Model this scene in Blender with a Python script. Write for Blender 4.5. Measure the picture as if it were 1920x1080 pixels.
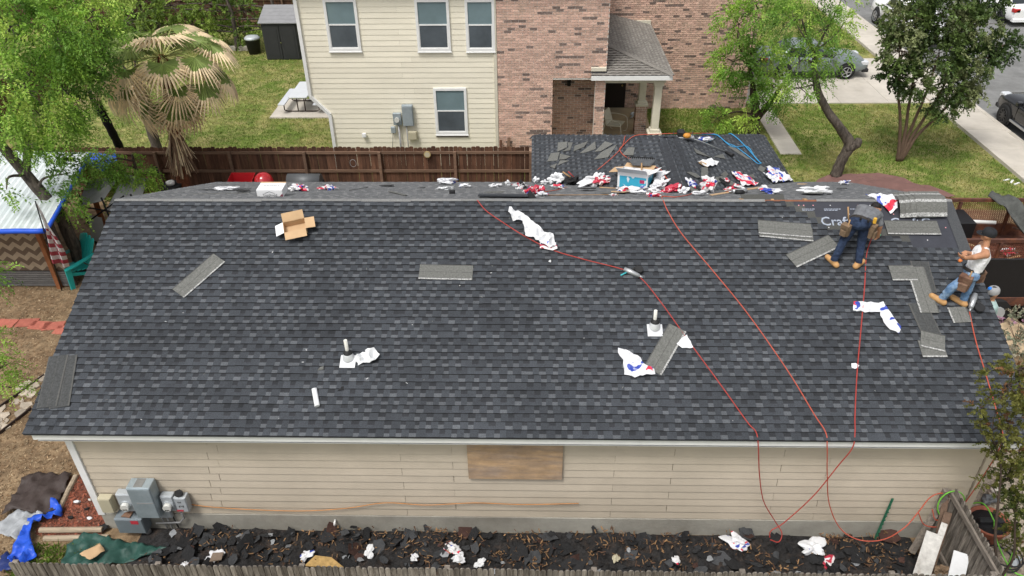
import bpy, bmesh, math, random
import numpy as np
from mathutils import Vector, Matrix, noise, geometry
random.seed(7); rng = np.random.default_rng(11)
rad = math.radians
S = bpy.context.scene
for o in list(bpy.data.objects): bpy.data.objects.remove(o, do_unlink=True)
COL = S.collection
# ---------------------------------------------------------------- camera
cd = bpy.data.cameras.new('camera'); cam = bpy.data.objects.new('camera', cd); COL.objects.link(cam)
CYAW, CPIT, CROL = rad(-1.768), rad(33.966), rad(-0.79)
fw = Vector((math.sin(CYAW)*math.cos(CPIT), math.cos(CYAW)*math.cos(CPIT), -math.sin(CPIT)))
rt = Vector((math.cos(CYAW), -math.sin(CYAW), 0)); up = rt.cross(fw)
r2 = rt*math.cos(CROL)+up*math.sin(CROL); u2 = -rt*math.sin(CROL)+up*math.cos(CROL)
cam.matrix_world = Matrix(((r2.x,u2.x,-fw.x,8.4113),(r2.y,u2.y,-fw.y,-9.0771),(r2.z,u2.z,-fw.z,11.8077),(0,0,0,1)))
cd.sensor_width = 36; cd.lens = 36*1450.0/1920; cd.clip_start = .2; cd.clip_end = 600
S.camera = cam
# ---------------------------------------------------------------- sky, sun, exposure
SUN_EL, SUN_AZ = 62.0, 215.0            # azimuth measured clockwise from +Y
w = bpy.data.worlds.new('World'); S.world = w; w.use_nodes = True
nt = w.node_tree; bg = nt.nodes['Background']
sky = nt.nodes.new('ShaderNodeTexSky'); sky.sky_type = 'NISHITA'; sky.sun_disc = False
sky.sun_elevation = rad(SUN_EL); sky.sun_rotation = rad(SUN_AZ); sky.dust_density = 4.0
hs = nt.nodes.new('ShaderNodeHueSaturation'); hs.inputs['Saturation'].default_value = .22   # cloud cover: nearly neutral sky
nt.links.new(sky.outputs[0], hs.inputs['Color']); nt.links.new(hs.outputs[0], bg.inputs['Color'])
bg.inputs['Strength'].default_value = .135
sd = bpy.data.lights.new('sun', 'SUN'); sd.energy = 1.5; sd.angle = rad(13); sd.color = (1,.97,.92)
sun = bpy.data.objects.new('sun', sd); COL.objects.link(sun)
az, el = rad(SUN_AZ), rad(SUN_EL)
sdir = Vector((math.sin(az)*math.cos(el), math.cos(az)*math.cos(el), math.sin(el)))
sun.rotation_euler = sdir.to_track_quat('Z','Y').to_euler(); sun.location = (0,0,60)
S.view_settings.view_transform = 'Standard'; S.view_settings.look = 'None'
S.view_settings.exposure = .45; S.view_settings.gamma = 1
S.render.engine = 'CYCLES'
# ---------------------------------------------------------------- materials
MATS = {}
def mat(name, rgb, rough=.8, var=.18, scale=6., bump=0., bscale=None, rnd=0., tint=False, metal=0., rgb2=None, spec=.3, detail=4., trans=0., stretch=None, w2=(.45,.6), wv=0., wsc=.9):
    """colour varied by object-space noise; rgb2 blends in as stains; rnd = per-object variation; tint = per-face attribute"""
    if name in MATS: return MATS[name]
    m = bpy.data.materials.new(name); m.use_nodes = True; MATS[name] = m
    N = m.node_tree.nodes; K = m.node_tree.links; b = N['Principled BSDF']
    b.inputs['Roughness'].default_value = rough; b.inputs['Metallic'].default_value = metal
    b.inputs['Specular IOR Level'].default_value = spec
    tc = N.new('ShaderNodeTexCoord'); mp = N.new('ShaderNodeMapping'); K.new(tc.outputs['Object'], mp.inputs['Vector'])
    if stretch: mp.inputs['Scale'].default_value = stretch
    oi = N.new('ShaderNodeObjectInfo')
    off = N.new('ShaderNodeVectorMath'); off.operation = 'SCALE'; K.new(oi.outputs['Random'], off.inputs['Scale']); off.inputs[0].default_value = (31,17,23)
    K.new(off.outputs[0], mp.inputs['Location'])
    n = N.new('ShaderNodeTexNoise'); n.inputs['Scale'].default_value = scale; n.inputs['Detail'].default_value = detail; n.inputs['Roughness'].default_value = .65
    K.new(mp.outputs[0], n.inputs['Vector'])
    c = N.new('ShaderNodeRGB'); c.outputs[0].default_value = (*rgb,1); col = c.outputs[0]
    if rgb2:
        n2 = N.new('ShaderNodeTexNoise'); n2.inputs['Scale'].default_value = scale*.37; n2.inputs['Detail'].default_value = 6; n2.inputs['Roughness'].default_value = .7
        K.new(mp.outputs[0], n2.inputs['Vector'])
        r = N.new('ShaderNodeMapRange'); r.inputs['From Min'].default_value = w2[0]; r.inputs['From Max'].default_value = w2[1]; K.new(n2.outputs['Fac'], r.inputs['Value'])
        mx = N.new('ShaderNodeMix'); mx.data_type = 'RGBA'; K.new(r.outputs[0], mx.inputs[0]); K.new(col, mx.inputs[6]); mx.inputs[7].default_value = (*rgb2,1); col = mx.outputs[2]
    def mul(col, src, lo, hi, f0=0., f1=1.):
        r = N.new('ShaderNodeMapRange'); r.inputs['From Min'].default_value = f0; r.inputs['From Max'].default_value = f1
        r.inputs['To Min'].default_value = lo; r.inputs['To Max'].default_value = hi; r.clamp = True; K.new(src, r.inputs['Value'])
        v = N.new('ShaderNodeVectorMath'); v.operation = 'SCALE'; K.new(col, v.inputs[0]); K.new(r.outputs[0], v.inputs['Scale']); return v.outputs[0]
    if var: col = mul(col, n.outputs['Fac'], 1-var, 1+var, .3, .7)
    if wv:      # broad weathering in place coordinates, so that it runs on across neighbouring pieces
        gp = N.new('ShaderNodeNewGeometry'); wn = N.new('ShaderNodeTexNoise'); wn.inputs['Scale'].default_value = wsc; wn.inputs['Detail'].default_value = 6; wn.inputs['Roughness'].default_value = .7
        K.new(gp.outputs['Position'], wn.inputs['Vector']); col = mul(col, wn.outputs['Fac'], 1-wv, 1+wv*.7, .34, .62)
    if rnd: col = mul(col, oi.outputs['Random'], 1-rnd, 1+rnd)
    if tint:
        a = N.new('ShaderNodeAttribute'); a.attribute_name = 'tint'
        v = N.new('ShaderNodeVectorMath'); v.operation = 'SCALE'; K.new(col, v.inputs[0]); K.new(a.outputs['Fac'], v.inputs['Scale']); col = v.outputs[0]
    K.new(col, b.inputs['Base Color'])
    if bump:
        bn = N.new('ShaderNodeTexNoise'); bn.inputs['Scale'].default_value = bscale or scale*6; bn.inputs['Detail'].default_value = 3; K.new(mp.outputs[0], bn.inputs['Vector'])
        bp = N.new('ShaderNodeBump'); bp.inputs['Strength'].default_value = bump; bp.inputs['Distance'].default_value = .02
        K.new(bn.outputs['Fac'], bp.inputs['Height']); K.new(bp.outputs[0], b.inputs['Normal'])
    if trans:
        t = N.new('ShaderNodeBsdfTranslucent'); K.new(col, t.inputs['Color']); ms = N.new('ShaderNodeMixShader'); ms.inputs[0].default_value = trans
        K.new(b.outputs[0], ms.inputs[1]); K.new(t.outputs[0], ms.inputs[2]); K.new(ms.outputs[0], N['Material Output'].inputs['Surface'])
    return m
def print_mat(name, base, inks, rough=.35, scale=4.):
    """printed plastic film: patches of ink on a base colour. inks = [(rgb, threshold, band axis freq)]"""
    if name in MATS: return MATS[name]
    m = mat(name, base, rough, .05, 5, .25, 30, spec=.5)
    N = m.node_tree.nodes; K = m.node_tree.links; b = N['Principled BSDF']; mp = [x for x in N if x.type=='MAPPING'][0]
    col = b.inputs['Base Color'].links[0].from_socket
    for i,(rgb,th,sc) in enumerate(inks):
        n = N.new('ShaderNodeTexNoise'); n.inputs['Scale'].default_value = sc; n.inputs['Detail'].default_value = 1.5; n.inputs['Distortion'].default_value = .6
        ad = N.new('ShaderNodeVectorMath'); ad.operation = 'ADD'; ad.inputs[1].default_value = (i*9.1,i*5.3,i*2.7); K.new(mp.outputs[0], ad.inputs[0]); K.new(ad.outputs[0], n.inputs['Vector'])
        r = N.new('ShaderNodeMapRange'); r.inputs['From Min'].default_value = th; r.inputs['From Max'].default_value = th+.015; K.new(n.outputs['Fac'], r.inputs['Value'])
        mx = N.new('ShaderNodeMix'); mx.data_type = 'RGBA'; K.new(r.outputs[0], mx.inputs[0]); K.new(col, mx.inputs[6]); mx.inputs[7].default_value = (*rgb,1); col = mx.outputs[2]
    K.new(col, b.inputs['Base Color']); return m
# ---------------------------------------------------------------- mesh builder
class MB:
    def __init__(s): s.v=[]; s.f=[]; s.m=[]; s.t=[]; s.sm=[]
    def add(s, vs, fs, m=0, t=1., sm=False):
        o=len(s.v); s.v += [tuple(p) for p in vs]
        for f in fs: s.f.append([i+o for i in f]); s.m.append(m); s.t.append(t); s.sm.append(sm)
        return s
    def box(s, x0,x1,y0,y1,z0,z1, m=0, t=1., M=None):
        vs=[(x,y,z) for z in (z0,z1) for y in (y0,y1) for x in (x0,x1)]
        if M is not None: vs=[M@Vector(p) for p in vs]
        return s.add(vs,[(0,2,3,1),(4,5,7,6),(0,1,5,4),(2,6,7,3),(0,4,6,2),(1,3,7,5)],m,t)
    def bbox(s, x0,x1,y0,y1,z0,z1, b=.01, m=0, t=1., M=None):   # box with chamfered vertical and top edges
        def ring(i,z): 
            a,c,d,e=x0+i,x1-i,y0+i,y1-i; k=b
            return [(a+k,d,z),(c-k,d,z),(c,d+k,z),(c,e-k,z),(c-k,e,z),(a+k,e,z),(a,e-k,z),(a,d+k,z)]
        return s.loft([ring(0,z0),ring(0,z1-b),ring(b,z1)],m,t,True,True,M)
    def loft(s, rings, m=0, t=1., cap0=True, cap1=True, M=None, sm=False):
        n=len(rings[0]); vs=[p for r in rings for p in r]
        if M is not None: vs=[M@Vector(p) for p in vs]
        fs=[(i*n+j, i*n+(j+1)%n, (i+1)*n+(j+1)%n, (i+1)*n+j) for i in range(len(rings)-1) for j in range(n)]
        s.add(vs,fs,m,t,sm); o=len(s.v)-len(vs)
        if cap0: s.f.append([o+j for j in reversed(range(n))]); s.m.append(m); s.t.append(t); s.sm.append(False)
        if cap1: s.f.append([o+(len(rings)-1)*n+j for j in range(n)]); s.m.append(m); s.t.append(t); s.sm.append(False)
        return s
    def tube(s, pts, r, n=6, m=0, t=1., sm=True, cap=True):
        pts=[Vector(p) for p in pts]; rs=r if isinstance(r,(list,tuple)) else [r]*len(pts); rings=[]; ref=None
        for i,p in enumerate(pts):
            d=(pts[min(i+1,len(pts)-1)]-pts[max(i-1,0)])
            d = d.normalized() if d.length>1e-9 else Vector((0,0,1))
            if ref is None: ref = d.orthogonal().normalized()
            ref=(ref-d*ref.dot(d)); ref = ref.normalized() if ref.length>1e-6 else d.orthogonal().normalized()
            q=d.cross(ref); rings.append([p+(ref*math.cos(2*math.pi*k/n)+q*math.sin(2*math.pi*k/n))*rs[i] for k in range(n)])
        return s.loft(rings,m,t,cap,cap,None,sm)
    def cyl(s, c, r, h, n=16, m=0, t=1., r2=None, axis='Z', sm=True, M=None):
        r2=r if r2 is None else r2
        def P(a,rr,z):
            x,y=rr*math.cos(a),rr*math.sin(a)
            return {'Z':(c[0]+x,c[1]+y,c[2]+z),'Y':(c[0]+x,c[1]+z,c[2]-y),'X':(c[0]+z,c[1]+x,c[2]+y)}[axis]
        return s.loft([[P(2*math.pi*k/n,rr,z) for k in range(n)] for rr,z in ((r,0),(r2,h))],m,t,True,True,M,sm)
    def lathe(s, prof, n=16, m=0, t=1., M=None, sm=True):
        return s.loft([[(r*math.cos(2*math.pi*k/n),r*math.sin(2*math.pi*k/n),z) for k in range(n)] for r,z in prof],m,t,True,True,M,sm)
    def prism(s, poly, z0, z1, m=0, t=1., M=None): return s.loft([[(x,y,z0) for x,y in poly],[(x,y,z1) for x,y in poly]],m,t,True,True,M)
    def sphere(s, c, r, n=12, k=8, m=0, t=1., M=None, sc=(1,1,1)):
        rings=[[(c[0]+sc[0]*r*math.sin(math.pi*max(.02,min(.98,i/k)))*math.cos(2*math.pi*j/n), c[1]+sc[1]*r*math.sin(math.pi*max(.02,min(.98,i/k)))*math.sin(2*math.pi*j/n), c[2]-sc[2]*r*math.cos(math.pi*i/k)) for j in range(n)] for i in range(k+1)]
        return s.loft(rings,m,t,True,True,M,True)
    def mesh(s, name, mats):
        me=bpy.data.meshes.new(name); me.from_pydata(s.v,[],s.f); finish(me, mats, s.m, s.t, s.sm); return me
    def build(s, name, mats, parent=None, M=None):
        return ob(name, s.mesh(name, mats), parent, M)
def finish(me, mats, mi=None, tint=None, sm=None):
    for x in (mats if isinstance(mats,(list,tuple)) else [mats]): me.materials.append(x)
    n=len(me.polygons)
    if mi is not None: me.polygons.foreach_set('material_index', np.asarray(mi,dtype=np.int32))
    if sm is not None: me.polygons.foreach_set('use_smooth', np.asarray(sm,dtype=bool))
    a=me.attributes.new('tint','FLOAT','FACE'); a.data.foreach_set('value', np.asarray(tint if tint is not None else np.ones(n),dtype=np.float32))
    me.update()
def ob(name, me, parent=None, M=None):
    o=bpy.data.objects.new(name, me); COL.objects.link(o)
    if parent: o.parent=parent
    if M is not None: o.matrix_local = M if isinstance(M,Matrix) else Matrix.Translation(M)
    return o
def tag(o, label, cat, group=None):
    o['label']=label; o['category']=cat
    if group: o['group']=group
    return o
def struct(o): o['kind']='structure'; return o
def stuff(o): o['kind']='stuff'; return o
def empty(name, label, cat, M=(0,0,0), group=None):
    o=ob(name, None, None, M); o.empty_display_size=.1; return tag(o,label,cat,group)
def copy_tree(o, parent=None):
    c=o.copy(); COL.objects.link(c); c.parent=parent; c.matrix_local=o.matrix_local
    for ch in o.children: copy_tree(ch,c)
    return c
def T(x,y,z): return Matrix.Translation((x,y,z))
def RZ(d): return Matrix.Rotation(rad(d),4,'Z')
def RX(d): return Matrix.Rotation(rad(d),4,'X')
def RY(d): return Matrix.Rotation(rad(d),4,'Y')
def spline(pts, k=8):
    P=[Vector(p) for p in pts]; P=[P[0]*2-P[1]]+P+[P[-1]*2-P[-2]]; out=[]
    for i in range(1,len(P)-2):
        a,b,c,d=P[i-1:i+3]
        for j in range(k):
            t=j/k; out.append(.5*((2*b)+(c-a)*t+(2*a-5*b+4*c-d)*t*t+(3*b-a-3*c+d)*t**3))
    return out+[P[-2]]
def text_mesh(name, s, size, m, parent, M, depth=.0015, font=None, sx=1.):
    cu=bpy.data.curves.new(name,'FONT'); cu.body=s; cu.size=size; cu.extrude=depth; cu.align_x='CENTER'; cu.align_y='CENTER'; cu.resolution_u=2; cu.offset=.008*size
    t=bpy.data.objects.new(name,cu); COL.objects.link(t); dg=bpy.context.evaluated_depsgraph_get()
    me=bpy.data.meshes.new_from_object(t.evaluated_get(dg)); bpy.data.objects.remove(t,do_unlink=True)
    me.materials.clear(); me.materials.append(m)
    return ob(name, me, parent, M@Matrix.Diagonal((sx,1,1,1)))
# numpy quads -> mesh, fast; V (n,4,3)
def quads(name, V, mats, tint=None, mi=None, parent=None, M=None, tri=False):
    n,k=V.shape[:2]; me=bpy.data.meshes.new(name)
    me.vertices.add(n*k); me.vertices.foreach_set('co', V.reshape(-1).astype(np.float32))
    me.loops.add(n*k); me.loops.foreach_set('vertex_index', np.arange(n*k,dtype=np.int32))
    me.polygons.add(n); me.polygons.foreach_set('loop_start', np.arange(0,n*k,k,dtype=np.int32))
    me.update(calc_edges=True); finish(me, mats, mi, tint)
    return ob(name, me, parent, M)
# ---------------------------------------------------------------- roof geometry (metres)
HE=2.75; ANG=rad(22.3117); CA,SA=math.cos(ANG),math.sin(ANG); SL=5.0289; LEN=16.6355; RUN=SL*CA; HR=HE+SL*SA
WX0,WX1,WY=8.41,15.2,12.4; WXM=(WX0+WX1)/2; TA=math.tan(ANG)
def F(x,s,h=0): return Vector((x, s*CA-h*SA, HE+s*SA+h*CA))
def B(x,t,h=0): return Vector((x, RUN+t*CA+h*SA, HR-t*SA+h*CA))
def W(x,y,h=0): return Vector((x, y, HE+min(x-WX0,WX1-x)*TA+h))
def FM(x,s,rot=0,h=0): return Matrix.Translation(F(x,s,h))@Matrix.Rotation(ANG,4,'X')@RZ(rot)
def BM(x,t,rot=0,h=0): return Matrix.Translation(B(x,t,h))@Matrix.Rotation(-ANG,4,'X')@RZ(rot)
def WM(x,y,rot=0,h=0): return Matrix.Translation(W(x,y,h))@Matrix.Rotation(-ANG if x<WXM else ANG,4,'Y')@RZ(rot)

# ================================================================ GROUND, STREET, LAWNS
def sheet(name, poly, z, m, n=None):
    mb=MB(); mb.add([(x,y,z) for x,y in poly],[list(range(len(poly)))]); return struct(mb.build(name,m))
m_lawn=mat('lawn_turf',(.12,.165,.03),.95,.35,3.,.6,60,rgb2=(.28,.255,.095),w2=(.42,.62))
m_dry=mat('dry_soil_and_straw',(.17,.112,.064),.95,.4,5.,.8,45,rgb2=(.255,.18,.105),w2=(.4,.65))
m_conc=mat('pale_concrete',(.50,.46,.40),.9,.12,1.2,.15,40,rgb2=(.40,.36,.30),w2=(.5,.75),rnd=.04)
m_asph=mat('asphalt',(.20,.20,.195),.9,.14,1.5,.3,120,rgb2=(.16,.16,.155))
sheet('ground',[(-220,-160),(240,-160),(240,330),(-220,330)],0,m_lawn)
sheet('dry_yard',[(-14,-4),(24.2,-4),(23.6,12.9),(16.4,13.5),(-14,13.6)],.006,m_dry)
m_grav=mat('river_gravel',(.33,.28,.22),.9,.5,14.,.9,60,rgb2=(.2,.16,.12))
sheet('gravel_bed',[(15.1,-3.4),(19.5,-3.4),(19.5,4.0),(16.4,4.0),(16.2,1.0)],.012,m_grav)
sheet('road',[(26.62,-60),(34.8,-60),(34.8,200),(26.62,200)],.008,m_asph)
sw=struct(ob('sidewalk',None)); sw.empty_display_size=.1
mb=MB(); mb.bbox(0,1.46,0,1.79,0,.13,.012); slab=mb.mesh('slab',m_conc)
for i in range(38): ob('slab',slab,sw,T(24.95,-6+i*1.8,-.005+random.uniform(-.004,.004)))
kb=struct(ob('kerb',None)); mb=MB(); mb.bbox(0,.2,0,2.99,0,.135,.03); kp=mb.mesh('kerb_stone',m_conc)
for i in range(25): ob('kerb_stone',kp,kb,T(26.425,-8+i*3,-.008))
dv=struct(ob('driveway',None))
mb=MB(); mb.bbox(0,1.99,0,2.94,0,.06,.008); dp=mb.mesh('slab',m_conc)
for i in range(4):
    for j in range(2): ob('slab',dp,dv,T(17.28+i*2,22.3+j*2.96,-.02))
mb=MB(); mb.add([(25.28,21.4,.045),(25.28,28.9,.045),(24.95,29.6,.05),(24.95,20.8,.05)],[(3,0,1,2)]); 
pw=struct(ob('path',None)); mb=MB(); mb.bbox(0,.76,0,1.38,0,.05,.008); pp=mb.mesh('slab',m_conc)
for i in range(4): ob('slab',pp,pw,T(17.44+i*.02,17.2+i*1.4,-.01)@RZ(-.8))
# soft lawn blades, uncountable
def blades(name, polys, n, h, seedv, dens=None):
    r=np.random.default_rng(seedv); P=[]
    for (x0,x1,y0,y1,k) in polys:
        m=int(n*k); P.append(np.stack([r.uniform(x0,x1,m),r.uniform(y0,y1,m)],1))
    P=np.concatenate(P); P=P[~((P[:,0]>17.4)&(P[:,0]<18.3)&(P[:,1]>17.15)&(P[:,1]<23))]; P=P[~((P[:,0]<18.3)&(P[:,0]>10)&(P[:,1]>22.2))]; m=len(P); a=r.uniform(0,2*np.pi,m); ln=r.uniform(.5,1.2,m)*h; wd=r.uniform(.5,1,m)*.02
    lean=r.normal(0,.5,(m,2))*ln[:,None]
    V=np.zeros((m,3,3)); V[:,:,:2]=P[:,None,:]; dx=np.cos(a)*wd; dy=np.sin(a)*wd
    V[:,0,0]-=dx; V[:,0,1]-=dy; V[:,1,0]+=dx; V[:,1,1]+=dy; V[:,2,:2]+=lean; V[:,2,2]=ln
    g=np.array([noise.noise(Vector((p[0]*.55,p[1]*.55,0)))+.5*noise.noise(Vector((p[0]*1.9,p[1]*1.9,3))) for p in P])
    dry=(g+r.normal(0,.22,m))>.05
    V[:,:,2]+=.002
    o=quads(name,V,[MG1,MG2],r.uniform(.65,1.3,m),dry.astype(np.int32)); stuff(o); o['category']='grass'; return o
MG1=mat('grass_green',(.135,.215,.03),.8,.1,1,tint=True,trans=.3); MG2=mat('grass_straw',(.29,.285,.085),.8,.1,1,tint=True,trans=.3)
o=blades('lawn_grass',[(13.2,24.9,13.2,22.1,.55),(-9,1.6,14.2,33,.75),(18,24.9,29,38,.25),(11.5,17,19,22.6,.12)],62000,.065,5)
o['label']='short green and straw coloured grass of the lawns'
# straw litter on the dry yard
def litter(name, boxes, n, size, mats, seedv, label, z=.012, cat='litter'):
    r=np.random.default_rng(seedv); P=[]
    for (x0,x1,y0,y1,k) in boxes: m=int(n*k); P.append(np.stack([r.uniform(x0,x1,m),r.uniform(y0,y1,m)],1))
    P=np.concatenate(P); m=len(P); a=r.uniform(0,np.pi,m); l=r.uniform(.4,1.3,m)*size; wd=l*r.uniform(.08,.3,m)
    d=np.stack([np.cos(a),np.sin(a),r.normal(0,.25,m)],1); s=np.stack([-np.sin(a),np.cos(a),r.normal(0,.3,m)],1)
    c=np.concatenate([P,np.full((m,1),z)],1)+np.array([0,0,1])*r.uniform(0,.02,m)[:,None]
    V=np.stack([c-d*l[:,None]-s*wd[:,None],c+d*l[:,None]-s*wd[:,None],c+d*l[:,None]+s*wd[:,None],c-d*l[:,None]+s*wd[:,None]],1)
    V[:,:,2]=np.maximum(V[:,:,2],z)
    o=quads(name,V,mats,r.uniform(.6,1.35,m),r.integers(0,len(mats),m).astype(np.int32)); stuff(o); tag(o,label,cat); return o
ML1=mat('straw_litter',(.29,.20,.115),.9,.1,1,tint=True); ML2=mat('leaf_litter',(.17,.10,.05),.9,.1,1,tint=True); ML3=mat('bleached_litter',(.38,.29,.18),.9,.1,1,tint=True)
litter('straw',[(-7.5,.2,.2,9.2,1.),(-3,.2,-3,.2,.15)],30000,.026,[ML1,ML2,ML3,ML2],3,'dry straw and fallen leaves covering the side yard')

# ================================================================ MAIN HOUSE
house=empty('house','single storey tan sided house under a new charcoal shingle roof','house',(0,0,0))
m_side=mat('tan_siding_paint',(.52,.452,.355),.75,.05,2.,.12,90,rgb2=(.455,.395,.31),rnd=.02,stretch=(.4,1,1),w2=(.5,.8),wv=.07,wsc=.7)
m_side_d=mat('tan_siding_core',(.16,.13,.10),.9)
m_white=mat('white_trim_paint',(.74,.74,.73),.6,.06,3,rgb2=(.55,.54,.52),w2=(.6,.8))
m_found=mat('foundation_concrete',(.36,.345,.30),.95,.12,1.3,.3,30,rgb2=(.27,.25,.21),w2=(.45,.7),wv=.15)
HX0,HX1,HY0,HY1=.42,16.17,.3,9.0
mb=MB(); mb.box(HX0+.03,HX1-.03,HY0+.03,HY1,.0,2.58); mb.build('wall_core',m_side_d,house)
mb=MB(); mb.box(HX0+.02,HX1-.02,HY0-.01,HY1-.02,-.1,.43); mb.build('foundation',m_found,house)
# lap boards, each its own board
def lap_board(x0,x1,z,h,y0,mname='siding_board',par=house,m=m_side,t=.015):
    mb=MB(); sec=[(y0,z-.006),(y0-t-.006,z-.006),(y0-.004,z+h),(y0,z+h)]
    mb.loft([[(x0,a,b) for a,b in sec],[(x1,a,b) for a,b in sec]]); return mb.build(mname,m,par)
rnd=random.Random(3)
zl=.45; hl=.1765; k=0
while zl<2.5:
    joints=sorted([2.55+.18*(k%2)+.03*k, 6.15+(.9 if k%2 else 0), 9.85+(1.0 if k%2 else 0), 13.5-(.8 if k%2 else 0)])
    xs=[HX0+.1]+joints+[HX1-.12]
    for a,b in zip(xs[:-1],xs[1:]):
        g=.004 if rnd.random()<.6 else .010
        lap_board(a+g*.5,b-g*.5,zl+rnd.uniform(-.003,.003),hl-.002 if zl+hl<2.5 else 2.5-zl,HY0+.026)
    zl+=hl; k+=1
for x in (HX0-.025,HX1-.105):
    mb=MB(); mb.bbox(x,x+.13,HY0-.022,HY0+.1,.40,2.52,.006); mb.build('corner_board',m_white if x<5 else m_side,house)
# fascia, soffit, drip edge, rakes
mb=MB(); mb.bbox(.14,LEN-.14,.028,.062,2.585,2.735,.004); mb.build('fascia',m_white,house)
mb=MB(); mb.box(.14,LEN-.14,.06,.36,2.52,2.532); mb.build('soffit',m_white,house)
for x in (.10,LEN-.145):
    mb=MB(); mb.loft([[(x,y,z-d) for y,z,d in ((.03,HE,.17),(.03,HE,.03))]+[(x+.045,.03,HE-.03),(x+.045,.03,HE-.17)],
                      [(x,RUN,HR-.17),(x,RUN,HR-.03),(x+.045,RUN,HR-.03),(x+.045,RUN,HR-.17)],
                      [(x,2*RUN-.03,HE-.17),(x,2*RUN-.03,HE-.03),(x+.045,2*RUN-.03,HE-.03),(x+.045,2*RUN-.03,HE-.17)]]); mb.build('rake_board',m_white,house)
    xx=.45 if x<5 else HX1-.03
    mb=MB(); mb.add([(xx,HY0,2.5),(xx,HY1,2.5),(xx,RUN,HR-.15)],[(0,1,2)]); mb.build('gable_wall',m_side,house)
# plywood over the window
m_ply=mat('weathered_plywood',(.46,.31,.18),.85,.2,7,.3,60,rgb2=(.32,.24,.18),stretch=(.35,1,1.6),w2=(.42,.62),wv=.2,wsc=1.4)
mb=MB(); mb.bbox(7.32,8.95,.255,.285,1.49,2.56,.004); mb.build('window_cover',m_ply,house)
# brick return of the side wall, by the corner
m_brk=mat('red_brick',(.30,.105,.065),.9,.2,9,.3,60,rnd=.2,tint=True); m_mort=mat('mortar',(.42,.38,.33),.95,.1,10,.3,60)
bw=MB(); bw.box(HX1-.025,HX1+.055,HY0+.1,3.4,0,2.5); bw.build('side_wall',m_mort,house)
mb=MB()
for r in range(30):
    for c in range(14):
        y=HY0+.11+(c+.5*(r%2))*.235-.06; mb.box(HX1,HX1+.062+random.uniform(0,.004),max(y,HY0+.105),y+.222,.01+r*.082,.08+r*.082,0,random.uniform(.7,1.25))
stuff(mb.build('brick',m_brk,house))
# ---------------------------------------------------------------- front roof slope
m_tab=mat('shingle_tab_granules',(.050,.055,.063),.95,.3,60,.5,160,rnd=.10,tint=True,wv=.15)
m_drk=mat('shingle_shadow_band_granules',(.031,.033,.037),.95,.3,60,.5,160,rnd=.10,tint=True,wv=.15)
m_lgt=mat('shingle_highlight_granules',(.095,.102,.111),.95,.3,60,.5,160,rnd=.10,tint=True,wv=.15)
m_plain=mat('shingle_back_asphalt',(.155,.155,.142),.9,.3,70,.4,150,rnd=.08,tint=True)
SM=[m_tab,m_drk,m_lgt,m_plain]
m_deck=mat('roof_deck_felt',(.035,.036,.04),.9,.2,10)
NC=35; EX=SL/NC
def shingle(mb, x0, w, y0, rn, head=False, Mx=None, e=EX, fine=True):
    """laminated shingle: lower layer (dark band above, light band below) with raised tabs; butt edge has thickness"""
    P=lambda x,y,z: (Mx@Vector((x0+x,y0+y,z))) if Mx is not None else (x0+x,y0+y,z)
    zf=lambda y: .020*(1-y/(e*1.12))+.0006
    base=rn.uniform(.92,1.07); x=0; tab=rn.random()<.5
    while x<w-1e-6:
        d=rn.uniform(.095,.16) if tab else rn.uniform(.085,.125)
        if w-(x+d)<.05: d=w-x
        d=min(d,w-x); t=base*rn.uniform(.9,1.09); g=e*1.06
        if tab:
            h=.005
            vs=[P(x,0,zf(0)+h),P(x+d,0,zf(0)+h),P(x+d,g,zf(g)+h*.3),P(x,g,zf(g)+h*.3),P(x,0,-.001),P(x+d,0,-.001),P(x,g,zf(g)-.002),P(x+d,g,zf(g)-.002)]
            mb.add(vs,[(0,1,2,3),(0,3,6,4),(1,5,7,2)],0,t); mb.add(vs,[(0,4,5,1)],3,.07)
        else:
            md=e*rn.uniform(.42,.56)
            vs=[P(x,0,zf(0)),P(x+d,0,zf(0)),P(x+d,md,zf(md)),P(x,md,zf(md)),P(x+d,g,zf(g)),P(x,g,zf(g)),P(x,0,-.001),P(x+d,0,-.001)]
            lt=rn.random()<.78
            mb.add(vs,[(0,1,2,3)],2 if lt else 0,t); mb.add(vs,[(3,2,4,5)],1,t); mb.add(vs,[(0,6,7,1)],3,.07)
        x+=d; tab=not tab
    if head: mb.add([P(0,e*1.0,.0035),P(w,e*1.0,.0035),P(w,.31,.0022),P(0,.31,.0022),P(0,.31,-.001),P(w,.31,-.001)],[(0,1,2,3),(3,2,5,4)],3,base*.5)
mb=MB(); mb.add([F(.02,.02,-.004),F(LEN-.02,.02,-.004),F(LEN-.02,SL,-.004),F(.02,SL,-.004),F(.02,.02,-.05),F(LEN-.02,.02,-.05),F(LEN-.02,SL,-.05),F(.02,SL,-.05)],[(0,1,2,3),(7,6,5,4),(0,4,5,1),(2,6,7,3),(1,5,6,2),(3,7,4,0)])
front=mb.build('front_roof',m_deck,house)
FRM=Matrix.Rotation(ANG,4,'X'); FRM=Matrix.Translation((0,0,HE))@FRM
rn=random.Random(21); VAR=[]
for i in range(16): mb=MB(); shingle(mb,0,1.0,0,rn); VAR.append(mb.mesh('shingle',SM))
STAIR=[(13.391,4.876),(13.550,4.729),(13.757,4.569),(13.914,4.438),(14.068,4.295),(14.934,4.156),(15.399,4.017),(15.572,3.879)]
def xend(k):
    s=k*EX
    if s<STAIR[-1][1]-.5*EX: return LEN
    return min(STAIR,key=lambda q:abs(q[1]-s))[0]
cnt=0; rest=MB()
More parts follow.
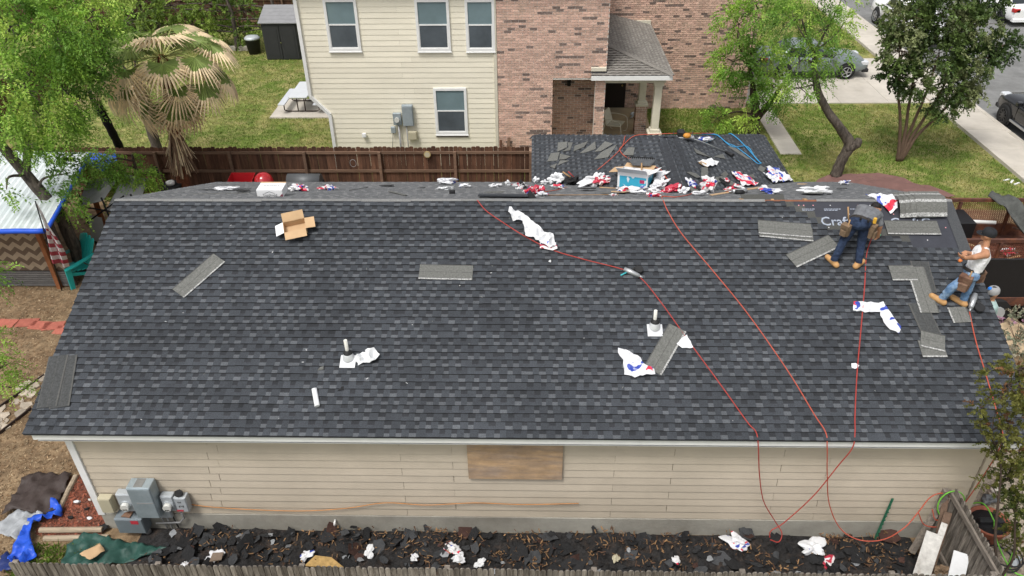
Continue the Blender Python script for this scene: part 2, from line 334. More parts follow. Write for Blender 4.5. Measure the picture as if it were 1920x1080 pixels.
for k in range(NC):
    xe=xend(k); x=-((k*.3037+.13*(k%3))%1.0); 
    while x<xe-1e-6:
        a,b=max(x,0),min(x+1.0,xe)
        if xe<LEN and xe-b<.35: b=xe
        if xe==LEN and b>LEN-.08: b=LEN
        full=abs(b-a-1.0)<1e-6 and xe==LEN
        off=rn.uniform(-.004,.004)
        if b-a>.03:
            if cnt<300:
                if full: me=VAR[rn.randrange(16)]
                else: mb=MB(); shingle(mb,0,b-a,0,rn); me=mb.mesh('shingle',SM)
                ob('shingle',me,front,FRM@T(a,k*EX-.012+off,rn.uniform(0,.0015))@RZ(rn.uniform(-.12,.12))); cnt+=1
            else: shingle(rest,a,b-a,k*EX-.012+off,rn,xe<LEN and b>13.2,FRM)
        x+= (b-x) if b>x else 1.0
stuff(rest.build('shingle',SM,front))
# starter strip / drip edge under the lowest course
mb=MB(); mb.loft([[(x,y,z) for y,z in ((.0,HE-.004),(-.012,HE-.028),(.03,HE-.045),(.03,HE-.004))] for x in (.0,LEN)]); mb.build('drip_edge',mat('dark_drip_edge',(.03,.03,.032),.5),house)
# ---------------------------------------------------------------- black underlayment with its print
m_und=mat('synthetic_underlayment',(.040,.042,.052),.6,.12,4,.25,25)
m_ink=mat('grey_print_ink',(.34,.38,.45),.7); m_ink2=mat('pink_cap_nail',(.75,.32,.34),.5); m_ink3=mat('pale_cap_nail',(.6,.6,.62),.5)
ud=MB(); ud.add([F(12.2,3.5,.001),F(LEN-.01,3.5,.001),F(LEN-.01,SL-.02,.001),F(12.2,SL-.02,.001)],[(0,1,2,3)]); und=ud.build('underlayment',m_und,house)
for (u,lab) in (((14.374,4.491),'CraftG'),((15.698,4.467),'CraftG'),((16.528,4.469),'C')):
    text_mesh('lettering',lab,.30 if len(lab)>1 else .3,m_ink,und,FM(u[0],u[1],0,.008),.0005,sx=.92)
r=random.Random(5); mb=MB(); pin=MB()
for s in (3.66,4.80):
    x=12.4
    while x<LEN-.2:
        wd=r.uniform(.12,.34); n=r.choice((1,2)); 
        for j in range(n):
            xx=x
            while xx<x+wd-.03*j: d=r.uniform(.015,.05); mb.box(xx,xx+d,s-.03*j,s-.03*j+.016,.004,.0045,0,1,FRM); xx+=d+.012
        x+=wd+r.uniform(.12,.4)
stuff(mb.build('fine_print',m_ink,und))
for i in range(26):
    q=FRM@T(12.5+i*.16+r.uniform(-.05,.05),r.choice((3.75,4.05,4.35,4.68,4.9,4.88)),.003); pin.cyl((0,0,0),.012,.004,8,0 if r.random()<.5 else 1,1,None,'Z',True,q)
stuff(pin.build('cap_nail',[m_ink2,m_ink3],und))
mb=MB(); mb.add([F(LEN-.22,3.55,.012),F(LEN-.005,3.55,.012),F(LEN-.005,SL-.02,.012),F(LEN-.22,SL-.02,.012)],[(0,1,2,3)]); mb.build('starter_strip',[mat('starter_grey',(.065,.068,.072),.9,.3,60,.4,150)],house)
# ---------------------------------------------------------------- rear slope, ridge strip
mb=MB(); mb.add([B(.0,0,-.004),B(LEN,0,-.004),B(LEN,SL,-.004),B(0,SL,-.004),B(0,0,-.05),B(LEN,0,-.05),B(LEN,SL,-.05),B(0,SL,-.05)],[(0,3,2,1),(7,4,5,6),(0,1,5,4),(2,3,7,6),(1,2,6,5),(3,0,4,7)]); rear=mb.build('rear_roof',m_deck,house)
m_rear_grey=mat('rear_shingle_grey',(.135,.138,.142),.95,.25,50,.4,150,tint=True); SM2=[m_tab,m_drk,m_lgt,m_plain]
mb=MB(); BRM=Matrix.Translation((LEN,2*RUN,HE))@RZ(180)@Matrix.Rotation(ANG,4,'X')
for k in range(NC):
    x=-((k*.3037)%1.0)
    while x<LEN: a,b=max(x,0),min(x+1,LEN); shingle(mb,a,b-a,k*EX-.012,rn,False,BRM); x+=1
stuff(mb.build('shingle',[mat('rear_tab_sheen',(.115,.118,.122),.95,.3,60,tint=True),mat('rear_band_sheen',(.085,.087,.09),.95,.3,60,tint=True),mat('rear_light_sheen',(.17,.172,.175),.95,.3,60,tint=True),m_plain],rear))  # paler than the front shingles: grazing-angle sheen put into the colour
m_strip=mat('ridge_shingle_grey',(.20,.20,.195),.95,.2,40,.4,140,rnd=.12)
x=0; r=random.Random(9)
while x<LEN-.01:
    b=min(x+1.0,LEN); mb=MB(); j=r.uniform(-.012,.012); e=.16+r.uniform(-.01,.02)
    if not (12.05<x<14.0): mb.add([F(x+.002,SL-.035+j,.016),F(b-.002,SL-.035+j,.016),F(b-.002,SL,.02),F(x+.002,SL,.02),B(x+.002,.02,.024),B(b-.002,.02,.024),B(x+.002,e,.018),B(b-.002,e,.018),F(x+.002,SL-.035+j,.002),F(b-.002,SL-.035+j,.002)],[(0,1,2,3),(3,2,5,4),(4,5,7,6),(8,9,1,0)]); mb.build('ridge_shingle',m_strip,rear)
    x=b
# exposed ridge slot with raw wood
m_raw=mat('raw_wood',(.42,.26,.13),.85,.2,8,.2,50,stretch=(1,.2,.2))
mb=MB(); mb.add([F(12.05,SL-.03,.004),F(14.35,SL-.03,.004),F(14.35,SL+.012,.004),F(12.05,SL+.012,.004)],[(0,1,2,3)]); mb.build('ridge_board',mat('ridge_board_brown',(.22,.09,.05),.9),rear)
mb=MB(); mb.add([B(12.05,.02,.004),B(14.35,.02,.004),B(14.35,.2,.004),B(12.05,.2,.004)],[(3,2,1,0)]); mb.build('ridge_slot',mat('slot_black',(.01,.01,.01),.9),rear)
for x in (12.55,13.15,13.8): mb=MB(); mb.box(-.03,.03,0,.12,.004,.03,0,1,BM(x,.0)); mb.build('rafter_end',m_raw,rear)
# ---------------------------------------------------------------- rear wing with hip end
YV0=RUN+.25
HY=WY-(WXM-WX0)
mb=MB(); zr=HE+(WXM-WX0)*TA; d=-.006
mb.add([(WX0,YV0,HE+d),(WX0,WY,HE+d),(WX1,WY,HE+d),(WX1,YV0,HE+d),(WXM,YV0,zr+d),(WXM,HY,zr+d)],[(0,4,5,1),(4,3,2,5),(1,5,2)]); wing=mb.build('wing_roof',m_deck,house)
mb=MB(); nW=int((WXM-WX0)/CA/EX)
for sd_ in (0,1):
    for k in range(nW+1):
        run=k*EX*CA; ya=2*RUN-run-.1; yb=WY-run+.05       # clipped by valley and hip
        if yb>WY: yb=WY
        y=ya-.3
        MX = Matrix.Translation((WX0,0,HE))@RZ(-90)@Matrix.Rotation(ANG,4,'X') if sd_==0 else Matrix.Translation((WX1,0,HE))@RZ(90)@Matrix.Rotation(ANG,4,'X')
        j=-((k*.33)%1.)
        while y+j<yb:
            a,b=max(y+j,ya-.3),min(y+j+1,yb)
            if b-a>.02:
                if sd_==0: shingle(mb,-b,b-a,k*EX-.01,rn,False,MX)
                else: shingle(mb,a,b-a,k*EX-.01,rn,False,MX)
            j+=1
stuff(mb.build('shingle',SM,wing))
mb=MB(); mb.box(WX0+.35,WX1-.35,8.8,WY-.4,0,2.62); mb.build('wing_wall',m_side,house)
for x in (WX0+.03,WX1-.06): mb=MB(); mb.box(x,x+.03,9.2,WY-.03,2.6,2.735); mb.build('fascia',m_white,house)
# hip caps and ridge cap
m_cap=mat('cap_shingle',(.038,.041,.047),.9,.2,50,.4,150,rnd=.1)
def cap_run(p0,p1,n,wd,wn,h=.02):
    p0,p1=Vector(p0),Vector(p1); dr=(p1-p0); L=dr.length/n; dr.normalize(); up_=Vector((0,0,1)); sdv=dr.cross(up_).normalized(); nn=sdv.cross(dr)
    for i in range(n):
        a=p0+dr*L*i; b=a+dr*(L*1.25); mb=MB()
        mb.add([a-sdv*wd-nn*wn+nn*h*.5,a+nn*h*.5,a+sdv*wd-nn*wn+nn*h*.5,b-sdv*wd-nn*wn+nn*h*1.6,b+nn*h*1.6,b+sdv*wd-nn*wn+nn*h*1.6, b-sdv*wd-nn*(wn-.0)+nn*h*.3,b+nn*h*.3,b+sdv*wd-nn*wn+nn*h*.3],[(0,1,4,3),(1,2,5,4),(3,4,7,6),(4,5,8,7)]); mb.build('cap_shingle',m_cap,wing)
cap_run((WX0,WY,HE+.012),(WXM,HY,zr+.012),18,.15,.05,.008); cap_run((WX1,WY,HE+.012),(WXM,HY,zr+.012),18,.15,.05,.008)
cap_run((WXM,HY-.1,zr+.012),(WXM,6.4,zr+.012),9,.27,.105,.006)
# vent pipes with lead flashing
m_lead=mat('galvanised_flashing',(.62,.63,.64),.45,.1,8,metal=.3); m_pvc=mat('weathered_pvc',(.66,.65,.60),.6,.15,12); m_rub=mat('black_rubber_boot',(.02,.02,.02),.6)
def vent(x,s,h,lab):
    mb=MB(); mb.tube([(0,0,-.05),(-.01,0,h)],.031,10); v=mb.build('vent_pipe',m_pvc,house,T(*F(x,s))); v['label']=lab
    R=Matrix.Rotation(ANG,4,'X'); mb=MB(); mb.bbox(-.135,.135,-.2,.05,.026,.034,.003,0,1,R); mb.lathe([(.115,.018),(.1,.06),(.078,.15),(.076,.152)],16,0,1,T(0,0,-.02)@RX(6)); mb.build('flashing',m_lead,v)
    mb=MB(); mb.lathe([(.082,.118),(.075,.15),(.045,.165),(.036,.185)],16,0,1,RX(5)); mb.build('rubber_collar',m_rub,v)
vent(5.230,1.445,.40,'white plastic vent pipe beside a crumpled white wrapper'); vent(10.584,2.101,.37,'white plastic vent pipe beside the long grey loose shingle')

# stray nails, caps and chips on the slope, too small to pick apart
r=np.random.default_rng(8); n=70; X=r.uniform(.4,16.2,n); Sv=r.uniform(.2,4.7,n); a=r.uniform(0,np.pi,n); l=r.uniform(.006,.024,n); w_=r.uniform(.003,.008,n); V=[]
for i in range(n):
    d=np.array([math.cos(a[i]),math.sin(a[i])]); q=np.array([-d[1],d[0]]); V.append([F(X[i]+u*d[0]*l[i]+v*q[0]*w_[i],Sv[i]+u*d[1]*l[i]+v*q[1]*w_[i],.024) for u,v in ((-1,-1),(1,-1),(1,1),(-1,1))])
tag(stuff(quads('nail_litter',np.array(V),[mat('zinc_fleck',(.5,.5,.5),.6),mat('dark_chip',(.02,.02,.02),.9),mat('grey_chip',(.16,.16,.15),.9)],None,r.integers(0,3,n).astype(np.int32))),'stray nails and shingle chips on the front roof slope','nails')

# ================================================================ NEIGHBOUR HOUSE
NY=16.0
nb=empty('house','two storey neighbour house, cream siding on the left, pink brick on the right','house',(1.45,NY,0))
def nbb(mb,name,m,par=nb): 
    o=mb.build(name,m,par); o.matrix_local=T(-1.45,-NY,0) if par is nb else Matrix.Identity(4); return o
m_cream=mat('cream_siding_paint',(.80,.75,.61),.7,.05,1.5,.1,80,rgb2=(.74,.69,.56),rnd=.03,stretch=(.4,1,1),w2=(.5,.8))
m_nwhite=mat('white_window_trim',(.76,.76,.74),.55,.06,4)
m_cornice=mat('cream_trim',(.62,.58,.47),.7,.06,3)
m_gl1=mat('window_glass_upper',(.17,.235,.25),.12,.12,1.2,spec=.6); m_gl2=mat('window_glass_screened',(.085,.10,.112),.25,.2,1.5,spec=.5)
mb=MB(); mb.prism([(1.47,0),(7.24,0),(7.24,6.5),(.9,6.5),(.9,2.7),(1.47,2.06)],0,-4.8,0,1,Matrix(((1,0,0,0),(0,0,-1,NY+.03),(0,1,0,0),(0,0,0,1)))); nbb(mb,'wall_core',m_side_d)
WINS=[(1.8,2.85,4.21,5.83),(4.69,5.77,4.19,5.81),(6.27,7.2,4.18,5.8),(5.09,6.2,1.32,2.95)]
z=.12; k=0; r=random.Random(8)
while z<6.4:
    h=.1765
    x0=.93 if z>=2.68 else (1.5 if z<2.04 else 1.5-(z-2.04)/.64*.57)
    segs=[(x0+.08,7.16)]
    for (a,b,c,d) in WINS:
        if z+h>c+.01 and z<d-.01:
            segs=[q for s0,s1 in segs for q in ([(s0,a),(b,s1)] if s0<a and b<s1 else [(s0,s1)]) if q[1]-q[0]>.02]
    for s0,s1 in segs:
        cuts=[s0]+[c for c in ((4.1+.35*(k%2)),) if s0+.4<c<s1-.4 and k%3!=1]+[s1]
        for a,b in zip(cuts[:-1],cuts[1:]):
            mb=MB(); y0=NY+.03; sec=[(y0,z-.006),(y0-.017,z-.006),(y0-.005,z+h-.001),(y0,z+h-.001)]
            sl=(lambda q: .93 if q>=2.68 else 1.5 if q<=2.04 else 1.5-(q-2.04)/.64*.57); lo=a==s0 and s0<2; mb.loft([[((sl(q)+.02 if lo else a+.002),p,q) for p,q in sec],[(b-.002,p,q) for p,q in sec]]); nbb(mb,'siding_board',m_cream)
    z+=h; k+=1
for a,b in (((.93,6.5),(.93,2.68)),((.93,2.68),(1.5,2.04)),((1.5,2.04),(1.5,0))):
    mb=MB(); mb.tube([(a[0],NY-.012,a[1]),(b[0],NY-.012,b[1])],.075,4,sm=False); nbb(mb,'corner_board',m_nwhite)
mb=MB(); mb.bbox(7.14,7.25,NY-.03,NY+.05,.05,6.5,.006); nbb(mb,'corner_board',m_cornice)
for i,(a,b,c,d) in enumerate(WINS):
    t=.085; mb=MB()
    for q in ((a,b,c-.02,c+t),(a,b,d-t,d),(a,a+t,c+t,d-t),(b-t,b,c+t,d-t)): mb.box(q[0],q[1],NY-.04,NY+.03,q[2],q[3])
    f=nbb(mb,'window',m_nwhite); md=(c+d)/2+.02
    mb=MB(); mb.box(a+t,b-t,NY-.025,NY-.0,md-.022,md+.022); nbb(mb,'meeting_rail',m_nwhite,f)
    mb=MB(); mb.box(a+t,b-t,NY-.005,NY+.01,md+.022,d-t); nbb(mb,'pane',m_gl1,f)
    mb=MB(); mb.box(a+t+.02,b-t-.02,NY-.012,NY+.01,c+t+.03,md-.022); nbb(mb,'pane',m_gl2,f)
    mb=MB()
    for q in ((a+t,b-t,c+t,c+t+.03),(a+t,a+t+.02,c+t+.03,md-.022),(b-t-.02,b-t,c+t+.03,md-.022)): mb.box(q[0],q[1],NY-.022,NY+.0,q[2],q[3])
    nbb(mb,'sash',m_nwhite,f)
    mb=MB(); mb.bbox(a-.02,b+.02,NY-.06,NY+.0,c-.05,c-.018,.006); nbb(mb,'sill',m_nwhite,f)
# ---- brickwork
m_mort2=mat('pale_mortar',(.74,.70,.64),.95,.1,8,.3,60)
m_pink=mat('pink_brick',(.60,.39,.31),.9,.22,14,.35,70,rnd=.2,tint=True,rgb2=(.50,.36,.28),w2=(.4,.7)); m_dbr=mat('dark_brick',(.19,.14,.12),.9,.25,14,.35,70,rnd=.2,tint=True)
BW,BH=.237,.082
bme=[]
for m in (m_pink,m_dbr): mb=MB(); mb.box(0,BW-.015,-.017,.01,0,BH-.016); bme.append(mb.mesh('brick',m))
r=random.Random(17); nbrick=0
def brick_wall(x0,x1,z0,z1,y,hole,single,par,tone=1.):
    global nbrick
    mb=MB(); row=0; z=z0
    while z<z1-BH*.5:
        x=x0-(BW/2 if row%2 else 0); prev=False
        while x<x1-.02:
            a,b=max(x,x0),min(x+BW-.015,x1)
            parts_=[(a,b)]
            if hole and z<hole[2]: parts_=[(a,min(b,hole[0])),(max(a,hole[1]),b)]
            for a,b in parts_:
              if b-a>.02:
                dk=r.random()<(.3 if prev else .07); prev=dk
                if single(a,z) and nbrick<300 and abs(b-a-(BW-.015))<1e-6:
                    ob('brick',bme[1 if dk else 0],par,T(a-1.45,y-NY,z)); nbrick+=1
                else: mb.box(a,b,y-.016-r.uniform(0,.004),y+.01,z,z+BH-.016,1 if dk else 0,tone*r.uniform(.78,1.2))
            x+=BW
        z+=BH; row+=1
    o=mb.build('brick',[m_pink,m_dbr],par); o.matrix_local=T(-1.45,-NY,0); return stuff(o)
def wallbox(x0,x1,y0,y1,z0,z1,name='brick_wall',m=None): mb=MB(); mb.box(x0,x1,y0,y1,z0,z1); return nbb(mb,name,m or m_mort2)
wallbox(7.26,9.08,NY,NY+.3,0,6.5); wallbox(9.08,10.5,NY,NY+.3,3.22,6.5); wallbox(10.5,10.83,NY,NY+.3,0,6.5)
brick_wall(7.26,10.83,.0,6.45,NY,(9.08,10.5,3.2),lambda a,z: 3.2<z<5.2,nb)
# side face of the front block, recess wall, back block
wallbox(10.78,10.82,NY+.3,21.7,0,6.5)
MS=Matrix(((0,-1,0,10.835),(1,0,0,0),(0,0,1,0),(0,0,0,1))); mb=MB()
for row in range(78):
    x=NY+.02-(BW/2 if row%2 else 0)
    while x<21.6:
        if not (row*BH<3.0 and x>NY+.3): mb.box(max(x,NY),min(x+BW-.015,21.7),-.002,.02,row*BH,row*BH+BH-.016,1 if r.random()<.12 else 0,r.uniform(.8,1.2),MS)
        x+=BW
stuff(nbb(mb,'brick',[m_pink,m_dbr]))
wallbox(8.9,10.6,17.4,17.6,0,3.4); brick_wall(8.95,10.6,0,3.25,17.4,None,lambda a,z:False,nb,.85)  # recess bricks tinted darker: the shade in there is put into their colour
wallbox(8.9,9.05,16.3,17.4,0,3.3,'recess_side',m_mort2); wallbox(8.9,10.83,16.3,17.5,3.25,3.35,'porch_ceiling',m_cornice)
wallbox(10.9,17.2,21.82,22.1,0,6.5); brick_wall(10.9,17.2,.0,6.45,21.8,(11.0,12.2,2.2),lambda a,z:False,nb)
mb=MB(); mb.box(11.0,12.2,21.6,21.8,.1,2.25); nbb(mb,'door',mat('entry_shade',(.02,.014,.012),.5))  # near-black panel: darkness of the entrance recess painted as its colour
mb=MB(); mb.cyl((12.05,21.57,1.05),.035,.04,10,axis='Y'); nbb(mb,'door_knob',mat('brass',(.5,.38,.15),.3,metal=1))
# wall lantern in the recess
mb=MB(); mb.box(9.62,9.74,17.27,17.39,2.55,2.85); mb.box(9.6,9.76,17.25,17.4,2.85,2.89); nbb(mb,'wall_lantern',mat('black_iron',(.012,.012,.012),.5))
# porch: slab, columns on brick pedestals, hip roof
mb=MB(); mb.bbox(9.1,13.0,NY+.02,21.6,-.05,.12,.01); nbb(mb,'porch_floor',mat('tan_porch_concrete',(.42,.33,.21),.8,.15,1.5,rgb2=(.36,.3,.22)))
for (cx,cy) in ((12.62,16.25),(12.5,19.0)):
    wallbox(cx-.2,cx+.2,cy-.2,cy+.2,.0,1.22,'pedestal'); mb=MB()
    for row in range(15):
        for fc in range(4):
            Mq=T(cx,cy,0)@RZ(90*fc); off=-.2+(.0 if row%2 else -.118)
            for c in range(3):
                a,b=max(off+c*BW,-.21),min(off+c*BW+BW-.015,.21)
                if b-a>.03: mb.box(a,b,-.213,-.19,.0+row*BH,row*BH+BH-.016,1 if r.random()<.12 else 0,r.uniform(.75,1.2),Mq)
    stuff(nbb(mb,'brick',[m_pink,m_dbr]))
    mb=MB(); mb.bbox(cx-.24,cx+.24,cy-.24,cy+.24,1.23,1.31,.015); mb.bbox(cx-.17,cx+.17,cy-.17,cy+.17,1.31,1.42,.015); mb.bbox(cx-.125,cx+.125,cy-.125,cy+.125,1.42,2.95,.01); mb.bbox(cx-.17,cx+.17,cy-.17,cy+.17,2.95,3.1,.015); nbb(mb,'column',m_cornice)
mb=MB(); mb.box(10.84,12.82,16.05,16.3,3.08,3.3); mb.box(12.5,12.82,16.3,21.7,3.08,3.3); nbb(mb,'porch_beam',m_cornice)
mb=MB(); mb.bbox(10.33,12.98,15.74,15.79,3.27,3.42,.006); mb.bbox(12.93,12.98,15.79,21.7,3.27,3.42,.006); nbb(mb,'fascia',m_nwhite)
ZP=3.43
def pz(x,y): return ZP+min(.30*(y-15.75),.25*(13.0-x))
mb=MB(); hx=10.84; hy=15.75+.25*(13.0-hx)/.30
mb.add([(10.33,15.75,ZP),(13.0,15.75,ZP),(hx,hy,pz(hx,hy)),(10.33,NY-.02,pz(10.33,NY-.02)),(hx,NY-.02,pz(hx,NY-.02)),(13,21.75,ZP),(hx,21.75,pz(hx,21.75))],[(0,1,4,3),(1,2,4),(1,5,6,2)]); pr=nbb(mb,'porch_roof',m_deck)
sm3=[mat('old_shingle_tab',(.20,.185,.165),.95,.25,50,.4,150,tint=True),mat('old_shingle_band',(.155,.142,.128),.95,.25,50,tint=True),mat('old_shingle_light',(.26,.245,.22),.95,.25,50,tint=True),m_plain]
rp=random.Random(4); mb=MB(); aF=math.atan(.30); aR=math.atan(.25)
MF=T(0,15.75,ZP)@Matrix.Rotation(aF,4,'X'); MR=T(13.0,0,ZP)@RZ(90)@Matrix.Rotation(aR,4,'X')
for k in range(14):
    y=k*.14*math.cos(aF); xr=13.0-.30*y/.25
    x=10.33-.37*(k%3) if 15.75+y<NY-.14 else 10.85-.37*(k%3)
    while x<xr-.05:
        a,b=max(x,10.33 if 15.75+y<NY-.14 else 10.85),min(x+1,xr)
        if b-a>.04: shingle(mb,a,b-a,k*.14-.01,rp,False,MF,.14)
        x+=1
for k in range(16):
    d=k*.14*math.cos(aR); y0=15.75+.25*d/.30; y=y0-.37*(k%3)
    if 13-d<10.9: break
    while y<21.7:
        a,b=max(y,y0),min(y+1,21.74)
        if b-a>.04: shingle(mb,a,b-a,k*.14-.01,rp,False,MR,.14)
        y+=1
stuff(nbb(mb,'shingle',sm3,pr))
def hipcaps(p0,p1,n,par,wd=.13):
    p0,p1=Vector(p0),Vector(p1); dr=(p1-p0).normalized(); L=(p1-p0).length/n; sdv=dr.cross(Vector((0,0,1))).normalized()
    for i in range(n):
        a=p0+dr*L*i; b=a+dr*L*1.2; u=Vector((0,0,1)); mb=MB()
        mb.add([a-sdv*wd-u*.02,a+u*.02,a+sdv*wd-u*.02,b-sdv*wd-u*.008,b+u*.03,b+sdv*wd-u*.008],[(0,1,4,3),(1,2,5,4)]); nbb(mb,'cap_shingle',sm3[0],par)
hipcaps((13.0,15.75,ZP+.02),(hx,hy,pz(hx,hy)+.02),12,pr)
mb=MB(); mb.box(hx,13.0,21.70,21.79,ZP-.02,ZP+.16,0,1,None); nbb(mb,'flashing',m_cornice)
mb=MB(); mb.bbox(10.33,10.83,NY-.1,NY-.0,pz(10.6,NY)+.02,pz(10.6,NY)+.14,.01); nbb(mb,'flashing',m_cornice)
# main roof above the frame
mb=MB(); mb.add([(.4,15.6,6.5),(11.0,15.6,6.5),(11.0,27.4,6.5),(.4,27.4,6.5),(5.7,20.5,8.8),(5.7,22.5,8.8)],[(0,1,4),(1,2,5,4),(2,3,5),(3,0,4,5),(0,3,2,1)]); nbb(mb,'roof',sm3[0]); mb=MB(); mb.add([(10.9,21.4,6.52),(17.6,21.4,6.52),(17.6,27.4,6.52),(10.9,27.4,6.52),(10.9,24.4,7.9),(14.6,24.4,7.9)],[(0,1,5,4),(1,2,5),(2,3,4,5),(0,3,2,1)]); nbb(mb,'roof',sm3[0])
mb=MB(); mb.box(.93,10.7,NY+.4,26.8,6.3,6.44); mb.box(10.9,17.1,22.1,26.8,0,6.44); nbb(mb,'wall_core',m_side_d)
# electrical gear on the cream wall
m_gal=mat('grey_enamel_box',(.33,.375,.39),.5,.08,3,metal=.2,rgb2=(.28,.32,.34)); m_beige=mat('beige_plastic_box',(.46,.42,.30),.6,.06,4); m_glw=mat('meter_glass_white',(.60,.60,.56),.3,.05,6); m_conduit=mat('grey_conduit',(.36,.36,.36),.5,.1,8,metal=.3)
e=empty('breaker_panel','tall grey electrical panel on the cream wall of the neighbour house','electrical box',(4.0,15.97,1.67)); mb=MB(); mb.bbox(0,.37,-.13,0,0,.74,.012); mb.build('cabinet',m_gal,e); mb=MB(); mb.bbox(.02,.35,-.155,-.13,.02,.70,.006); mb.build('door',m_gal,e); mb=MB(); mb.tube([(.1,-.06,0),(.1,-.06,-1.3)],.02); mb.build('conduit',m_conduit,e)
e=empty('electric_meter','small grey meter box with round meter on the cream wall','electric meter',(3.67,15.97,1.7)); mb=MB(); mb.bbox(0,.28,-.12,0,0,.42,.012); mb.build('cabinet',m_gal,e); mb=MB(); mb.cyl((.14,-.2,.2),.085,.09,14,axis='Y'); mb.build('meter_dome',m_glw,e); mb=MB(); mb.tube([(.16,-.06,0),(.18,-.06,-1.6)],.035); mb.build('conduit',m_conduit,e)
e=empty('junction_box','beige utility box low on the cream wall below the grey panel','utility box',(4.14,15.97,1.16)); mb=MB(); mb.bbox(0,.3,-.12,0,0,.3,.02); mb.build('cabinet',m_beige,e); mb=MB(); mb.bbox(.02,.28,-.132,-.12,.02,.26,.01); mb.build('lid',m_beige,e)
e=empty('junction_box','little grey utility box left of the meter on the cream wall','utility box',(3.55,15.97,1.4)); mb=MB(); mb.bbox(0,.16,-.08,0,0,.22,.012); mb.build('cabinet',m_gal,e); mb=MB(); mb.tube([(.06,-.04,0),(.0,-.05,-.5),(-.1,-.05,-1.0)],.01); mb.build('cable',m_rub,e)
mb=MB(); mb.bbox(-.07,.07,-.09,0,0,.14,.01); mb.box(-.05,.05,-.096,-.09,.02,.1); tag(mb.build('wall_vent',m_nwhite,None,T(2.6,15.97,1.24)),'small white square vent on the cream siding','vent')
# ================================================================ FENCES
def fence(name,label,x0,x1,y,h,pw,m_p,m_r,rot=0,rails=(.35,1.5),post=2.4,side=-1,gap=.003,seedv=1,joined=False,thick=.016,dog=.03,grp=None,round_=False):
    """pickets along local +X from 0; rails and posts on the local 'side' of them"""
    r=random.Random(seedv); L=x1-x0; root=empty(name,label,'fence',T(x0,y,0)@RZ(rot),grp); ms=[]
    for i in range(6):
        mb=MB(); hh=h+r.uniform(-.025,.02)
        if round_: prof=[(.002,.02),(pw-.002-gap,.02),(pw-gap-.002,hh-.035),(pw-gap-.014,hh-.012),(pw*.5+.012,hh),(pw*.5-.018,hh),(.012,hh-.012),(.002,hh-.035)]
        else: prof=[(0,.02),(pw-gap,.02),(pw-gap,hh-dog),(pw-gap-dog,hh),(dog,hh),(0,hh-dog)]
        mb.prism(prof,-thick/2,thick/2,0,1,Matrix(((1,0,0,0),(0,0,-1,0),(0,1,0,0),(0,0,0,1)))); ms.append(mb)
    mes=[mb.mesh('picket',m_p) for mb in ms] if not joined else None
    n=int(L/pw); J=MB()
    for i in range(n):
        Mq=T(i*pw+r.uniform(-.003,.003),r.uniform(-.005,.005),r.uniform(-.012,.012))@RY(r.uniform(-.15,.15))@RZ(r.uniform(-1.5,1.5))
        if joined:
            q=ms[i%6]; J.add([Mq@Vector(v) for v in q.v],q.f,0,r.uniform(.75,1.25))
        else: ob('picket',mes[r.randrange(6)],root,Mq)
    if joined: stuff(J.build('picket',m_p,root))
    for z in rails:
        x=0
        while x<L: b=min(x+post,L); mb=MB(); mb.bbox(x+.005,b-.005,min(side*.055,side*.012),max(side*.055,side*.012),z-.045,z+.045,.005); mb.build('rail',m_r,root); x+=post
    x=0
    while x<=L+.01: mb=MB(); mb.bbox(x-.045,x+.045,min(side*.15,side*.06),max(side*.15,side*.06),0,h-.12,.006); mb.build('post',m_r,root); x+=post
    return root
m_fb=mat('wet_cedar_picket',(.085,.040,.024),.85,.35,5,.3,40,rnd=.38,stretch=(3,3,.35),rgb2=(.12,.06,.036),tint=True); m_fr=mat('brown_fence_rail',(.17,.105,.07),.85,.25,4,.3,40,rnd=.15,stretch=(.4,3,3))
m_fg=mat('grey_weathered_picket',(.20,.178,.152),.95,.45,7,.5,50,rnd=.3,stretch=(4,4,.5),rgb2=(.10,.085,.07)); m_fgr=mat('grey_weathered_rail',(.22,.19,.16),.95,.35,6,.4,40,rnd=.15,stretch=(.5,3,3))
fence('wooden_fence','reddish brown board fence between the two houses',-11.0,8.36,13.8,1.80,.142,m_fb,m_fr,seedv=2,rails=(.35,1.62,.98),post=2.42)
fence('wooden_fence','weathered grey round-topped picket fence in front of the debris strip',.2,15.62,-1.6,1.535,.09,m_fg,m_fgr,seedv=3,rails=(.3,1.25),side=1,thick=.02,round_=True,gap=.004,post=2.3)
fence('wooden_fence','short grey picket fence return running from the front fence to the house corner',15.60,17.28,-1.55,1.62,.09,m_fg,m_fgr,rot=90,seedv=4,rails=(.3,1.45),side=1,thick=.022,round_=True,gap=.004,post=1.66)
fence('wooden_fence','dark brown board fence at the far end of the neighbour back yard',-22,1.5,34.2,1.85,.142,m_fb,m_fr,seedv=5,joined=True)
fence('wooden_fence','dark brown board fence along the left side of the back yard',13.8,34.2,0,1.85,.142,m_fb,m_fr,rot=90,seedv=6,joined=True).matrix_local=T(-12.5,13.8,0)@RZ(90)

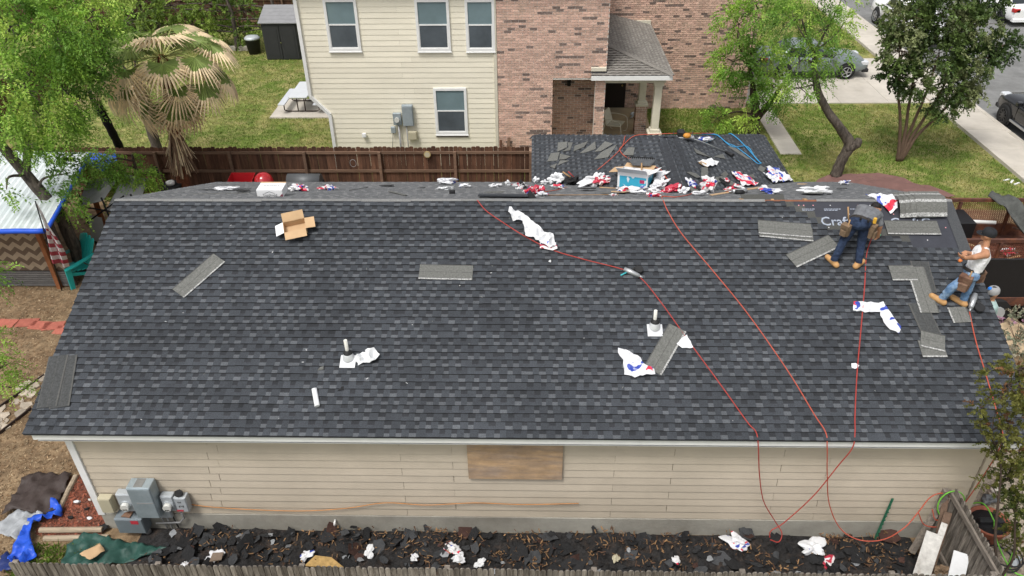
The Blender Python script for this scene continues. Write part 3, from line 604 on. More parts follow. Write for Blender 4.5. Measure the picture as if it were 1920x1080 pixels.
# ================================================================ TREES AND SHRUBS
def leaf_mats(key,cols,rough=.55,trans=.35):
    return [mat('leaf_%s_%d'%(key,i),c,rough,.12,2.,tint=True,trans=trans,spec=.35) for i,c in enumerate(cols)]
def foliage(name,blobs,mats,parent,org,seedv,per=26,spray=.34,ll=.05,lw=.016,droop=.5,feather=True,dens=1.,weights=None,shell=.45):
    """leaf sprays spread through ellipsoid lobes: each spray is a drooping stem carrying small leaf faces"""
    r=np.random.default_rng(seedv); Vs=[]; Ts=[]; Ms=[]; tips=[]
    for (cx,cy,cz,rx,rz,n) in blobs:
        n=int(n*dens); d=r.normal(size=(n,3)); d/=np.linalg.norm(d,axis=1)[:,None]
        rr=r.uniform(shell,1.,n)**(.6)
        # uneven outline: low-frequency lumps push sprays in and out
        lump=np.array([1+.35*noise.noise(Vector((q[0]*2.1+cx,q[1]*2.1+cy,q[2]*2.1+cz))) for q in d])
        c=np.array([cx,cy,cz])+d*(rr*lump)[:,None]*np.array([rx,rx,rz])
        gap=np.array([noise.noise(Vector((q[0]*1.3/rx+7,q[1]*1.3/rx,q[2]*1.3/rz))) for q in c])
        keep=gap>-.17; c=c[keep]; d=d[keep]; n=len(c)
        ax=d*.8+r.normal(0,.55,(n,3)); ax[:,2]-=droop*.5; ax/=np.linalg.norm(ax,axis=1)[:,None]
        cl=(gap[keep]>.1)*.0+np.clip((c[:,2]-cz)/rz*.12,-.15,.15)*0+1
        hue=np.array([noise.noise(Vector((q[0]*.9,q[1]*.9,q[2]*.9+5))) for q in c])
        tips.append(c)
        t=np.linspace(0,1,per)[None,:]+r.normal(0,.03,(n,per)); L=spray*r.uniform(.6,1.3,n)
        p=c[:,None,:]+ax[:,None,:]*(t*L[:,None])[:,:,None]; p[:,:,2]-=droop*spray*t**2*.8
        side=np.cross(ax,r.normal(size=(n,3))); side/=np.linalg.norm(side,axis=1)[:,None]+1e-9
        sg=np.where(np.arange(per)%2==0,1.,-1.)[None,:,None]
        ld=side[:,None,:]*sg*(1.0 if feather else .7)+ax[:,None,:]*(.45 if feather else .8)+r.normal(0,.35,(n,per,3)); ld[:,:,2]-=.25*droop; ld/=np.linalg.norm(ld,axis=2)[:,:,None]
        nn=np.cross(ld,np.broadcast_to(ax[:,None,:],ld.shape)+r.normal(0,.5,(n,per,3))); nn/=np.linalg.norm(nn,axis=2)[:,:,None]+1e-9
        sd=np.cross(ld,nn); l=ll*r.uniform(.6,1.35,(n,per,1)); w=lw*r.uniform(.7,1.3,(n,per,1))
        if feather: p=p+side[:,None,:]*sg*l*.3
        v=np.stack([p,p+ld*l*.55+sd*w,p+ld*l*1.1,p+ld*l*.5-sd*w],2).reshape(-1,4,3); Vs.append(v)
        tn=(r.uniform(.72,1.3,(n,1))*r.uniform(.8,1.2,(n,per))); Ts.append(tn.reshape(-1))
        k=len(mats); mi=np.clip(((hue*1.6+r.normal(0,.22,n))*k*.5+k*.5),0,k-1).astype(int); Ms.append(np.repeat(mi,per))
    V=np.concatenate(Vs)-np.array(org)
    o=quads(name,V,mats,np.concatenate(Ts),np.concatenate(Ms),parent); stuff(o); return np.concatenate(tips)
def tree(name,label,base,trunks,blobs,mats,bark,seedv,twigs=60,group=None,cat='tree',limb=.05,crown='crown',**kw):
    root=empty(name,label,cat,base,group); r=random.Random(seedv); org=Vector(base)
    tops=[]
    for (pts,rads) in trunks:
        sp=spline(pts,6); n=len(sp); rs=[]
        for i in range(n):
            q=i/(n-1)*(len(rads)-1); j=min(int(q),len(rads)-2); rs.append((rads[j]*(1-(q-j))+rads[j+1]*(q-j))*(1+.16*noise.noise(Vector((i*.9,seedv,0)))))
        sp=[p+Vector((noise.noise(p*1.3),noise.noise(p*1.3+Vector((5,0,0))),0))*.06 for p in sp]
        mb=MB(); mb.tube([p-org for p in sp],rs,9); mb.build('trunk',bark,root); tops.append((sp,rs))
    tips=foliage(crown,blobs,mats,root,base,seedv,**kw)
    # limbs to each lobe
    for (cx,cy,cz,rx,rz,n) in blobs:
        c=Vector((cx,cy,cz)); best=min(((sp[i],rs[i]) for sp,rs in tops for i in range(len(sp)//3,len(sp))),key=lambda q:(q[0]-c).length+max(0,(q[0].z-c.z))*1.5)
        a=best[0]; m=(a+c)/2+Vector((r.uniform(-.2,.2),r.uniform(-.2,.2),r.uniform(.0,.25)))*min(1,(c-a).length)
        mb=MB(); mb.tube([p-org for p in spline([a,m,c],5)],[min(best[1]*.8,limb)*(1-.75*i/10) for i in range(11)],6); mb.build('limb',bark,root)
    tw=MB(); 
    for i in range(twigs):
        t=Vector(tips[r.randrange(len(tips))]); c=min((Vector(b[:3]) for b in blobs),key=lambda q:(q-t).length)
        m=(t+c)/2+Vector((r.uniform(-.1,.1),r.uniform(-.1,.1),r.uniform(-.05,.12))); tw.tube([p-org for p in (c,m,t)],[.016,.011,.004],4)
    if twigs: stuff(tw.build('twig',bark,root))
    return root
def blob(u): return u
m_bark=mat('rough_grey_bark',(.115,.095,.078),.95,.4,9,.9,30,rgb2=(.055,.045,.038),stretch=(2,2,.5)); m_bark2=mat('dark_brown_bark',(.06,.042,.032),.95,.4,9,.8,30,stretch=(2,2,.5)); m_bark3=mat('smooth_brown_bark',(.13,.085,.06),.9,.3,8,.5,30,stretch=(2,2,.5))
GB=leaf_mats('bright',[(.10,.205,.03),(.18,.335,.05),(.28,.46,.07),(.43,.575,.11)])
GD=leaf_mats('dark',[(.032,.06,.016),(.06,.10,.026),(.10,.15,.04),(.20,.23,.10)],.4,.2)
GO=leaf_mats('olive',[(.10,.16,.03),(.18,.27,.045),(.27,.37,.07)])
GR=leaf_mats('red_tipped',[(.05,.07,.014),(.10,.115,.022),(.15,.15,.035),(.20,.10,.045)])
def BL(lst): return [(x,Y,z,r,r*.8,n) for ((x,z),Y,r,n) in lst]
# feathery tree over the left yard
tree('feathery_tree','tall feathery bright green tree leaning over the metal-roofed shed',(-4.45,9.3,0),
 [([(-4.45,9.3,0),(-4.4,9.25,.9),(-4.5,9.2,1.9),(-4.9,9.2,3.0),(-5.6,9.4,4.2),(-6.2,9.6,5.2)],[.2,.17,.16,.15,.11,.05]),([(-4.9,9.2,3.0),(-4.8,9.7,4.1),(-4.7,10.1,5.2)],[.1,.08,.03])],
 BL([((-4.292,6.705),9.8,1.35,330),((-3.525,6.433),10.3,1.35,330),((-2.871,6.690),10.8,.75,110),((-4.212,5.245),9.4,1.25,300),((-3.650,5.099),10,1.0,210),((-5.084,4.495),9.0,.6,70),((-4.057,4.249),9.6,.8,150),((-2.935,5.590),10.4,.4,40),
  ((-3.787,3.078),9.2,.5,65),((-3.936,2.184),9.1,.38,40),((-4.700,3.214),8.0,.2,14),((-4.325,3.639),9.3,.45,45)]),
 GB,m_bark,31,twigs=70,per=30,spray=.42,ll=.075,lw=.018,droop=.5,dens=1.3)
# slighter feathery tree behind the roof corner
tree('feathery_tree','thin feathery green tree drooping beside the left end of the brown fence',(-3.3,11.6,0),
 [([(-3.3,11.6,0),(-3.4,11.7,1.2),(-3.5,11.9,2.4)],[.09,.07,.03])],
 BL([((-3.713,2.052),11.6,.55,90),((-3.188,1.756),11.6,.36,50),((-4.240,2.368),11.4,.42,60),((-4.039,1.692),11.2,.32,30)]),GB,m_bark2,33,twigs=25,per=30,spray=.4,ll=.07,lw=.017,dens=1.6,droop=.9,limb=.03)
# branch tips of a tree standing at the left edge of the yard
tree('feathery_tree','feathery branch tips reaching in low at the left edge',(-6.6,2.6,0),
 [([(-6.6,2.6,0),(-6.3,2.8,1.2),(-5.8,3.0,2.2)],[.12,.09,.04])],
 BL([((-2.545,1.631),3.0,.33,45),((-2.570,2.327),3.0,.4,50),((-2.411,1.182),2.9,.16,14),((-2.732,3.280),4.0,.3,36)]),GB,m_bark,35,twigs=12,per=30,spray=.34,ll=.055,lw=.012,droop=.7)
# mesquite with burl on the lawn
tree('mesquite_tree','leaning rough-barked tree with a burl, rooted in the lawn behind the brown tarp',(18.8,15.35,0),
 [([(18.8,15.35,0),(18.95,15.35,.7),(19.0,15.4,1.25),(18.6,15.4,1.75),(18.0,15.45,2.45),(17.6,15.5,3.1),(17.3,15.6,4.2)],[.20,.17,.19,.15,.13,.12,.05]),([(18.95,15.35,1.0),(19.2,15.32,1.25),(19.25,15.3,1.42)],[.15,.16,.10])],
 BL([((16.523,5.174),15.6,.85,150),((17.475,4.925),15.6,.62,90),((16.896,3.956),15.5,.72,130),((17.845,4.069),15.4,.55,80),((18.039,5.193),15.5,.32,30),((16.568,6.076),15.8,.8,110),((17.873,5.857),15.7,.55,60),((17.030,3.122),15.4,.5,60),((17.664,3.452),15.2,.32,30)]),
 GB,m_bark,41,twigs=60,per=30,spray=.36,ll=.065,lw=.016,droop=.5,dens=1.15)
tree('mesquite_tree','bright green tree with a forked dark trunk beside the concrete path',(16.95,19.2,0),
 [([(16.95,19.2,0),(16.9,19.2,.6),(16.7,19.2,1.5),(16.4,19.2,2.6)],[.24,.19,.13,.05]),([(16.92,19.2,.5),(17.3,19.2,1.1),(17.7,19.2,1.9)],[.16,.12,.05])],
 BL([((15.745,4.124),19.2,.85,130),((15.754,2.784),19.2,.8,140),((16.773,2.910),19.1,.75,120),((16.536,1.851),19.0,.6,80),((17.256,1.919),18.8,.5,60),((15.562,2.088),19.2,.45,50),((16.315,4.673),19.2,.8,100),((15.321,0.829),18.6,.42,50),((16.362,0.844),18.4,.34,35),((17.494,1.383),18.6,.35,34)]),
 GB,m_bark2,43,twigs=50,per=28,spray=.36,ll=.075,lw=.02,droop=.5,dens=1.4)
# dark multi-stemmed tree
st=[]
for (x,z,y) in ((20.6,2.6,16.6),(21.2,2.7,16.8),(21.7,2.6,16.5),(22.3,2.4,16.6),(22.9,2.1,16.7)):
    x=21.5+(x-21.5)*.8; st.append(([(21.5+(x-21.5)*.06,16.6,0),(21.5+(x-21.5)*.34,16.6,1.0),(x,y,z),(x+(x-21.6)*.4,y,z+1.3)],[.07,.055,.042,.018]))
tree('broadleaf_tree','dark green multi-stemmed tree on the lawn next to the street',(21.5,16.6,0),st,
 BL([((20.515,4.832),16.8,.72,150),((21.550,5.079),16.8,.8,170),((22.673,4.707),16.6,.72,150),((20.503,3.944),16.6,.62,120),((21.687,3.882),16.5,.8,170),((22.976,3.733),16.4,.68,130),((23.722,4.104),16.6,.45,60),((21.132,2.938),16.4,.5,75),((22.447,2.786),16.3,.55,90),((20.400,3.144),16.6,.36,36),((22.262,2.085),16.2,.36,36),((22.972,2.638),16.2,.4,44),((21.011,5.775),17.0,.8,120),((22.938,5.518),17.0,.6,70)]),
 GD,m_bark3,45,twigs=80,per=22,spray=.3,ll=.09,lw=.028,droop=.35,feather=False,shell=.3,dens=2.0)
# red-tipped shrub, right foreground
tree('shrub','red-tipped evergreen shrub in the gravel at the right front corner',(16.0,-1.15,0),
 [([(16.0,-1.15,0),(15.9,-1.1,.9),(15.65,-.9,2.0),(15.5,-.7,3.0)],[.032,.028,.02,.01]),([(16.03,-1.12,0),(16.15,-1.0,1.1),(15.95,-.8,2.2)],[.026,.02,.01])],
 BL([((15.962,2.092),-.7,.22,50),((16.372,1.321),-.75,.22,40),((15.146,4.465),-.6,.30,85),((15.495,3.979),-.6,.30,85),((15.297,3.658),-.6,.24,50),((15.703,3.109),-.6,.3,90),((16.084,2.410),-.6,.30,85),((15.763,2.581),-.65,.22,50),((15.501,2.462),-.6,.10,12),((15.215,4.779),-.6,.18,30),((14.906,4.056),-.6,.09,10),((15.370,3.274),-.6,.16,24),((16.223,1.651),-.7,.2,30)]),
 GR,m_bark2,47,twigs=40,per=18,spray=.12,ll=.04,lw=.014,droop=.2,feather=False,limb=.02,cat='shrub',dens=1.35)
# background trees
for i,(bx,by,bl,lab) in enumerate(((( -6.6),30.0,[((-10.970,2.118),30.0,1.1,110),((-9.469,2.238),30.0,1.0,100),((-10.123,1.185),29.6,.7,60),((-12.011,1.008),29.8,.9,70)],'pale green tree behind the tall palm in the far yard'),
        ((-4.6),30.6,[((-7.614,1.949),30.6,1.1,110),((-6.157,1.811),30.6,.9,90),((-7.910,0.931),30.0,.8,70),((-6.227,0.867),30.2,.5,40),((-8.594,1.460),30.0,.6,45)],'pale green tree in front of the far fence near the shed'))):
    tree('leafy_tree',lab,(bx,by,0),[([(bx,by,0),(bx+.1,by,1.4),(bx-.1,by,3.0)],[.14,.1,.05])],BL(bl),GO,m_bark,51+i,twigs=90,per=20,spray=.45,ll=.10,lw=.04,droop=.3,feather=False,group=None,dens=1.7)
tree('leafy_tree','slim grey-trunked tree standing behind the palm beyond the brown fence',(-4.95,16.3,0),[([(-4.95,16.3,0),(-5.0,16.3,1.4),(-5.05,16.3,3.0)],[.19,.17,.12])],BL([((-5.622,4.059),16.6,.6,50),((-5.184,4.914),17.0,.8,70)]),GO,m_bark,55,twigs=20,per=20,spray=.4,ll=.09,lw=.03,droop=.4,feather=False)
# ---------------------------------------------------------------- fan palms
m_fgreen=mat('palm_green',(.19,.255,.065),.55,.2,6,tint=True,trans=.25); m_ftan=mat('palm_dry_tan',(.76,.61,.40),.8,.2,6,tint=True,trans=.2); m_fbrn=mat('palm_dead_brown',(.21,.13,.085),.9,.3,6,tint=True); m_pet=mat('palm_petiole',(.38,.40,.14),.6,.2,5)
m_trunk_red=mat('palm_trunk_red',(.17,.06,.03),.95,.4,10,.9,30)
def frond_mesh(R,nseg,span,fold,droopk,green,r,m_in,m_out):
    """fan blade with pleated segments; tips split and bend down (-Z); petiole comes in along -X"""
    mb=MB()
    for i in range(nseg):
        a0=-span/2+span*i/nseg; a1=a0+span/nseg; am=(a0+a1)/2; RR=R*(.82+.18*math.cos(am))*r.uniform(.9,1.08)
        def P(a,q,lift=0,w=1.):
            x,y=math.cos(a)*q,math.sin(a)*q; return (x,y,-droopk*(q/R)**2.4*R+lift)
        g=green*r.uniform(.85,1.15)*R; t=r.uniform(.75,1.25)
        l=.018
        vs=[P(a0,.02),P(am,.02,0),P(a1,.02),P(a0,g*.75,-l),P(am,g*.75,l),P(a1,g*.75,-l)]
        mb.add(vs,[(0,1,4,3),(1,2,5,4)],0,t)
        q=RR*.72; aw=(a1-a0)*.22; tw=r.uniform(-.05,.05)
        vs=[P(a0,g*.75,-l),P(am,g*.75,l),P(a1,g*.75,-l),P(am-aw*1.1+tw*.3,q,-l-.01),P(am+tw*.3,q,l*.6),P(am+aw*1.1+tw*.3,q,-l-.01),P(am+tw,RR*1.05,-.06*r.random())]
        mb.add(vs,[(0,1,4,3),(1,2,5,4),(3,4,6),(4,5,6)],1,t*r.uniform(.85,1.15))
    return mb.mesh('frond',[m_in,m_out])
def palm(label,base,top,rt0,rt1,fronds,bark,seedv,skirt=True,skz=(1.0,2.6),skr=.55,skn=420):
    r=random.Random(seedv); root=empty('palm_tree',label,'palm tree',base); b=Vector(base); t=Vector(top)-b
    mid=t*.5+Vector((.03,0,0)); sp=spline([(0,0,0),mid,t],8); mb=MB(); mb.tube(sp,[(rt0*(1-i/16)+rt1*i/16)*(1+(.09 if i%2 else -.05)) for i in range(17)],12); mb.build('trunk',bark,root)
    V=[frond_mesh(.80,26,rad(250),.1,.34,.60,r,m_fgreen,m_ftan),frond_mesh(.80,24,rad(215),.1,.62,.40,r,m_fgreen,m_ftan),frond_mesh(.78,26,rad(240),.1,.35,.95,r,m_fgreen,m_fgreen),frond_mesh(.85,26,rad(230),.1,.45,.66,r,m_fgreen,m_ftan),frond_mesh(.8,24,rad(200),.1,1.0,.3,r,m_fbrn,m_ftan)]
    for (az,el,ln,vi,sc) in fronds:
        a,e=rad(az),rad(el); d=Vector((math.cos(a)*math.cos(e),math.sin(a)*math.cos(e),math.sin(e)))
        p0=t+Vector((math.cos(a)*.1,math.sin(a)*.1,.0)); pts=[p0+d*ln*k/5+Vector((0,0,-.22*ln*(k/5)**2)) for k in range(6)]
        hd=(pts[5]-pts[4]).normalized(); mb=MB(); mb.tube(pts,[.024,.022,.02,.017,.014,.012],5)
        f=mb.build('frond',m_pet,root)
        tilt=rad(-28) if el>-20 else rad(-15)
        xa=(hd+Vector((0,0,math.sin(tilt)))).normalized(); ya=Vector((0,0,1)).cross(xa)
        ya=ya.normalized() if ya.length>.05 else Vector((0,1,0)); za=xa.cross(ya)
        M=Matrix(((xa.x,ya.x,za.x,pts[5].x),(xa.y,ya.y,za.y,pts[5].y),(xa.z,ya.z,za.z,pts[5].z),(0,0,0,1)))@Matrix.Scale(sc,4)
        ob('blade',V[vi],f,M)
    if skirt:
        rr=np.random.default_rng(seedv); n=skn; a=rr.uniform(0,2*np.pi,n); zt=rr.uniform(skz[0]+.5,skz[1],n); ln=rr.uniform(.4,1.0,n); ro=skr*rr.uniform(.35,1.0,n)*(0.5+.5*(zt-skz[0])/(skz[1]-skz[0]))
        c=np.stack([np.cos(a)*(rt1+.02),np.sin(a)*(rt1+.02),zt],1); e_=np.stack([np.cos(a)*(rt1+ro),np.sin(a)*(rt1+ro),np.maximum(zt-ln,skz[0]-.1)],1); s=np.stack([-np.sin(a),np.cos(a),a*0],1)*rr.uniform(.01,.03,n)[:,None]
        e_[:,:2]+=rr.normal(0,.04,(n,2)); ax=np.interp(zt,[0,t.z],[0,t.x])[:,None]*np.array([[1,0,0]])
        Vq=np.stack([c-s,c+s,e_+s*.5,e_-s*.5],1)+ax[:,None,:]; stuff(quads('dead_frond_skirt',Vq,[m_ftan,m_fbrn],rr.uniform(.6,1.2,n),(rr.random(n)<.6).astype(np.int32),root))
    return root
r=random.Random(77); FR=[]
px,pz_=-2.385,4.970
for k in range(9): FR.append((k*40+r.uniform(-12,12),r.uniform(38,66),1.0,r.choice((2,2,0)),r.uniform(1.05,1.25)))
for k in range(10): FR.append((k*36+r.uniform(-9,9),r.uniform(8,26),1.5,r.choice((0,3,1,0)),r.uniform(1.0,1.2)))
for k in range(9): FR.append((k*40+18+r.uniform(-10,10),r.uniform(-30,-8),1.45,r.choice((3,1,0,1)),r.uniform(1.0,1.2)))
for k in range(5): FR.append((-140+k*26+r.uniform(-8,8),r.uniform(-62,-45),1.25,r.choice((3,0)),r.uniform(1.05,1.25)))
palm('shaggy fan palm with green and tan fronds in front of the brown fence',(-2.85,13.1,0),(px,13.1,pz_),.2,.16,FR,m_trunk_red,61,True,(1.3,2.7),.36,260)
FR=[(k*52+r.uniform(-15,15),r.uniform(10,45),.5,r.choice((2,4)),.6) for k in range(6)]
m_burnt=mat('blackened_trunk',(.014,.012,.011),.9,.4,12,.9,40)
bx,bz=-4.374,4.094
palm('small leaning palm with a blackened trunk left of the shaggy palm',(-5.648,15.426,0),(bx,12.4,bz),.13,.12,FR,m_burnt,63,True,(bz-1.7,bz-.5),.35,160)

# ================================================================ VEHICLES   (local +X = forward)
m_tyre=mat('tyre_rubber',(.018,.018,.018),.85,.1,20); m_rim=mat('alloy_rim',(.45,.46,.47),.35,.05,5,metal=.8); m_rimd=mat('dark_alloy_rim',(.06,.06,.062),.35,.05,5,metal=.7)
m_cgl=mat('car_glass',(.018,.024,.028),.06,.05,2,spec=.8); m_trimb=mat('black_plastic_trim',(.02,.02,.021),.6,.1,8); m_chrome=mat('chrome',(.7,.7,.7),.15,.02,3,metal=1)
m_hl=mat('headlamp_lens',(.6,.62,.64),.1,.05,4,spec=.8); m_tl=mat('tail_lamp_red',(.42,.015,.02),.15,.1,4,spec=.7)
def wheel_meshes(R,wd,ns,rimm):
    a=MB(); a.loft([[(math.cos(2*math.pi*k/24)*q,y,math.sin(2*math.pi*k/24)*q) for k in range(24)] for q,y in ((R*.66,-wd/2+.02),(R*.93,-wd/2),(R,-wd/2+.04),(R,wd/2-.04),(R*.93,wd/2),(R*.66,wd/2-.02))],0,1,False,False,None,True); a.cyl((0,-wd/2+.07,0),R*.66,.02,20,0,axis='Y')
    b=MB(); b.loft([[(math.cos(2*math.pi*k/24)*q,y,math.sin(2*math.pi*k/24)*q) for k in range(24)] for q,y in ((R*.68,-wd/2+.012),(R*.66,-wd/2-.004),(R*.58,-wd/2+.03))],0,1,False,False,None,True)
    b.cyl((0,-wd/2+.002,0),R*.14,.05,12,0,axis='Y')
    for i in range(ns): 
        M=RY(360/ns*i); b.loft([[(R*.1,y,-R*.07),(R*.1,y,R*.07),(R*.63,y+.006,R*.045),(R*.63,y+.006,-R*.045)] for y in (-wd/2+.035,-wd/2+.008)],0,1,True,True,M)
    return a.mesh('tyre',m_tyre), b.mesh('rim',rimm)
def car(name,label,M,paint,P,rimm,ns=5):
    root=empty(name,label,P.get('cat','car'),M); L,Wd=P['L'],P['W']; hw=Wd/2
    st=P['st']      # stations: x, half width factor, bottom z, shoulder z, crown
    mb=MB(); rings=[]
    for (x,wf,zb,zs,cr) in st:
        w=hw*wf; h=[(w*.90,zb),(w*.985,zb+.10),(w,zb+.28),(w*.985,zs-.16),(w*.955,zs-.05),(w*.86,zs+cr*.35),(w*.45,zs+cr*.85)]
        rings.append([(x,y,z) for y,z in h]+[(x,0,zs+cr)]+[(x,-y,z) for y,z in reversed(h)])
    mb.loft(rings,0,1,True,True,None,True); body=mb.build('body',paint,root)
    # cabin rings
    def ring(x0,x1,w,z,rd): return [(x0-rd*.2,w-rd,z),(x0-rd,w,z),(x1+rd,w,z),(x1,w-rd,z),(x1,-w+rd,z),(x1+rd,-w,z),(x0-rd,-w,z),(x0-rd*.2,-w+rd,z)]
    (bx0,bx1,bw,bz),(tx0,tx1,tw,tz)=P['cab']
    R=[ring(bx0,bx1,bw*hw,bz,.08)]
    for f in (.55,.9,1.): q=f; k=f if f<1 else 1; R.append(ring(bx0+(tx0-bx0)*k-(.12 if f==1 else 0),bx1+(tx1-bx1)*k+(.1 if f==1 else 0),(bw+(tw-bw)*k)*hw-(.10 if f==1 else 0),bz+(tz-bz)*(.55 if f==.55 else .93 if f==.9 else 1.),.1))
    mb=MB(); mb.loft(R,0,1,False,True,None,True); mb.build('cabin',paint,root)
    def S(side,f,g):     # point on side glass: f along, g up
        x0=bx0+(tx0-bx0)*g-.1; x1=bx1+(tx1-bx1)*g+.1; return (x0+(x1-x0)*f, side*((bw+(tw-bw)*g)*hw+.012), bz+(tz-bz)*g)
    for side in (1,-1):
        n=P.get('nwin',2); e=[.03,.5,.97] if n==2 else [.03,.36,.68,.97]
        for i in range(n):
            mb=MB(); q=[S(side,e[i]+.02,.10),S(side,e[i+1]-.02,.10),S(side,e[i+1]-.02,.82),S(side,e[i]+.02,.82)]; q2=[(x,y-side*.03,z) for x,y,z in q]; mb.loft([q2,q]); mb.build('window',m_cgl,root)
        mb=MB(); mx=bx0-.28; mb.bbox(mx-.1,mx+.1,side*hw*.98-.02*side-.1+.1*side,side*hw*.98+.1+.1*side,bz+.02,bz+.17,.03); mb.build('mirror',paint,root)
        for xx in P['doors']:
            mb=MB(); mb.box(xx-.006,xx+.006,side*hw*.993-.01,side*hw*.993+.01,P['sill'],bz-.1); mb.build('door_gap',m_trimb,root)
        for xx in P['handles']: mb=MB(); mb.bbox(xx-.1,xx+.1,side*(hw*.992)-.015,side*(hw*.992)+.015,bz-.2,bz-.165,.006); mb.build('door_handle',P.get('hm',paint),root)
        mb=MB(); mb.bbox(P['ax'][1]+.42,P['ax'][0]-.42,side*hw*.97-.05,side*hw*.97+.05,P['sill']-.13,P['sill']-.05,.01); mb.build('running_board' if P.get('boards') else 'side_sill',m_rim if P.get('boards') else m_trimb,root)
    for nm,(xa,xb) in (('windscreen',(bx0,tx0)),('rear_window',(bx1,tx1))):
        sg=1 if nm=='windscreen' else -1; mb=MB(); q=[]
        for g,wk in ((.10,.86),(.10,-.86),(.86,-.84),(.86,.84)): q.append((xa+(xb-xa)*g+sg*.012,wk*(bw+(tw-bw)*g)*hw,bz+(tz-bz)*g+.008))
        mb.loft([[(x-sg*.03,y,z-.02) for x,y,z in q],q]); mb.build(nm,m_cgl,root)
    ty,ri=wheel_meshes(P['R'],.24,ns,rimm)
    for ax in P['ax']:
        for side in (1,-1):
            w_=ob('wheel',ty,root,T(ax,-hw*.955 if side<0 else hw*.955,P['R'])@(RZ(180) if side>0 else Matrix.Identity(4))); ob('rim',ri,w_,Matrix.Identity(4))
            mb=MB(); mb.cyl((ax,side*hw*.90 if side>0 else -hw*1.004,P['R']+.02),P['R']*1.17,hw*.104,26,axis='Y'); mb.build('wheel_arch',m_trimb,root)
    fx,rx=st[-1][0],st[0][0]; zf=P['lz']
    for side in (1,-1):
        mb=MB(); mb.bbox(fx-.42,fx-.03,side*hw*.72-.17,side*hw*.72+.17,zf-.09,zf+.06,.03); mb.build('headlight',m_hl,root)
        mb=MB(); mb.bbox(rx+.0,rx+.30,side*hw*.78-.17,side*hw*.78+.17,P['tz']-.10,P['tz']+.08,.03); mb.build('tail_light',m_tl,root)
    mb=MB(); mb.bbox(fx-.06,fx+.02,-hw*.5,hw*.5,zf-.28,zf-.04,.02); mb.build('grille',m_trimb,root)
    mb=MB(); mb.bbox(fx-.25,fx+.04,-hw*.9,hw*.9,P['bz'],P['bz']+.16,.04); mb.build('front_bumper',P.get('bm',m_trimb),root)
    mb=MB(); mb.bbox(rx-.05,rx+.25,-hw*.9,hw*.9,P['bz'],P['bz']+.18,.04); mb.build('rear_bumper',P.get('bm',m_trimb),root)
    return root
m_blk=mat('black_car_paint',(.012,.012,.014),.15,.05,2,spec=.7); m_wht=mat('white_car_paint',(.80,.80,.80),.25,.02,2,spec=.5); m_gry=mat('grey_green_car_paint',(.20,.235,.235),.28,.04,2,spec=.6,metal=.3)
suv=dict(cat='suv',L=5.0,W=1.98,st=[(-2.5,.90,.42,.98,.03),(-2.4,.97,.38,1.08,.03),(-1.0,1,.36,1.10,.03),(.6,1,.36,1.10,.04),(1.05,1,.36,1.10,.06),(1.9,.985,.38,1.04,.07),(2.3,.94,.42,.98,.06),(2.46,.86,.48,.86,.03)],cab=((1.0,-2.38,.93,1.06),(.25,-2.1,.80,1.80)),nwin=3,doors=(.85,-.15,-1.1),handles=(.05,-.9),sill=.48,ax=(1.52,-1.42),R=.40,boards=True,lz=.98,tz=1.05,bz=.45)
sedan=dict(L=4.8,W=1.84,st=[(-2.4,.86,.36,.86,.03),(-2.25,.95,.30,1.0,.04),(-1.5,1,.26,.99,.04),(.3,1,.26,.93,.05),(1.0,1,.26,.90,.07),(1.9,.97,.28,.82,.07),(2.25,.90,.32,.72,.05),(2.4,.78,.36,.6,.02)],cab=((1.05,-1.85,.90,.90),(.10,-1.0,.70,1.44)),nwin=2,doors=(.85,-.15,-1.15),handles=(.0,-.95),sill=.34,ax=(1.42,-1.36),R=.33,lz=.70,tz=.86,bz=.28,)
truck=dict(cat='pickup truck',L=5.8,W=2.0,st=[(-2.9,.95,.52,1.12,.0),(-2.8,.99,.46,1.15,.0),(-1.0,1,.44,1.15,.0),(.7,1,.44,1.15,.03),(1.4,1,.44,1.15,.05),(2.4,.985,.46,1.10,.05),(2.8,.95,.5,1.04,.04),(2.9,.9,.55,.95,.02)],cab=((1.35,-.95,.92,1.12),(.65,-.75,.80,1.85)),nwin=2,doors=(1.15,.1,-.9),handles=(.25,-.75),sill=.55,ax=(1.85,-1.75),R=.40,boards=True,lz=.98,tz=1.0,bz=.5,bm=m_chrome)
sx,sy=26.679,19.858
car('suv','black suv with running boards parked at the kerb on the right edge',T(sx+.98,sy-1.45,.008)@RZ(90),m_blk,suv,m_rimd,10)
sx,sy=26.989,34.234
car('pickup_truck','white pickup truck parked at the kerb behind the dark green tree',T(sx+1.0,sy-1.75,.008)@RZ(90),m_wht,truck,m_rim,6)
sx,sy=33.728,34.420
sedanw=dict(sedan); sedanw['bm']=m_wht
car('car','white sedan seen from behind at the far side of the street',T(sx+.92,sy+1.40,.008)@RZ(90),m_wht,sedanw,m_rimd,5)
sx,sy=22.384,25.220
car('car','grey green sedan on the driveway half hidden by the leaning tree',T(sx-1.42,sy+.92,.04),m_gry,sedan,m_rim,5)

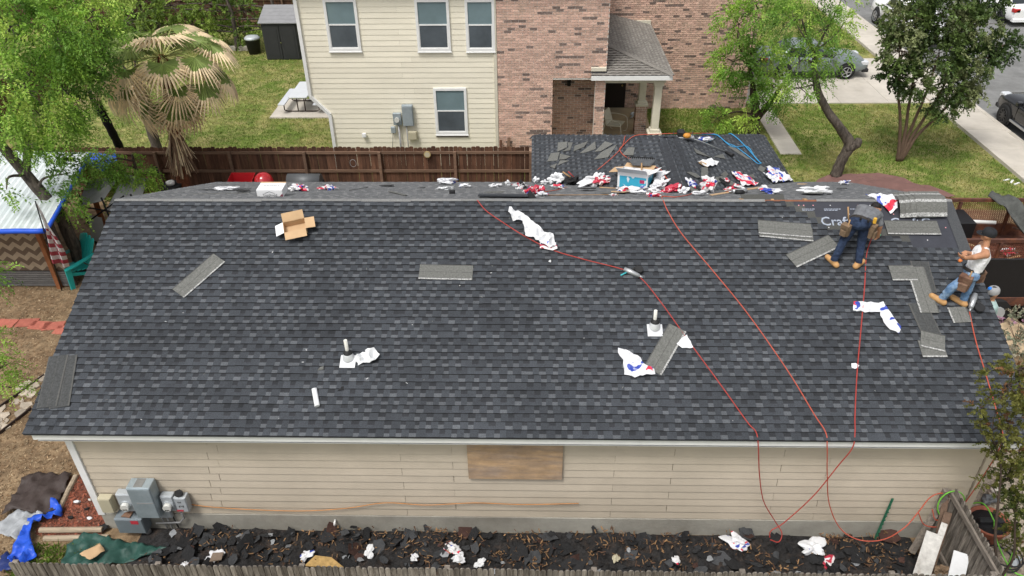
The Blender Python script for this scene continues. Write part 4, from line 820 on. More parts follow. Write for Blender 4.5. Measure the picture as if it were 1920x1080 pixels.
# ================================================================ LOOSE THINGS ON THE ROOF
m_wr=print_mat('white_wrapper_plain',(.66,.665,.68),[((.10,.14,.45),.70,5.)]); m_wrb=print_mat('white_wrapper_blue_print',(.66,.665,.685),[((.03,.06,.36),.57,4.5),((.60,.03,.06),.66,4.)])
m_wrr=print_mat('white_wrapper_red_print',(.66,.655,.66),[((.62,.03,.07),.55,4.),((.03,.06,.36),.63,5.)]); m_red=print_mat('red_wrapper',(.47,.03,.06),[((.68,.64,.64),.56,7.),((.04,.05,.3),.7,5.)]); m_paper=mat('white_paper',(.68,.69,.70),.7,.04,4,.2,20)
m_card=mat('brown_cardboard',(.50,.335,.19),.85,.08,4,.1,40); m_cardw=mat('white_faced_cardboard',(.80,.80,.80),.6,.04,5); m_felt=mat('black_roofing_felt',(.016,.016,.017),.85,.3,12,.5,60)
m_lsh=mat('loose_shingle_back',(.135,.136,.126),.92,.28,30,.5,120,rnd=.12); m_lshd=mat('loose_shingle_back_dark',(.062,.064,.064),.92,.28,30,.5,120); m_tape=mat('release_tape_print',(.32,.32,.31),.7,.75,38,detail=2); m_seam=mat('shingle_seam',(.085,.085,.08),.9,.2,30)
def poly2(pts):
    c=Vector((sum(p[0] for p in pts)/len(pts),sum(p[1] for p in pts)/len(pts))); return c,[Vector((p[0]-c.x,p[1]-c.y)) for p in pts]
def film(name,label,cat,surf,pts,m,h=.06,step=.05,seedv=1,group=None,base=.02,fr=6.,smooth=False):
    """thin crumpled sheet laid on a surface: outline in surface coordinates, raised in ridges"""
    c,loc=poly2(pts); n=len(loc); r=random.Random(seedv); V=[]; E=[]
    for i in range(n):
        a,b=loc[i],loc[(i+1)%n]; k=max(1,int((b-a).length/step))
        for j in range(k):
            q=a.lerp(b,j/k); w=.012 if j else 0; V.append(q+Vector((r.uniform(-w,w),r.uniform(-w,w))))
    ne=len(V); E=[(i,(i+1)%ne) for i in range(ne)]; out=list(V)
    x0,x1=min(p.x for p in V),max(p.x for p in V); y0,y1=min(p.y for p in V),max(p.y for p in V)
    y=y0
    while y<y1:
        x=x0
        while x<x1:
            q=Vector((x+r.uniform(-.3,.3)*step,y+r.uniform(-.3,.3)*step)); ins=False; dm=9
            for i in range(ne):
                a,b=out[i],out[(i+1)%ne]
                if (a.y>q.y)!=(b.y>q.y) and q.x<(b.x-a.x)*(q.y-a.y)/(b.y-a.y)+a.x: ins=not ins
                dm=min(dm,(q-a).length)
            if ins and dm>step*.45: V.append(q)
            x+=step
        y+=step
    vv,ee,ff,_,_,_=geometry.delaunay_2d_cdt(V,E,[],1,1e-5)
    pts3=[]
    for p in vv:
        q=Vector((p.x*fr+seedv*3.1,p.y*fr*.7,seedv)); rg=1-abs(noise.noise(q))*2.2; rg=max(0,rg)*.7+.5*max(0,noise.noise(q*2.3))
        pts3.append((p.x,p.y,base+h*rg))
    mb=MB(); mb.add(pts3,[tuple(f) for f in ff],0,1.,smooth)
    M={'F':FM,'B':BM,'W':WM}[surf](c.x,c.y) if surf in 'FBW' else Matrix.Translation((c.x,c.y,float(surf)))
    o=mb.build(name,m,None,M); md=o.modifiers.new('thick','SOLIDIFY'); md.thickness=.003; return tag(o,label,cat,group)
def heap(name,label,cat,M,sx,sy,sz,m,seedv,group=None,fr=1.6):
    """wadded plastic: a faceted crumpled lump resting on the surface"""
    bm=bmesh.new(); bmesh.ops.create_icosphere(bm,subdivisions=4,radius=1); rf=random.Random(seedv); FD=[(Vector((rf.gauss(0,1),rf.gauss(0,1),rf.gauss(0,1))).normalized(),rf.uniform(.9,2.3)) for _ in range(5)]
    for v in bm.verts:
        p=v.co*fr+Vector((seedv*2.7,seedv*1.3,0)); k=1+.6*noise.noise(p)+.25*noise.noise(p*2.1)-sum(.15*abs(((p.dot(dv)*fq)%2)-1) for dv,fq in FD)
        q=v.co*k; v.co=Vector((q.x*sx*.5,q.y*sy*.5,max(-.02,q.z*.5+.42)*sz))
    me=bpy.data.meshes.new(name); bm.to_mesh(me); bm.free(); finish(me,m); o=ob(name,me,None,M); return tag(o,label,cat,group)
def CMx(x,y):
    """frame on whichever roof lies on top at x,y behind the ridge: rear slope or rear wing"""
    zb=HR-(y-RUN)*TA; zw=HE+min(x-WX0,WX1-x)*TA if WX0<x<WX1 and y<WY else -9
    return T(x,y,zb+.012)@Matrix.Rotation(-ANG,4,'X') if zb>=zw else T(x,y,zw+.014)@Matrix.Rotation(-ANG if x<WXM else ANG,4,'Y')
def torn_(cx,cy,r,rr,n=6): return [(cx+math.cos(2*math.pi*k/n)*r*rr.uniform(.5,1.15),cy+math.sin(2*math.pi*k/n)*r*rr.uniform(.4,.9)) for k in range(n)]
def lay(surf,x,s,rot=0,h=0): return {'F':FM,'B':BM,'W':WM}[surf](x,s,rot,h)
def make_loose(w,bend,r,dark=False):
    rows=[]; n=8
    mb=MB(); hw=.168
    def z(u,v): return .008+bend*(u/w*2-1)**2+.004*noise.noise(Vector((u*4,v*5,w)))
    for (v0,v1,mi,dz) in ((-hw,-hw+.03,1,.0008),(-hw+.03,-.004,0,0),(-.004,.004,2,-.001),(.004,hw-.018,0,0),(hw-.018,hw,2,-.0004)):
        for i in range(n):
            a,b=w*i/n,w*(i+1)/n; mb.add([(a-w/2,v0,z(a,v0)+dz),(b-w/2,v0,z(b,v0)+dz),(b-w/2,v1,z(b,v1)+dz),(a-w/2,v1,z(a,v1)+dz)],[(0,1,2,3)],mi)
    for v in (-hw,hw):
        for i in range(n): a,b=w*i/n,w*(i+1)/n; mb.add([(a-w/2,v,z(a,v)),(b-w/2,v,z(b,v)),(b-w/2,v,z(b,v)-.007),(a-w/2,v,z(a,v)-.007)],[(0,1,2,3) if v>0 else (3,2,1,0)],2)
    for a in (0,w): mb.add([(a-w/2,-hw,z(a,-hw)),(a-w/2,hw,z(a,hw)),(a-w/2,hw,z(a,hw)-.007),(a-w/2,-hw,z(a,-hw)-.007)],[(0,1,2,3)],2)
    return mb.mesh('loose_shingle',[m_lshd if dark else m_lsh,m_seam if dark else m_tape,m_seam])
rL=random.Random(12); LOOSE={}
GL='loose shingles lying on the front roof slope'
def loose(label,x0,s0,x1,s1,h=0,flip=False,bend=.004,surf='F',grp=GL,w=None,dark=False):
    d=math.hypot(x1-x0,s1-s0); ww=w or (1.0 if d>.8 else max(.3,round(d,1))); key=(ww,bend,dark)
    if key not in LOOSE: LOOSE[key]=make_loose(ww,bend,rL,dark)
    ang=math.degrees(math.atan2(s1-s0,x1-x0))+(180 if flip else 0)
    o=ob('loose_shingle',LOOSE[key],None,lay(surf,(x0+x1)/2,(s0+s1)/2,ang,.026+h)); return tag(o,label,'shingle',grp)
loose('grey loose shingle lying slanted at the upper left of the roof',1.891,2.763,2.470,3.579)
loose('grey loose shingle lying level near the middle of the roof',6.327,3.271,7.296,3.250)
loose('darker loose shingle lying up the slope at the left rake edge',0.251,0.454,0.114,1.454,bend=.002,dark=True)
loose('dark shingle lying beside the one at the left rake edge',0.456,0.495,0.280,1.413,-.004,bend=.001,dark=True)
loose('grey loose shingle leaning between the vent pipe and the white wrapper',10.473,1.221,10.986,2.081)
loose('loose shingle on top of the pair left of the underlayment',12.676,4.345,13.822,4.230,.012)
loose('lower loose shingle of the pair left of the underlayment',12.716,4.280,13.807,4.153,0,bend=.001)
loose('grey loose shingle lying slanted at the feet of the bending roofer',13.242,3.538,14.117,4.001)
loose('grey loose shingle lying level on the printed underlayment',15.169,4.336,16.184,4.325)
loose('short piece of shingle crossing the long one beside the standing roofer',15.021,3.266,15.409,3.268,.012,w=.45)
loose('long loose shingle under the boots of the standing roofer',15.476,3.412,15.468,2.403,.004)
loose('dark loose shingle sticking out below the one under the boots',15.307,2.639,15.386,1.912,-.004,bend=.001,dark=True)
loose('short loose shingle lowest in the chain below the standing roofer',15.142,1.687,15.487,1.690,.0,w=.42,bend=.001)
loose('short loose shingle second lowest in the chain below the standing roofer',15.227,1.868,15.481,1.795,.012,w=.4)
loose('loose shingle lying up the slope above the crossing piece by the standing roofer',15.594,3.558,15.547,2.823,-.003,bend=.002,dark=True)
loose('narrow shingle beside the boots of the standing roofer',15.972,2.529,15.991,2.218,0,w=.32)
# torn shingle pieces on the rear wing
def scrap(label,surf,pts,m,h=.012,t=.008,name='shingle_piece',cat='shingle',grp=None,lift=0):
    c,loc=poly2(pts); r=random.Random(int(c.x*100)); mb=MB(); n=len(loc); ring=[]
    a=[(p.x,p.y,h+lift*max(0,p.y)*2+r.uniform(0,.012)) for p in loc]; mb.loft([[(x,y,z-t) for x,y,z in a],a]); 
    M=lay(surf,c.x,c.y) if surf in 'FBW' else T(c.x,c.y,float(surf)); return tag(mb.build(name,m,None,M),label,cat,grp)
def Wl(pts):   # world x,y on the wing -> plane-local so that lay('W') keeps them in place
    return pts
def wscrap(label,pts,m=m_lsh,grp='torn shingle pieces on the rear wing',h=.03,name='shingle_piece',cat='shingle'):
    c,loc=poly2(pts); r=random.Random(int(c.x*100)); vs=[]
    top=[W(p[0],p[1],h+r.uniform(0,.02))-W(c.x,c.y) for p in pts]; mb=MB(); mb.loft([[tuple(v-Vector((0,0,.01))) for v in top],[tuple(v) for v in top]])
    return tag(mb.build(name,m,None,T(*W(c.x,c.y))),label,cat,grp)
WLL=['upper left torn shingle on the left wing plane, leftmost of its row','torn shingle right beside the upper left one on the left wing plane','long pointed torn shingle, third in the upper row on the left wing plane','broad torn shingle, fourth in the upper row on the left wing plane','topmost torn shingle near the red hose on the left wing plane','large torn shingle just below the topmost one by the red hose','squarish torn shingle, left in the lower group on the left wing plane','torn shingle right beside the squarish one in the lower group','thin torn shingle below the squarish one in the lower group','smallest torn shingle chip lowest on the left wing plane','torn shingle right of the red hose fork on the left wing plane']
for pts in ([(9.097,10.558),(9.128,11.180),(9.372,10.984),(9.358,10.600)],[(9.224,10.442),(9.401,10.595),(9.384,10.935),(9.524,10.802),(9.435,10.352)],[(9.514,10.209),(9.556,10.521),(9.923,10.494),(9.796,10.225)],[(9.669,9.929),(9.861,10.130),(10.096,10.329),(10.079,9.857),(9.818,9.861)],
            [(10.043,9.721),(10.328,10.072),(10.520,9.751),(10.197,9.580)],[(10.000,9.264),(10.207,9.537),(10.605,9.637),(10.334,9.093)],[(8.816,10.190),(8.925,10.646),(9.153,10.472),(9.084,10.019)],[(9.126,10.015),(9.165,10.391),(9.433,9.941),(9.291,9.900)],[(9.090,9.713),(9.153,9.957),(9.384,9.750)],[(8.882,9.830),(9.066,9.867),(9.003,9.561)],[(10.660,8.925),(10.844,9.211),(10.986,9.078),(10.905,8.670)]): wscrap(WLL.pop(0),pts)
WRR=['torn shingle above the ragged white sheet on the right wing plane','small torn shingle at the end of the pole tool on the right wing plane','long narrow torn shingle under the blue hose on the right wing plane','broad torn shingle low on the right wing plane beside the tall wad','small tilted torn shingle above the broad low one on the right plane','small torn shingle below the broad low one on the right plane','torn shingle at the tip of the blue hose loop','upright torn shingle below the ragged white sheet on the right plane','little torn shingle between the two printed wrappers on the right plane']
for pts in ([(12.415,8.529),(12.402,8.835),(12.787,8.678),(12.951,8.669)],[(12.923,8.800),(13.271,8.986),(13.260,9.266)],[(13.569,10.020),(13.998,9.638),(14.129,9.689),(13.720,10.231)],[(12.568,7.052),(12.706,7.474),(13.029,7.747),(13.025,7.488)],[(12.879,7.735),(13.081,8.113),(13.126,7.945),(12.963,7.691)],[(12.938,7.332),(13.131,7.604),(13.166,7.409),(12.958,7.183)],[(14.168,9.142),(14.317,9.495),(14.492,9.487),(14.292,9.061)],[(12.265,7.073),(12.401,7.730),(12.585,7.861),(12.464,7.241)],[(13.681,8.327),(13.941,8.699),(13.926,8.415)]): wscrap(WRR.pop(0),pts)
# ---- wrappers on the front slope
film('wrapper','long white wrapper with red folded end near the ridge, lying on the red hose','wrapper','F',[(7.963,4.803),(8.280,4.561),(8.592,4.233),(8.817,4.129),(8.874,3.836),(8.742,3.785),(8.570,3.886),(8.540,3.975),(8.284,4.077),(8.230,4.429),(8.042,4.468),(7.944,4.695)],m_wr,.15,.05,3,fr=8.)
film('wrapper_end','red and white folded wrapper end under the long white wrapper','wrapper','F',[(8.560,3.924),(8.884,3.861),(8.893,3.786),(8.802,3.748),(8.560,3.797)],m_red,.03,.05,4,base=.05)
film('wrapper','white wrapper with blue print below the vent pipe and loose shingle','wrapper','F',[(9.908,1.644),(10.107,1.582),(10.282,1.457),(10.344,1.313),(10.503,1.252),(10.513,1.150),(10.164,1.087),(9.988,1.146),(9.986,1.414),(9.903,1.560)],m_wrb,.09,.06,5)
film('wrapper','small white triangular wrapper piece at the upper end of the leaning shingle','wrapper','F',[(10.935,1.757),(11.130,1.930),(11.213,1.673),(11.018,1.662)],m_paper,.05,.06,6)
film('wrapper','folded white wrapper with blue and red print below the bending roofer','wrapper','F',[(14.194,2.656),(14.608,2.601),(14.701,2.636),(14.795,2.333),(14.879,2.114),(14.817,1.983),(14.680,2.058),(14.601,2.189),(14.589,2.410),(14.326,2.409),(14.141,2.464)],m_wrb,.06,.06,8)
film('wrapper','tiny blue and white wrapper scrap below the folded wrapper','wrapper','F',[(13.863,1.388),(13.938,1.399),(13.989,1.348),(13.903,1.286),(13.856,1.316)],m_wrb,.03,.04,9)
film('wrapper','crumpled white wrapper beside the left vent pipe','wrapper','F',[(5.354,1.425),(5.440,1.552),(5.544,1.627),(5.668,1.607),(5.787,1.470),(5.671,1.343),(5.506,1.321),(5.418,1.289)],m_paper,.16,.05,17,fr=5.)
film('wrapper','white wrapper hanging over the ridge above the bending roofer','wrapper','F',[(14.961,5.137),(15.336,5.178),(15.599,5.110),(15.496,4.784),(15.339,4.651),(15.234,4.892),(15.119,5.055)],m_wrb,.08,.06,11)
mb=MB(); mb.loft([[(math.cos(a)*.045,y,.04+math.sin(a)*.032) for a in [k*math.pi/5 for k in range(10)]] for y in (-.17,-.1,.0,.1,.17)],0,1,True,True,None,True); tag(mb.build('paper_tube','white_tube' and m_paper,None,FM(4.781,0.677,18)),'short white paper tube low on the roof below the left vent pipe','tube')
for i,(u,lab) in enumerate((((4.776,1.233),'little dark shingle chip above the white tube'),((5.182,0.849),'thin dark shingle sliver right of the white tube'))): scrap(lab,'F',[(u[0]-.05,u[1]-.04),(u[0]+.05,u[1]-.02),(u[0]+.04,u[1]+.05),(u[0]-.02,u[1]+.03)],m_lsh if i==0 else m_felt,.018)
heap('paper_scrap','tiny white paper scrap below the long white wrapper','paper',FM(8.749,3.524),.06,.06,.05,m_paper,2)
# draped bundle of shingles at the ridge
b=empty('shingle_bundle','opened bundle of grey shingles draped over the ridge at the right','shingle bundle',FM(15.827,4.798))
for k in range(4):
    mb=MB(); n=10; sh=k*.012; x0=-.33+.1*k
    for i in range(n):
        def pz3(j): 
            y=-.24+.62*j/n; z=.05+.15*math.sin(min(1,j/n*1.15)*math.pi*.85)+sh-(.20*max(0,(y-.12))); return y,z
        (ya,za),(yb,zb)=pz3(i),pz3(i+1); mb.add([(x0,ya,za),(x0+.58,ya,za),(x0+.58,yb,zb),(x0,yb,zb),(x0,ya,za-.009),(x0+.58,ya,za-.009)],[(0,1,2,3)],0 if i%4 else 1)
        if i==0: mb.add([(x0,ya,za),(x0+.58,ya,za),(x0+.58,ya,za-.01),(x0,ya,za-.01)],[(3,2,1,0)],2)
    o=mb.build('shingle',[m_lsh,m_tape,m_seam],b); md=o.modifiers.new('t','SOLIDIFY'); md.thickness=.008
# ---- hoses
def hose(label,pts,m,r=.0095,name='air_hose',k=10):
    sp=spline(pts,k); o=Vector(sp[0]); mb=MB(); mb.tube([p-o for p in sp],r,6); return tag(mb.build(name,m,None,T(*o)),label,'hose')
m_hr=mat('red_hose',(.36,.045,.035),.5,.1,6); m_ho=mat('orange_red_hose',(.44,.085,.05),.5,.1,6); m_hb=mat('blue_hose',(.05,.28,.52),.5,.1,6); m_hg=mat('green_hose',(.16,.50,.05),.5,.1,6)
def RP(l,h=.028): return [F(x,s,h) for x,s in l]
def WP(l): return [Vector((x,y,z)) for (x,z),y in l]
eA=12.063,0.060
hose('dark red air hose running past the nail gun and down the tan wall',RP([(7.322,5.008),(7.512,4.735),(7.866,4.428),(8.284,4.102),(8.792,3.786),(9.391,3.563),(10.077,3.345),(10.409,3.154),(10.751,2.595),(11.146,1.822),(11.591,0.977),(11.936,0.301),(12.054,0.116)])+WP([((12.089,2.615),-.05),((12.218,1.973),-.03),((12.412,1.283),.0),((12.720,0.732),.0),((12.825,0.572),-.1),((12.762,0.467),-.2),((12.651,0.395),-.1)]),m_hr)
hose('orange red air hose crossing the roof from the ridge to the corner fence',RP([(10.999,5.011),(11.067,4.726),(11.279,4.173),(11.752,3.327),(12.251,2.398),(12.756,1.258),(13.047,0.452),(13.171,0.126)])+WP([((13.189,2.629),-.05),((13.333,1.989),-.03),((13.540,1.232),.0),((13.801,0.732),-.1),((14.067,0.676),-.3),((14.406,0.811),-.4),((14.682,1.120),-.4),((14.955,1.289),-.2),((15.240,1.376),.05),((15.474,1.416),.1),((15.670,1.217),.1),((15.603,0.991),.0),((15.384,0.969),-.1),((15.280,1.183),-.05)]),m_ho)
hose('red air hose running from the belt of the bending roofer down to the eave',[Vector((14.75,3.55,4.55))]+RP([(14.667,3.702),(14.454,2.957),(14.214,2.165),(13.923,1.215),(13.710,0.429),(13.642,0.130)])+WP([((13.589,2.634),-.05),((13.463,2.170),-.02),((13.227,1.430),.0),((12.859,0.734),.0),((12.650,0.578),-.05),((12.631,0.453),-.1)]),m_hr,.010)
hose('orange hose from the nail gun of the standing roofer to the right front corner',RP([(16.174,2.452),(16.100,1.852),(16.066,1.230),(16.027,0.563),(15.999,0.187),(15.977,0.095)])+WP([((15.879,2.653),-.1),((15.826,2.037),-.1),((15.787,1.131),.0),((15.561,0.833),-.1),((15.167,0.950),-.2),((14.963,1.262),-.2)]),m_ho,.010)
def BP(l,h=.03): return [B(x,t,h) for x,t in l]
hose('pale red hose lying across the ridge clutter and up the rear wing',[F(10.998,4.997,.03)]+BP([(11.082,0.559),(11.342,0.437),(11.799,1.208),(11.956,2.355)])+[W(x,y,.05) for x,y in ((11.472,6.830),(11.360,7.484),(10.783,8.593),(10.633,9.209),(10.732,9.416),(11.054,9.721),(11.536,9.354))]+[W(x,y,.06) for x,y in ((12.161,9.471),(13.316,10.593))],m_ho,.011)
hose('pale red hose branching from the wing down to the wadded wrapper at the ridge',[W(x,y,.05) for x,y in ((10.834,9.935),(10.651,9.259),(10.104,8.635))]+BP([(9.604,4.593),(9.053,2.502),(8.697,1.751)]),m_ho,.010)
hose('bright blue air hose looped on the right plane of the rear wing',[W(x,y,.05) for x,y in ((13.046,10.366),(13.383,10.548),(13.691,10.099),(14.232,10.603),(14.307,9.981),(14.399,9.698),(14.349,9.851),(14.104,10.841),(13.926,11.148),(13.818,11.080))],m_hb,.014)
hose('second blue hose strand lying beside the looped blue hose',[W(x,y,.04) for x,y in ((12.874,10.163),(13.354,10.557),(13.580,10.274),(13.815,10.249),(14.116,9.876),(14.284,9.596),(14.429,9.757))],m_hb,.012)
hose('thin dark blue hose hooked from the top of the rear wing',[W(x,y,.04) for x,y in ((13.411,10.685),(13.198,10.157),(12.801,9.471))],mat('dark_blue_hose',(.02,.09,.14),.5),.009)
# ---- nail guns
m_alu=mat('cast_aluminium',(.45,.46,.47),.4,.1,12,metal=.6); m_teal=mat('teal_plastic',(.05,.38,.42),.5)
def nail_gun(label,M,sc=1.):
    g=empty('nail_gun',label,'nail gun',M@Matrix.Scale(sc,4)); mb=MB(); mb.tube([(-.16,0,.05),(.02,0,.05),(.12,0,.05)],[.034,.045,.036],10); mb.build('cylinder',m_alu,g)
    mb=MB(); mb.tube([(.0,0,.05),(-.02,-.09,.05),(-.05,-.17,.045)],[.03,.024,.022],8); mb.build('handle',m_rub,g)
    mb=MB(); mb.cyl((-.10,-.11,.01),.07,.07,14); mb.build('coil_magazine',m_trimb,g)
    mb=MB(); mb.tube([(-.16,0,.05),(-.22,0,.045)],[.02,.012],8); mb.build('nose',m_alu,g)
    return g
g=nail_gun('nail gun with teal grip lying on the dark red hose',FM(10.239,3.261,150),1.1)
mb=MB(); mb.tube([(.05,.02,.04),(.12,.13,.02)],.014,6); mb.build('grip_clip',m_teal,g)
nail_gun('silver and black nail gun on the ridge clutter at the end of the black tube',BM(12.909,1.486,20),1.3)
nail_gun('nail gun beside the boots of the standing roofer',FM(16.296,2.666,60),1.2)
# ---- cartons
def carton(name,label,M,w,d,h,flaps,mo,mi,extra=None):
    c=empty(name,label,'box',M); t=.006; mb=MB()
    mb.box(-w/2,w/2,-d/2,d/2,0,t); mb.box(-w/2,w/2,-d/2,-d/2+t,t,h); mb.box(-w/2,w/2,d/2-t,d/2,t,h); mb.box(-w/2,-w/2+t,-d/2+t,d/2-t,t,h); mb.box(w/2-t,w/2,-d/2+t,d/2-t,t,h); mb.build('carton_body',mi,c)
    for (sd_,ang,ln,m) in flaps:
        L=w if sd_ in 'NS' else d
        Mf={'N':T(0,d/2,h),'S':T(0,-d/2,h)@RZ(180),'E':T(w/2,0,h)@RZ(-90),'W':T(-w/2,0,h)@RZ(90)}[sd_]@RX(ang)
        mb=MB(); mb.box(-L/2+.004,L/2-.004,.001,ln,-t/2,t/2,0,1,Mf); mb.build('flap',m,c)
    return c
carton('open_box','open empty cardboard box at the upper left of the roof',FM(3.828,4.249,16,.026),.42,.27,.15,(('N',35,.17,m_card),('S',-12,.16,m_card),('E',-5,.18,m_card),('W',-20,.17,m_cardw)),m_card,m_card)
c=empty('carton','closed white carton with a grey roof logo sitting on the ridge at the left','box',BM(2.950,0.642,0,.0)@RX(math.degrees(ANG)))
mb=MB(); mb.bbox(-.27,.27,0,.36,0,.17,.004); mb.build('carton_body',m_cardw,c)
m_lg=mat('grey_logo_ink',(.16,.17,.18),.7); MFc=T(0,-.002,.075)@RX(90)
text_mesh('lettering','TopShield',.075,m_lg,c,MFc@T(0,-.025,0),.0006); mb=MB()
for Mq in (MFc@T(0,.018,0),T(0,.19,.1705)@RZ(180)@T(0,.03,0)): mb.add([Mq@Vector(p) for p in ((-.11,0,.001),(0,.045,.001),(.11,0,.001),(.095,-.004,.001),(0,.032,.001),(-.095,-.004,.001))],[(0,5,4,1),(1,4,3,2)])
mb.build('logo',m_lg,c); text_mesh('lettering','TopShield',.085,m_lg,c,T(0,.19,.1706)@RZ(180)@T(0,-.02,0),.0006)
mb=MB(); mb.box(-.27,.27,.33,.365,.171,.178); mb.build('flap_edge',m_card,c); mb=MB(); mb.add([(.18,-.0015,.005),(.269,-.0015,.005),(.269,-.0015,.09)],[(0,1,2)]); mb.build('printed_corner',mat('maroon_print',(.22,.03,.06),.6),c)
m_cy=print_mat('cyan_carton_print',(.05,.40,.58),[((.75,.8,.82),.62,9.)])
c=carton('open_carton','open white and cyan carton standing in the clutter behind the ridge',T(*(CMx(10.767,6.979).translation+Vector((0,0,.0))))@RX(-9)@RZ(-24),0.70,.46,.44,(('S',38,.24,m_cardw),('E',25,.2,m_cardw),('N',12,.2,m_card),('W',-10,.22,m_card)),m_cardw,m_cardw)
mb=MB(); mb.box(-.3,.32,-.234,-.2305,.05,.36); mb.build('printed_panel',m_cy,c); mb=MB(); mb.box(.3505,.354,-.2,.2,.05,.36); mb.build('printed_panel',m_cy,c); mb=MB(); mb.box(.17,.28,-.2355,-.2345,.23,.31); mb.build('printed_badge',mat('magenta_print',(.45,.04,.12),.6),c)
# toothed tear-off shovel resting on the carton
m_steel=mat('dark_worn_steel',(.13,.135,.14),.45,.2,14,metal=.6)
sh=empty('tear_off_shovel','toothed black and grey roofing shovel resting on the open carton','shovel',T(*(CMx(10.767,6.979).translation+Vector((.16,.42,.52))))@RX(20)@RZ(-4)); pr_=[(-.34,0)]
for i in range(15): x=-.33+i*.044; pr_+= [(x,.0),(x+.012,.11),(x+.03,.11),(x+.036,.0)]
pr_=[(-.2,-.17),(.2,-.17),(.34,.08)]+[p for i in range(14) for p in ((.32-i*.046,.09),(.31-i*.046,.03),(.293-i*.046,.03),(.285-i*.046,.09))]+[(-.34,.08)]
mb=MB(); mb.prism(pr_,0,.012); mb.build('blade',m_steel,sh); mb=MB(); mb.tube([(0,-.1,.02),(0,-.6,-.05),(0,-.95,-.1)],.018,8); mb.build('handle',m_raw,sh); mb=MB(); mb.box(-.3,.3,.085,.10,-.01,.02); mb.build('tooth_bar',m_felt,sh)
# pole tool with orange motor on the wing
pt=empty('pole_trimmer','long aluminium pole tool with orange motor lying on the rear wing','power tool',T(*W(12.225,9.261,.06)))
P0=W(12.225,9.261,.06); q1=W(13.376,9.471,.05)-P0; q0=Vector((.08,0,.02))
mb=MB(); mb.tube([q0,q1*.4+Vector((0,0,.05)),q1],.017,7); mb.build('pole',m_alu,pt); mb=MB(); mb.sphere((.06,-.05,.07),.085,12,8,sc=(1.2,1,.8)); mb.build('motor_housing',mat('orange_motor',(.55,.24,.04),.5),pt); mb=MB(); mb.bbox(-.16,.02,-.02,.2,.02,.16,.03); mb.build('engine',m_trimb,pt); mb=MB(); mb.tube([q1,q1+Vector((.14,-.22,0))],[.03,.05],8); mb.build('tool_head',m_trimb,pt)
# black tube and tan strips, ridge clutter
tube_p=[B(12.844,3.325,.1),B(12.920,2.358,.08),B(12.991,1.626,.06)]; o0=tube_p[0]; mb=MB(); mb.tube([p-o0 for p in tube_p],[.045,.05,.05],9); tag(mb.build('blower_tube',m_trimb,None,T(*o0)),'fat black plastic tube lying behind the ridge','tube')
def strip(label,p,q,wd,m,h=.02,name='cardboard_strip',cat='cardboard',t=.01):
    a,b=B(*p,h),B(*q,h); d=(b-a); s=Vector((0,wd*CA,-wd*SA)); mb=MB(); mb.loft([[Vector((0,0,0)),s,s+Vector((0,0,t)),Vector((0,0,t))],[d,d+s,d+s+Vector((0,0,t)),d+Vector((0,0,t))]]); return tag(mb.build(name,m,None,T(*a)),label,cat)
strip('tan cardboard strip slanting behind the ridge right of the wadded wrapper',(12.150,0.817),(13.800,2.993),.25,m_card); strip('tan cardboard strip lying behind the white and cyan carton',(10.013,2.985),(11.840,1.763),.3,m_card)
strip('long pale wood lath lying along the ridge beside the white wrapper wad',(8.660,0.799),(10.229,0.937),.05,m_raw,.03,'wood_lath','lath'); strip('long thin dark shingle strip lying along the ridge in the centre',(7.311,0.293),(8.329,0.179),.4,m_tab,.05,'shingle_strip','shingle',.03)
strip('dark rubber strip behind the ridge left of the white carton',(0.779,2.168),(1.872,2.481),.06,m_felt,.03,'rubber_strip','strip'); strip('pale wood lath behind the ridge left of the white carton',(1.012,1.160),(2.188,1.441),.12,m_lsh,.015,'shingle_strip','shingle'); strip('dark bent strip behind the ridge left of the black roll',(4.284,2.028),(4.510,2.973),.04,m_felt,.03,'rubber_strip','strip')
strip('grey curled shingle strip behind the ridge near the middle left',(5.221,1.738),(5.775,0.657),.2,m_lsh,.03,'shingle_strip','shingle')
mb=MB(); mb.cyl((-.06,0,.05),.05,.12,12,axis='X'); tag(mb.build('felt_roll',m_felt,None,BM(6.686,1.321)),'small black roll lying behind the ridge','roll')
def tent(label,M,s): mb=MB(); mb.add([(-.12*s,-.05*s,0),(.14*s,-.08*s,0),(.1*s,.12*s,0),(-.02*s,.0,.2*s),(.3*s,-.06*s,.02)],[(0,1,3),(1,2,3),(2,0,3),(1,4,2),(0,2,1)]); tag(mb.build('felt_scrap',m_felt,None,M),label,'scrap')
tent('bent black felt scrap standing behind the ridge left of the wing',BM(8.164,2.818),1.2); tent('flat black felt scrap on the ridge at the end of the dark strip',BM(8.382,0.299),1.0)
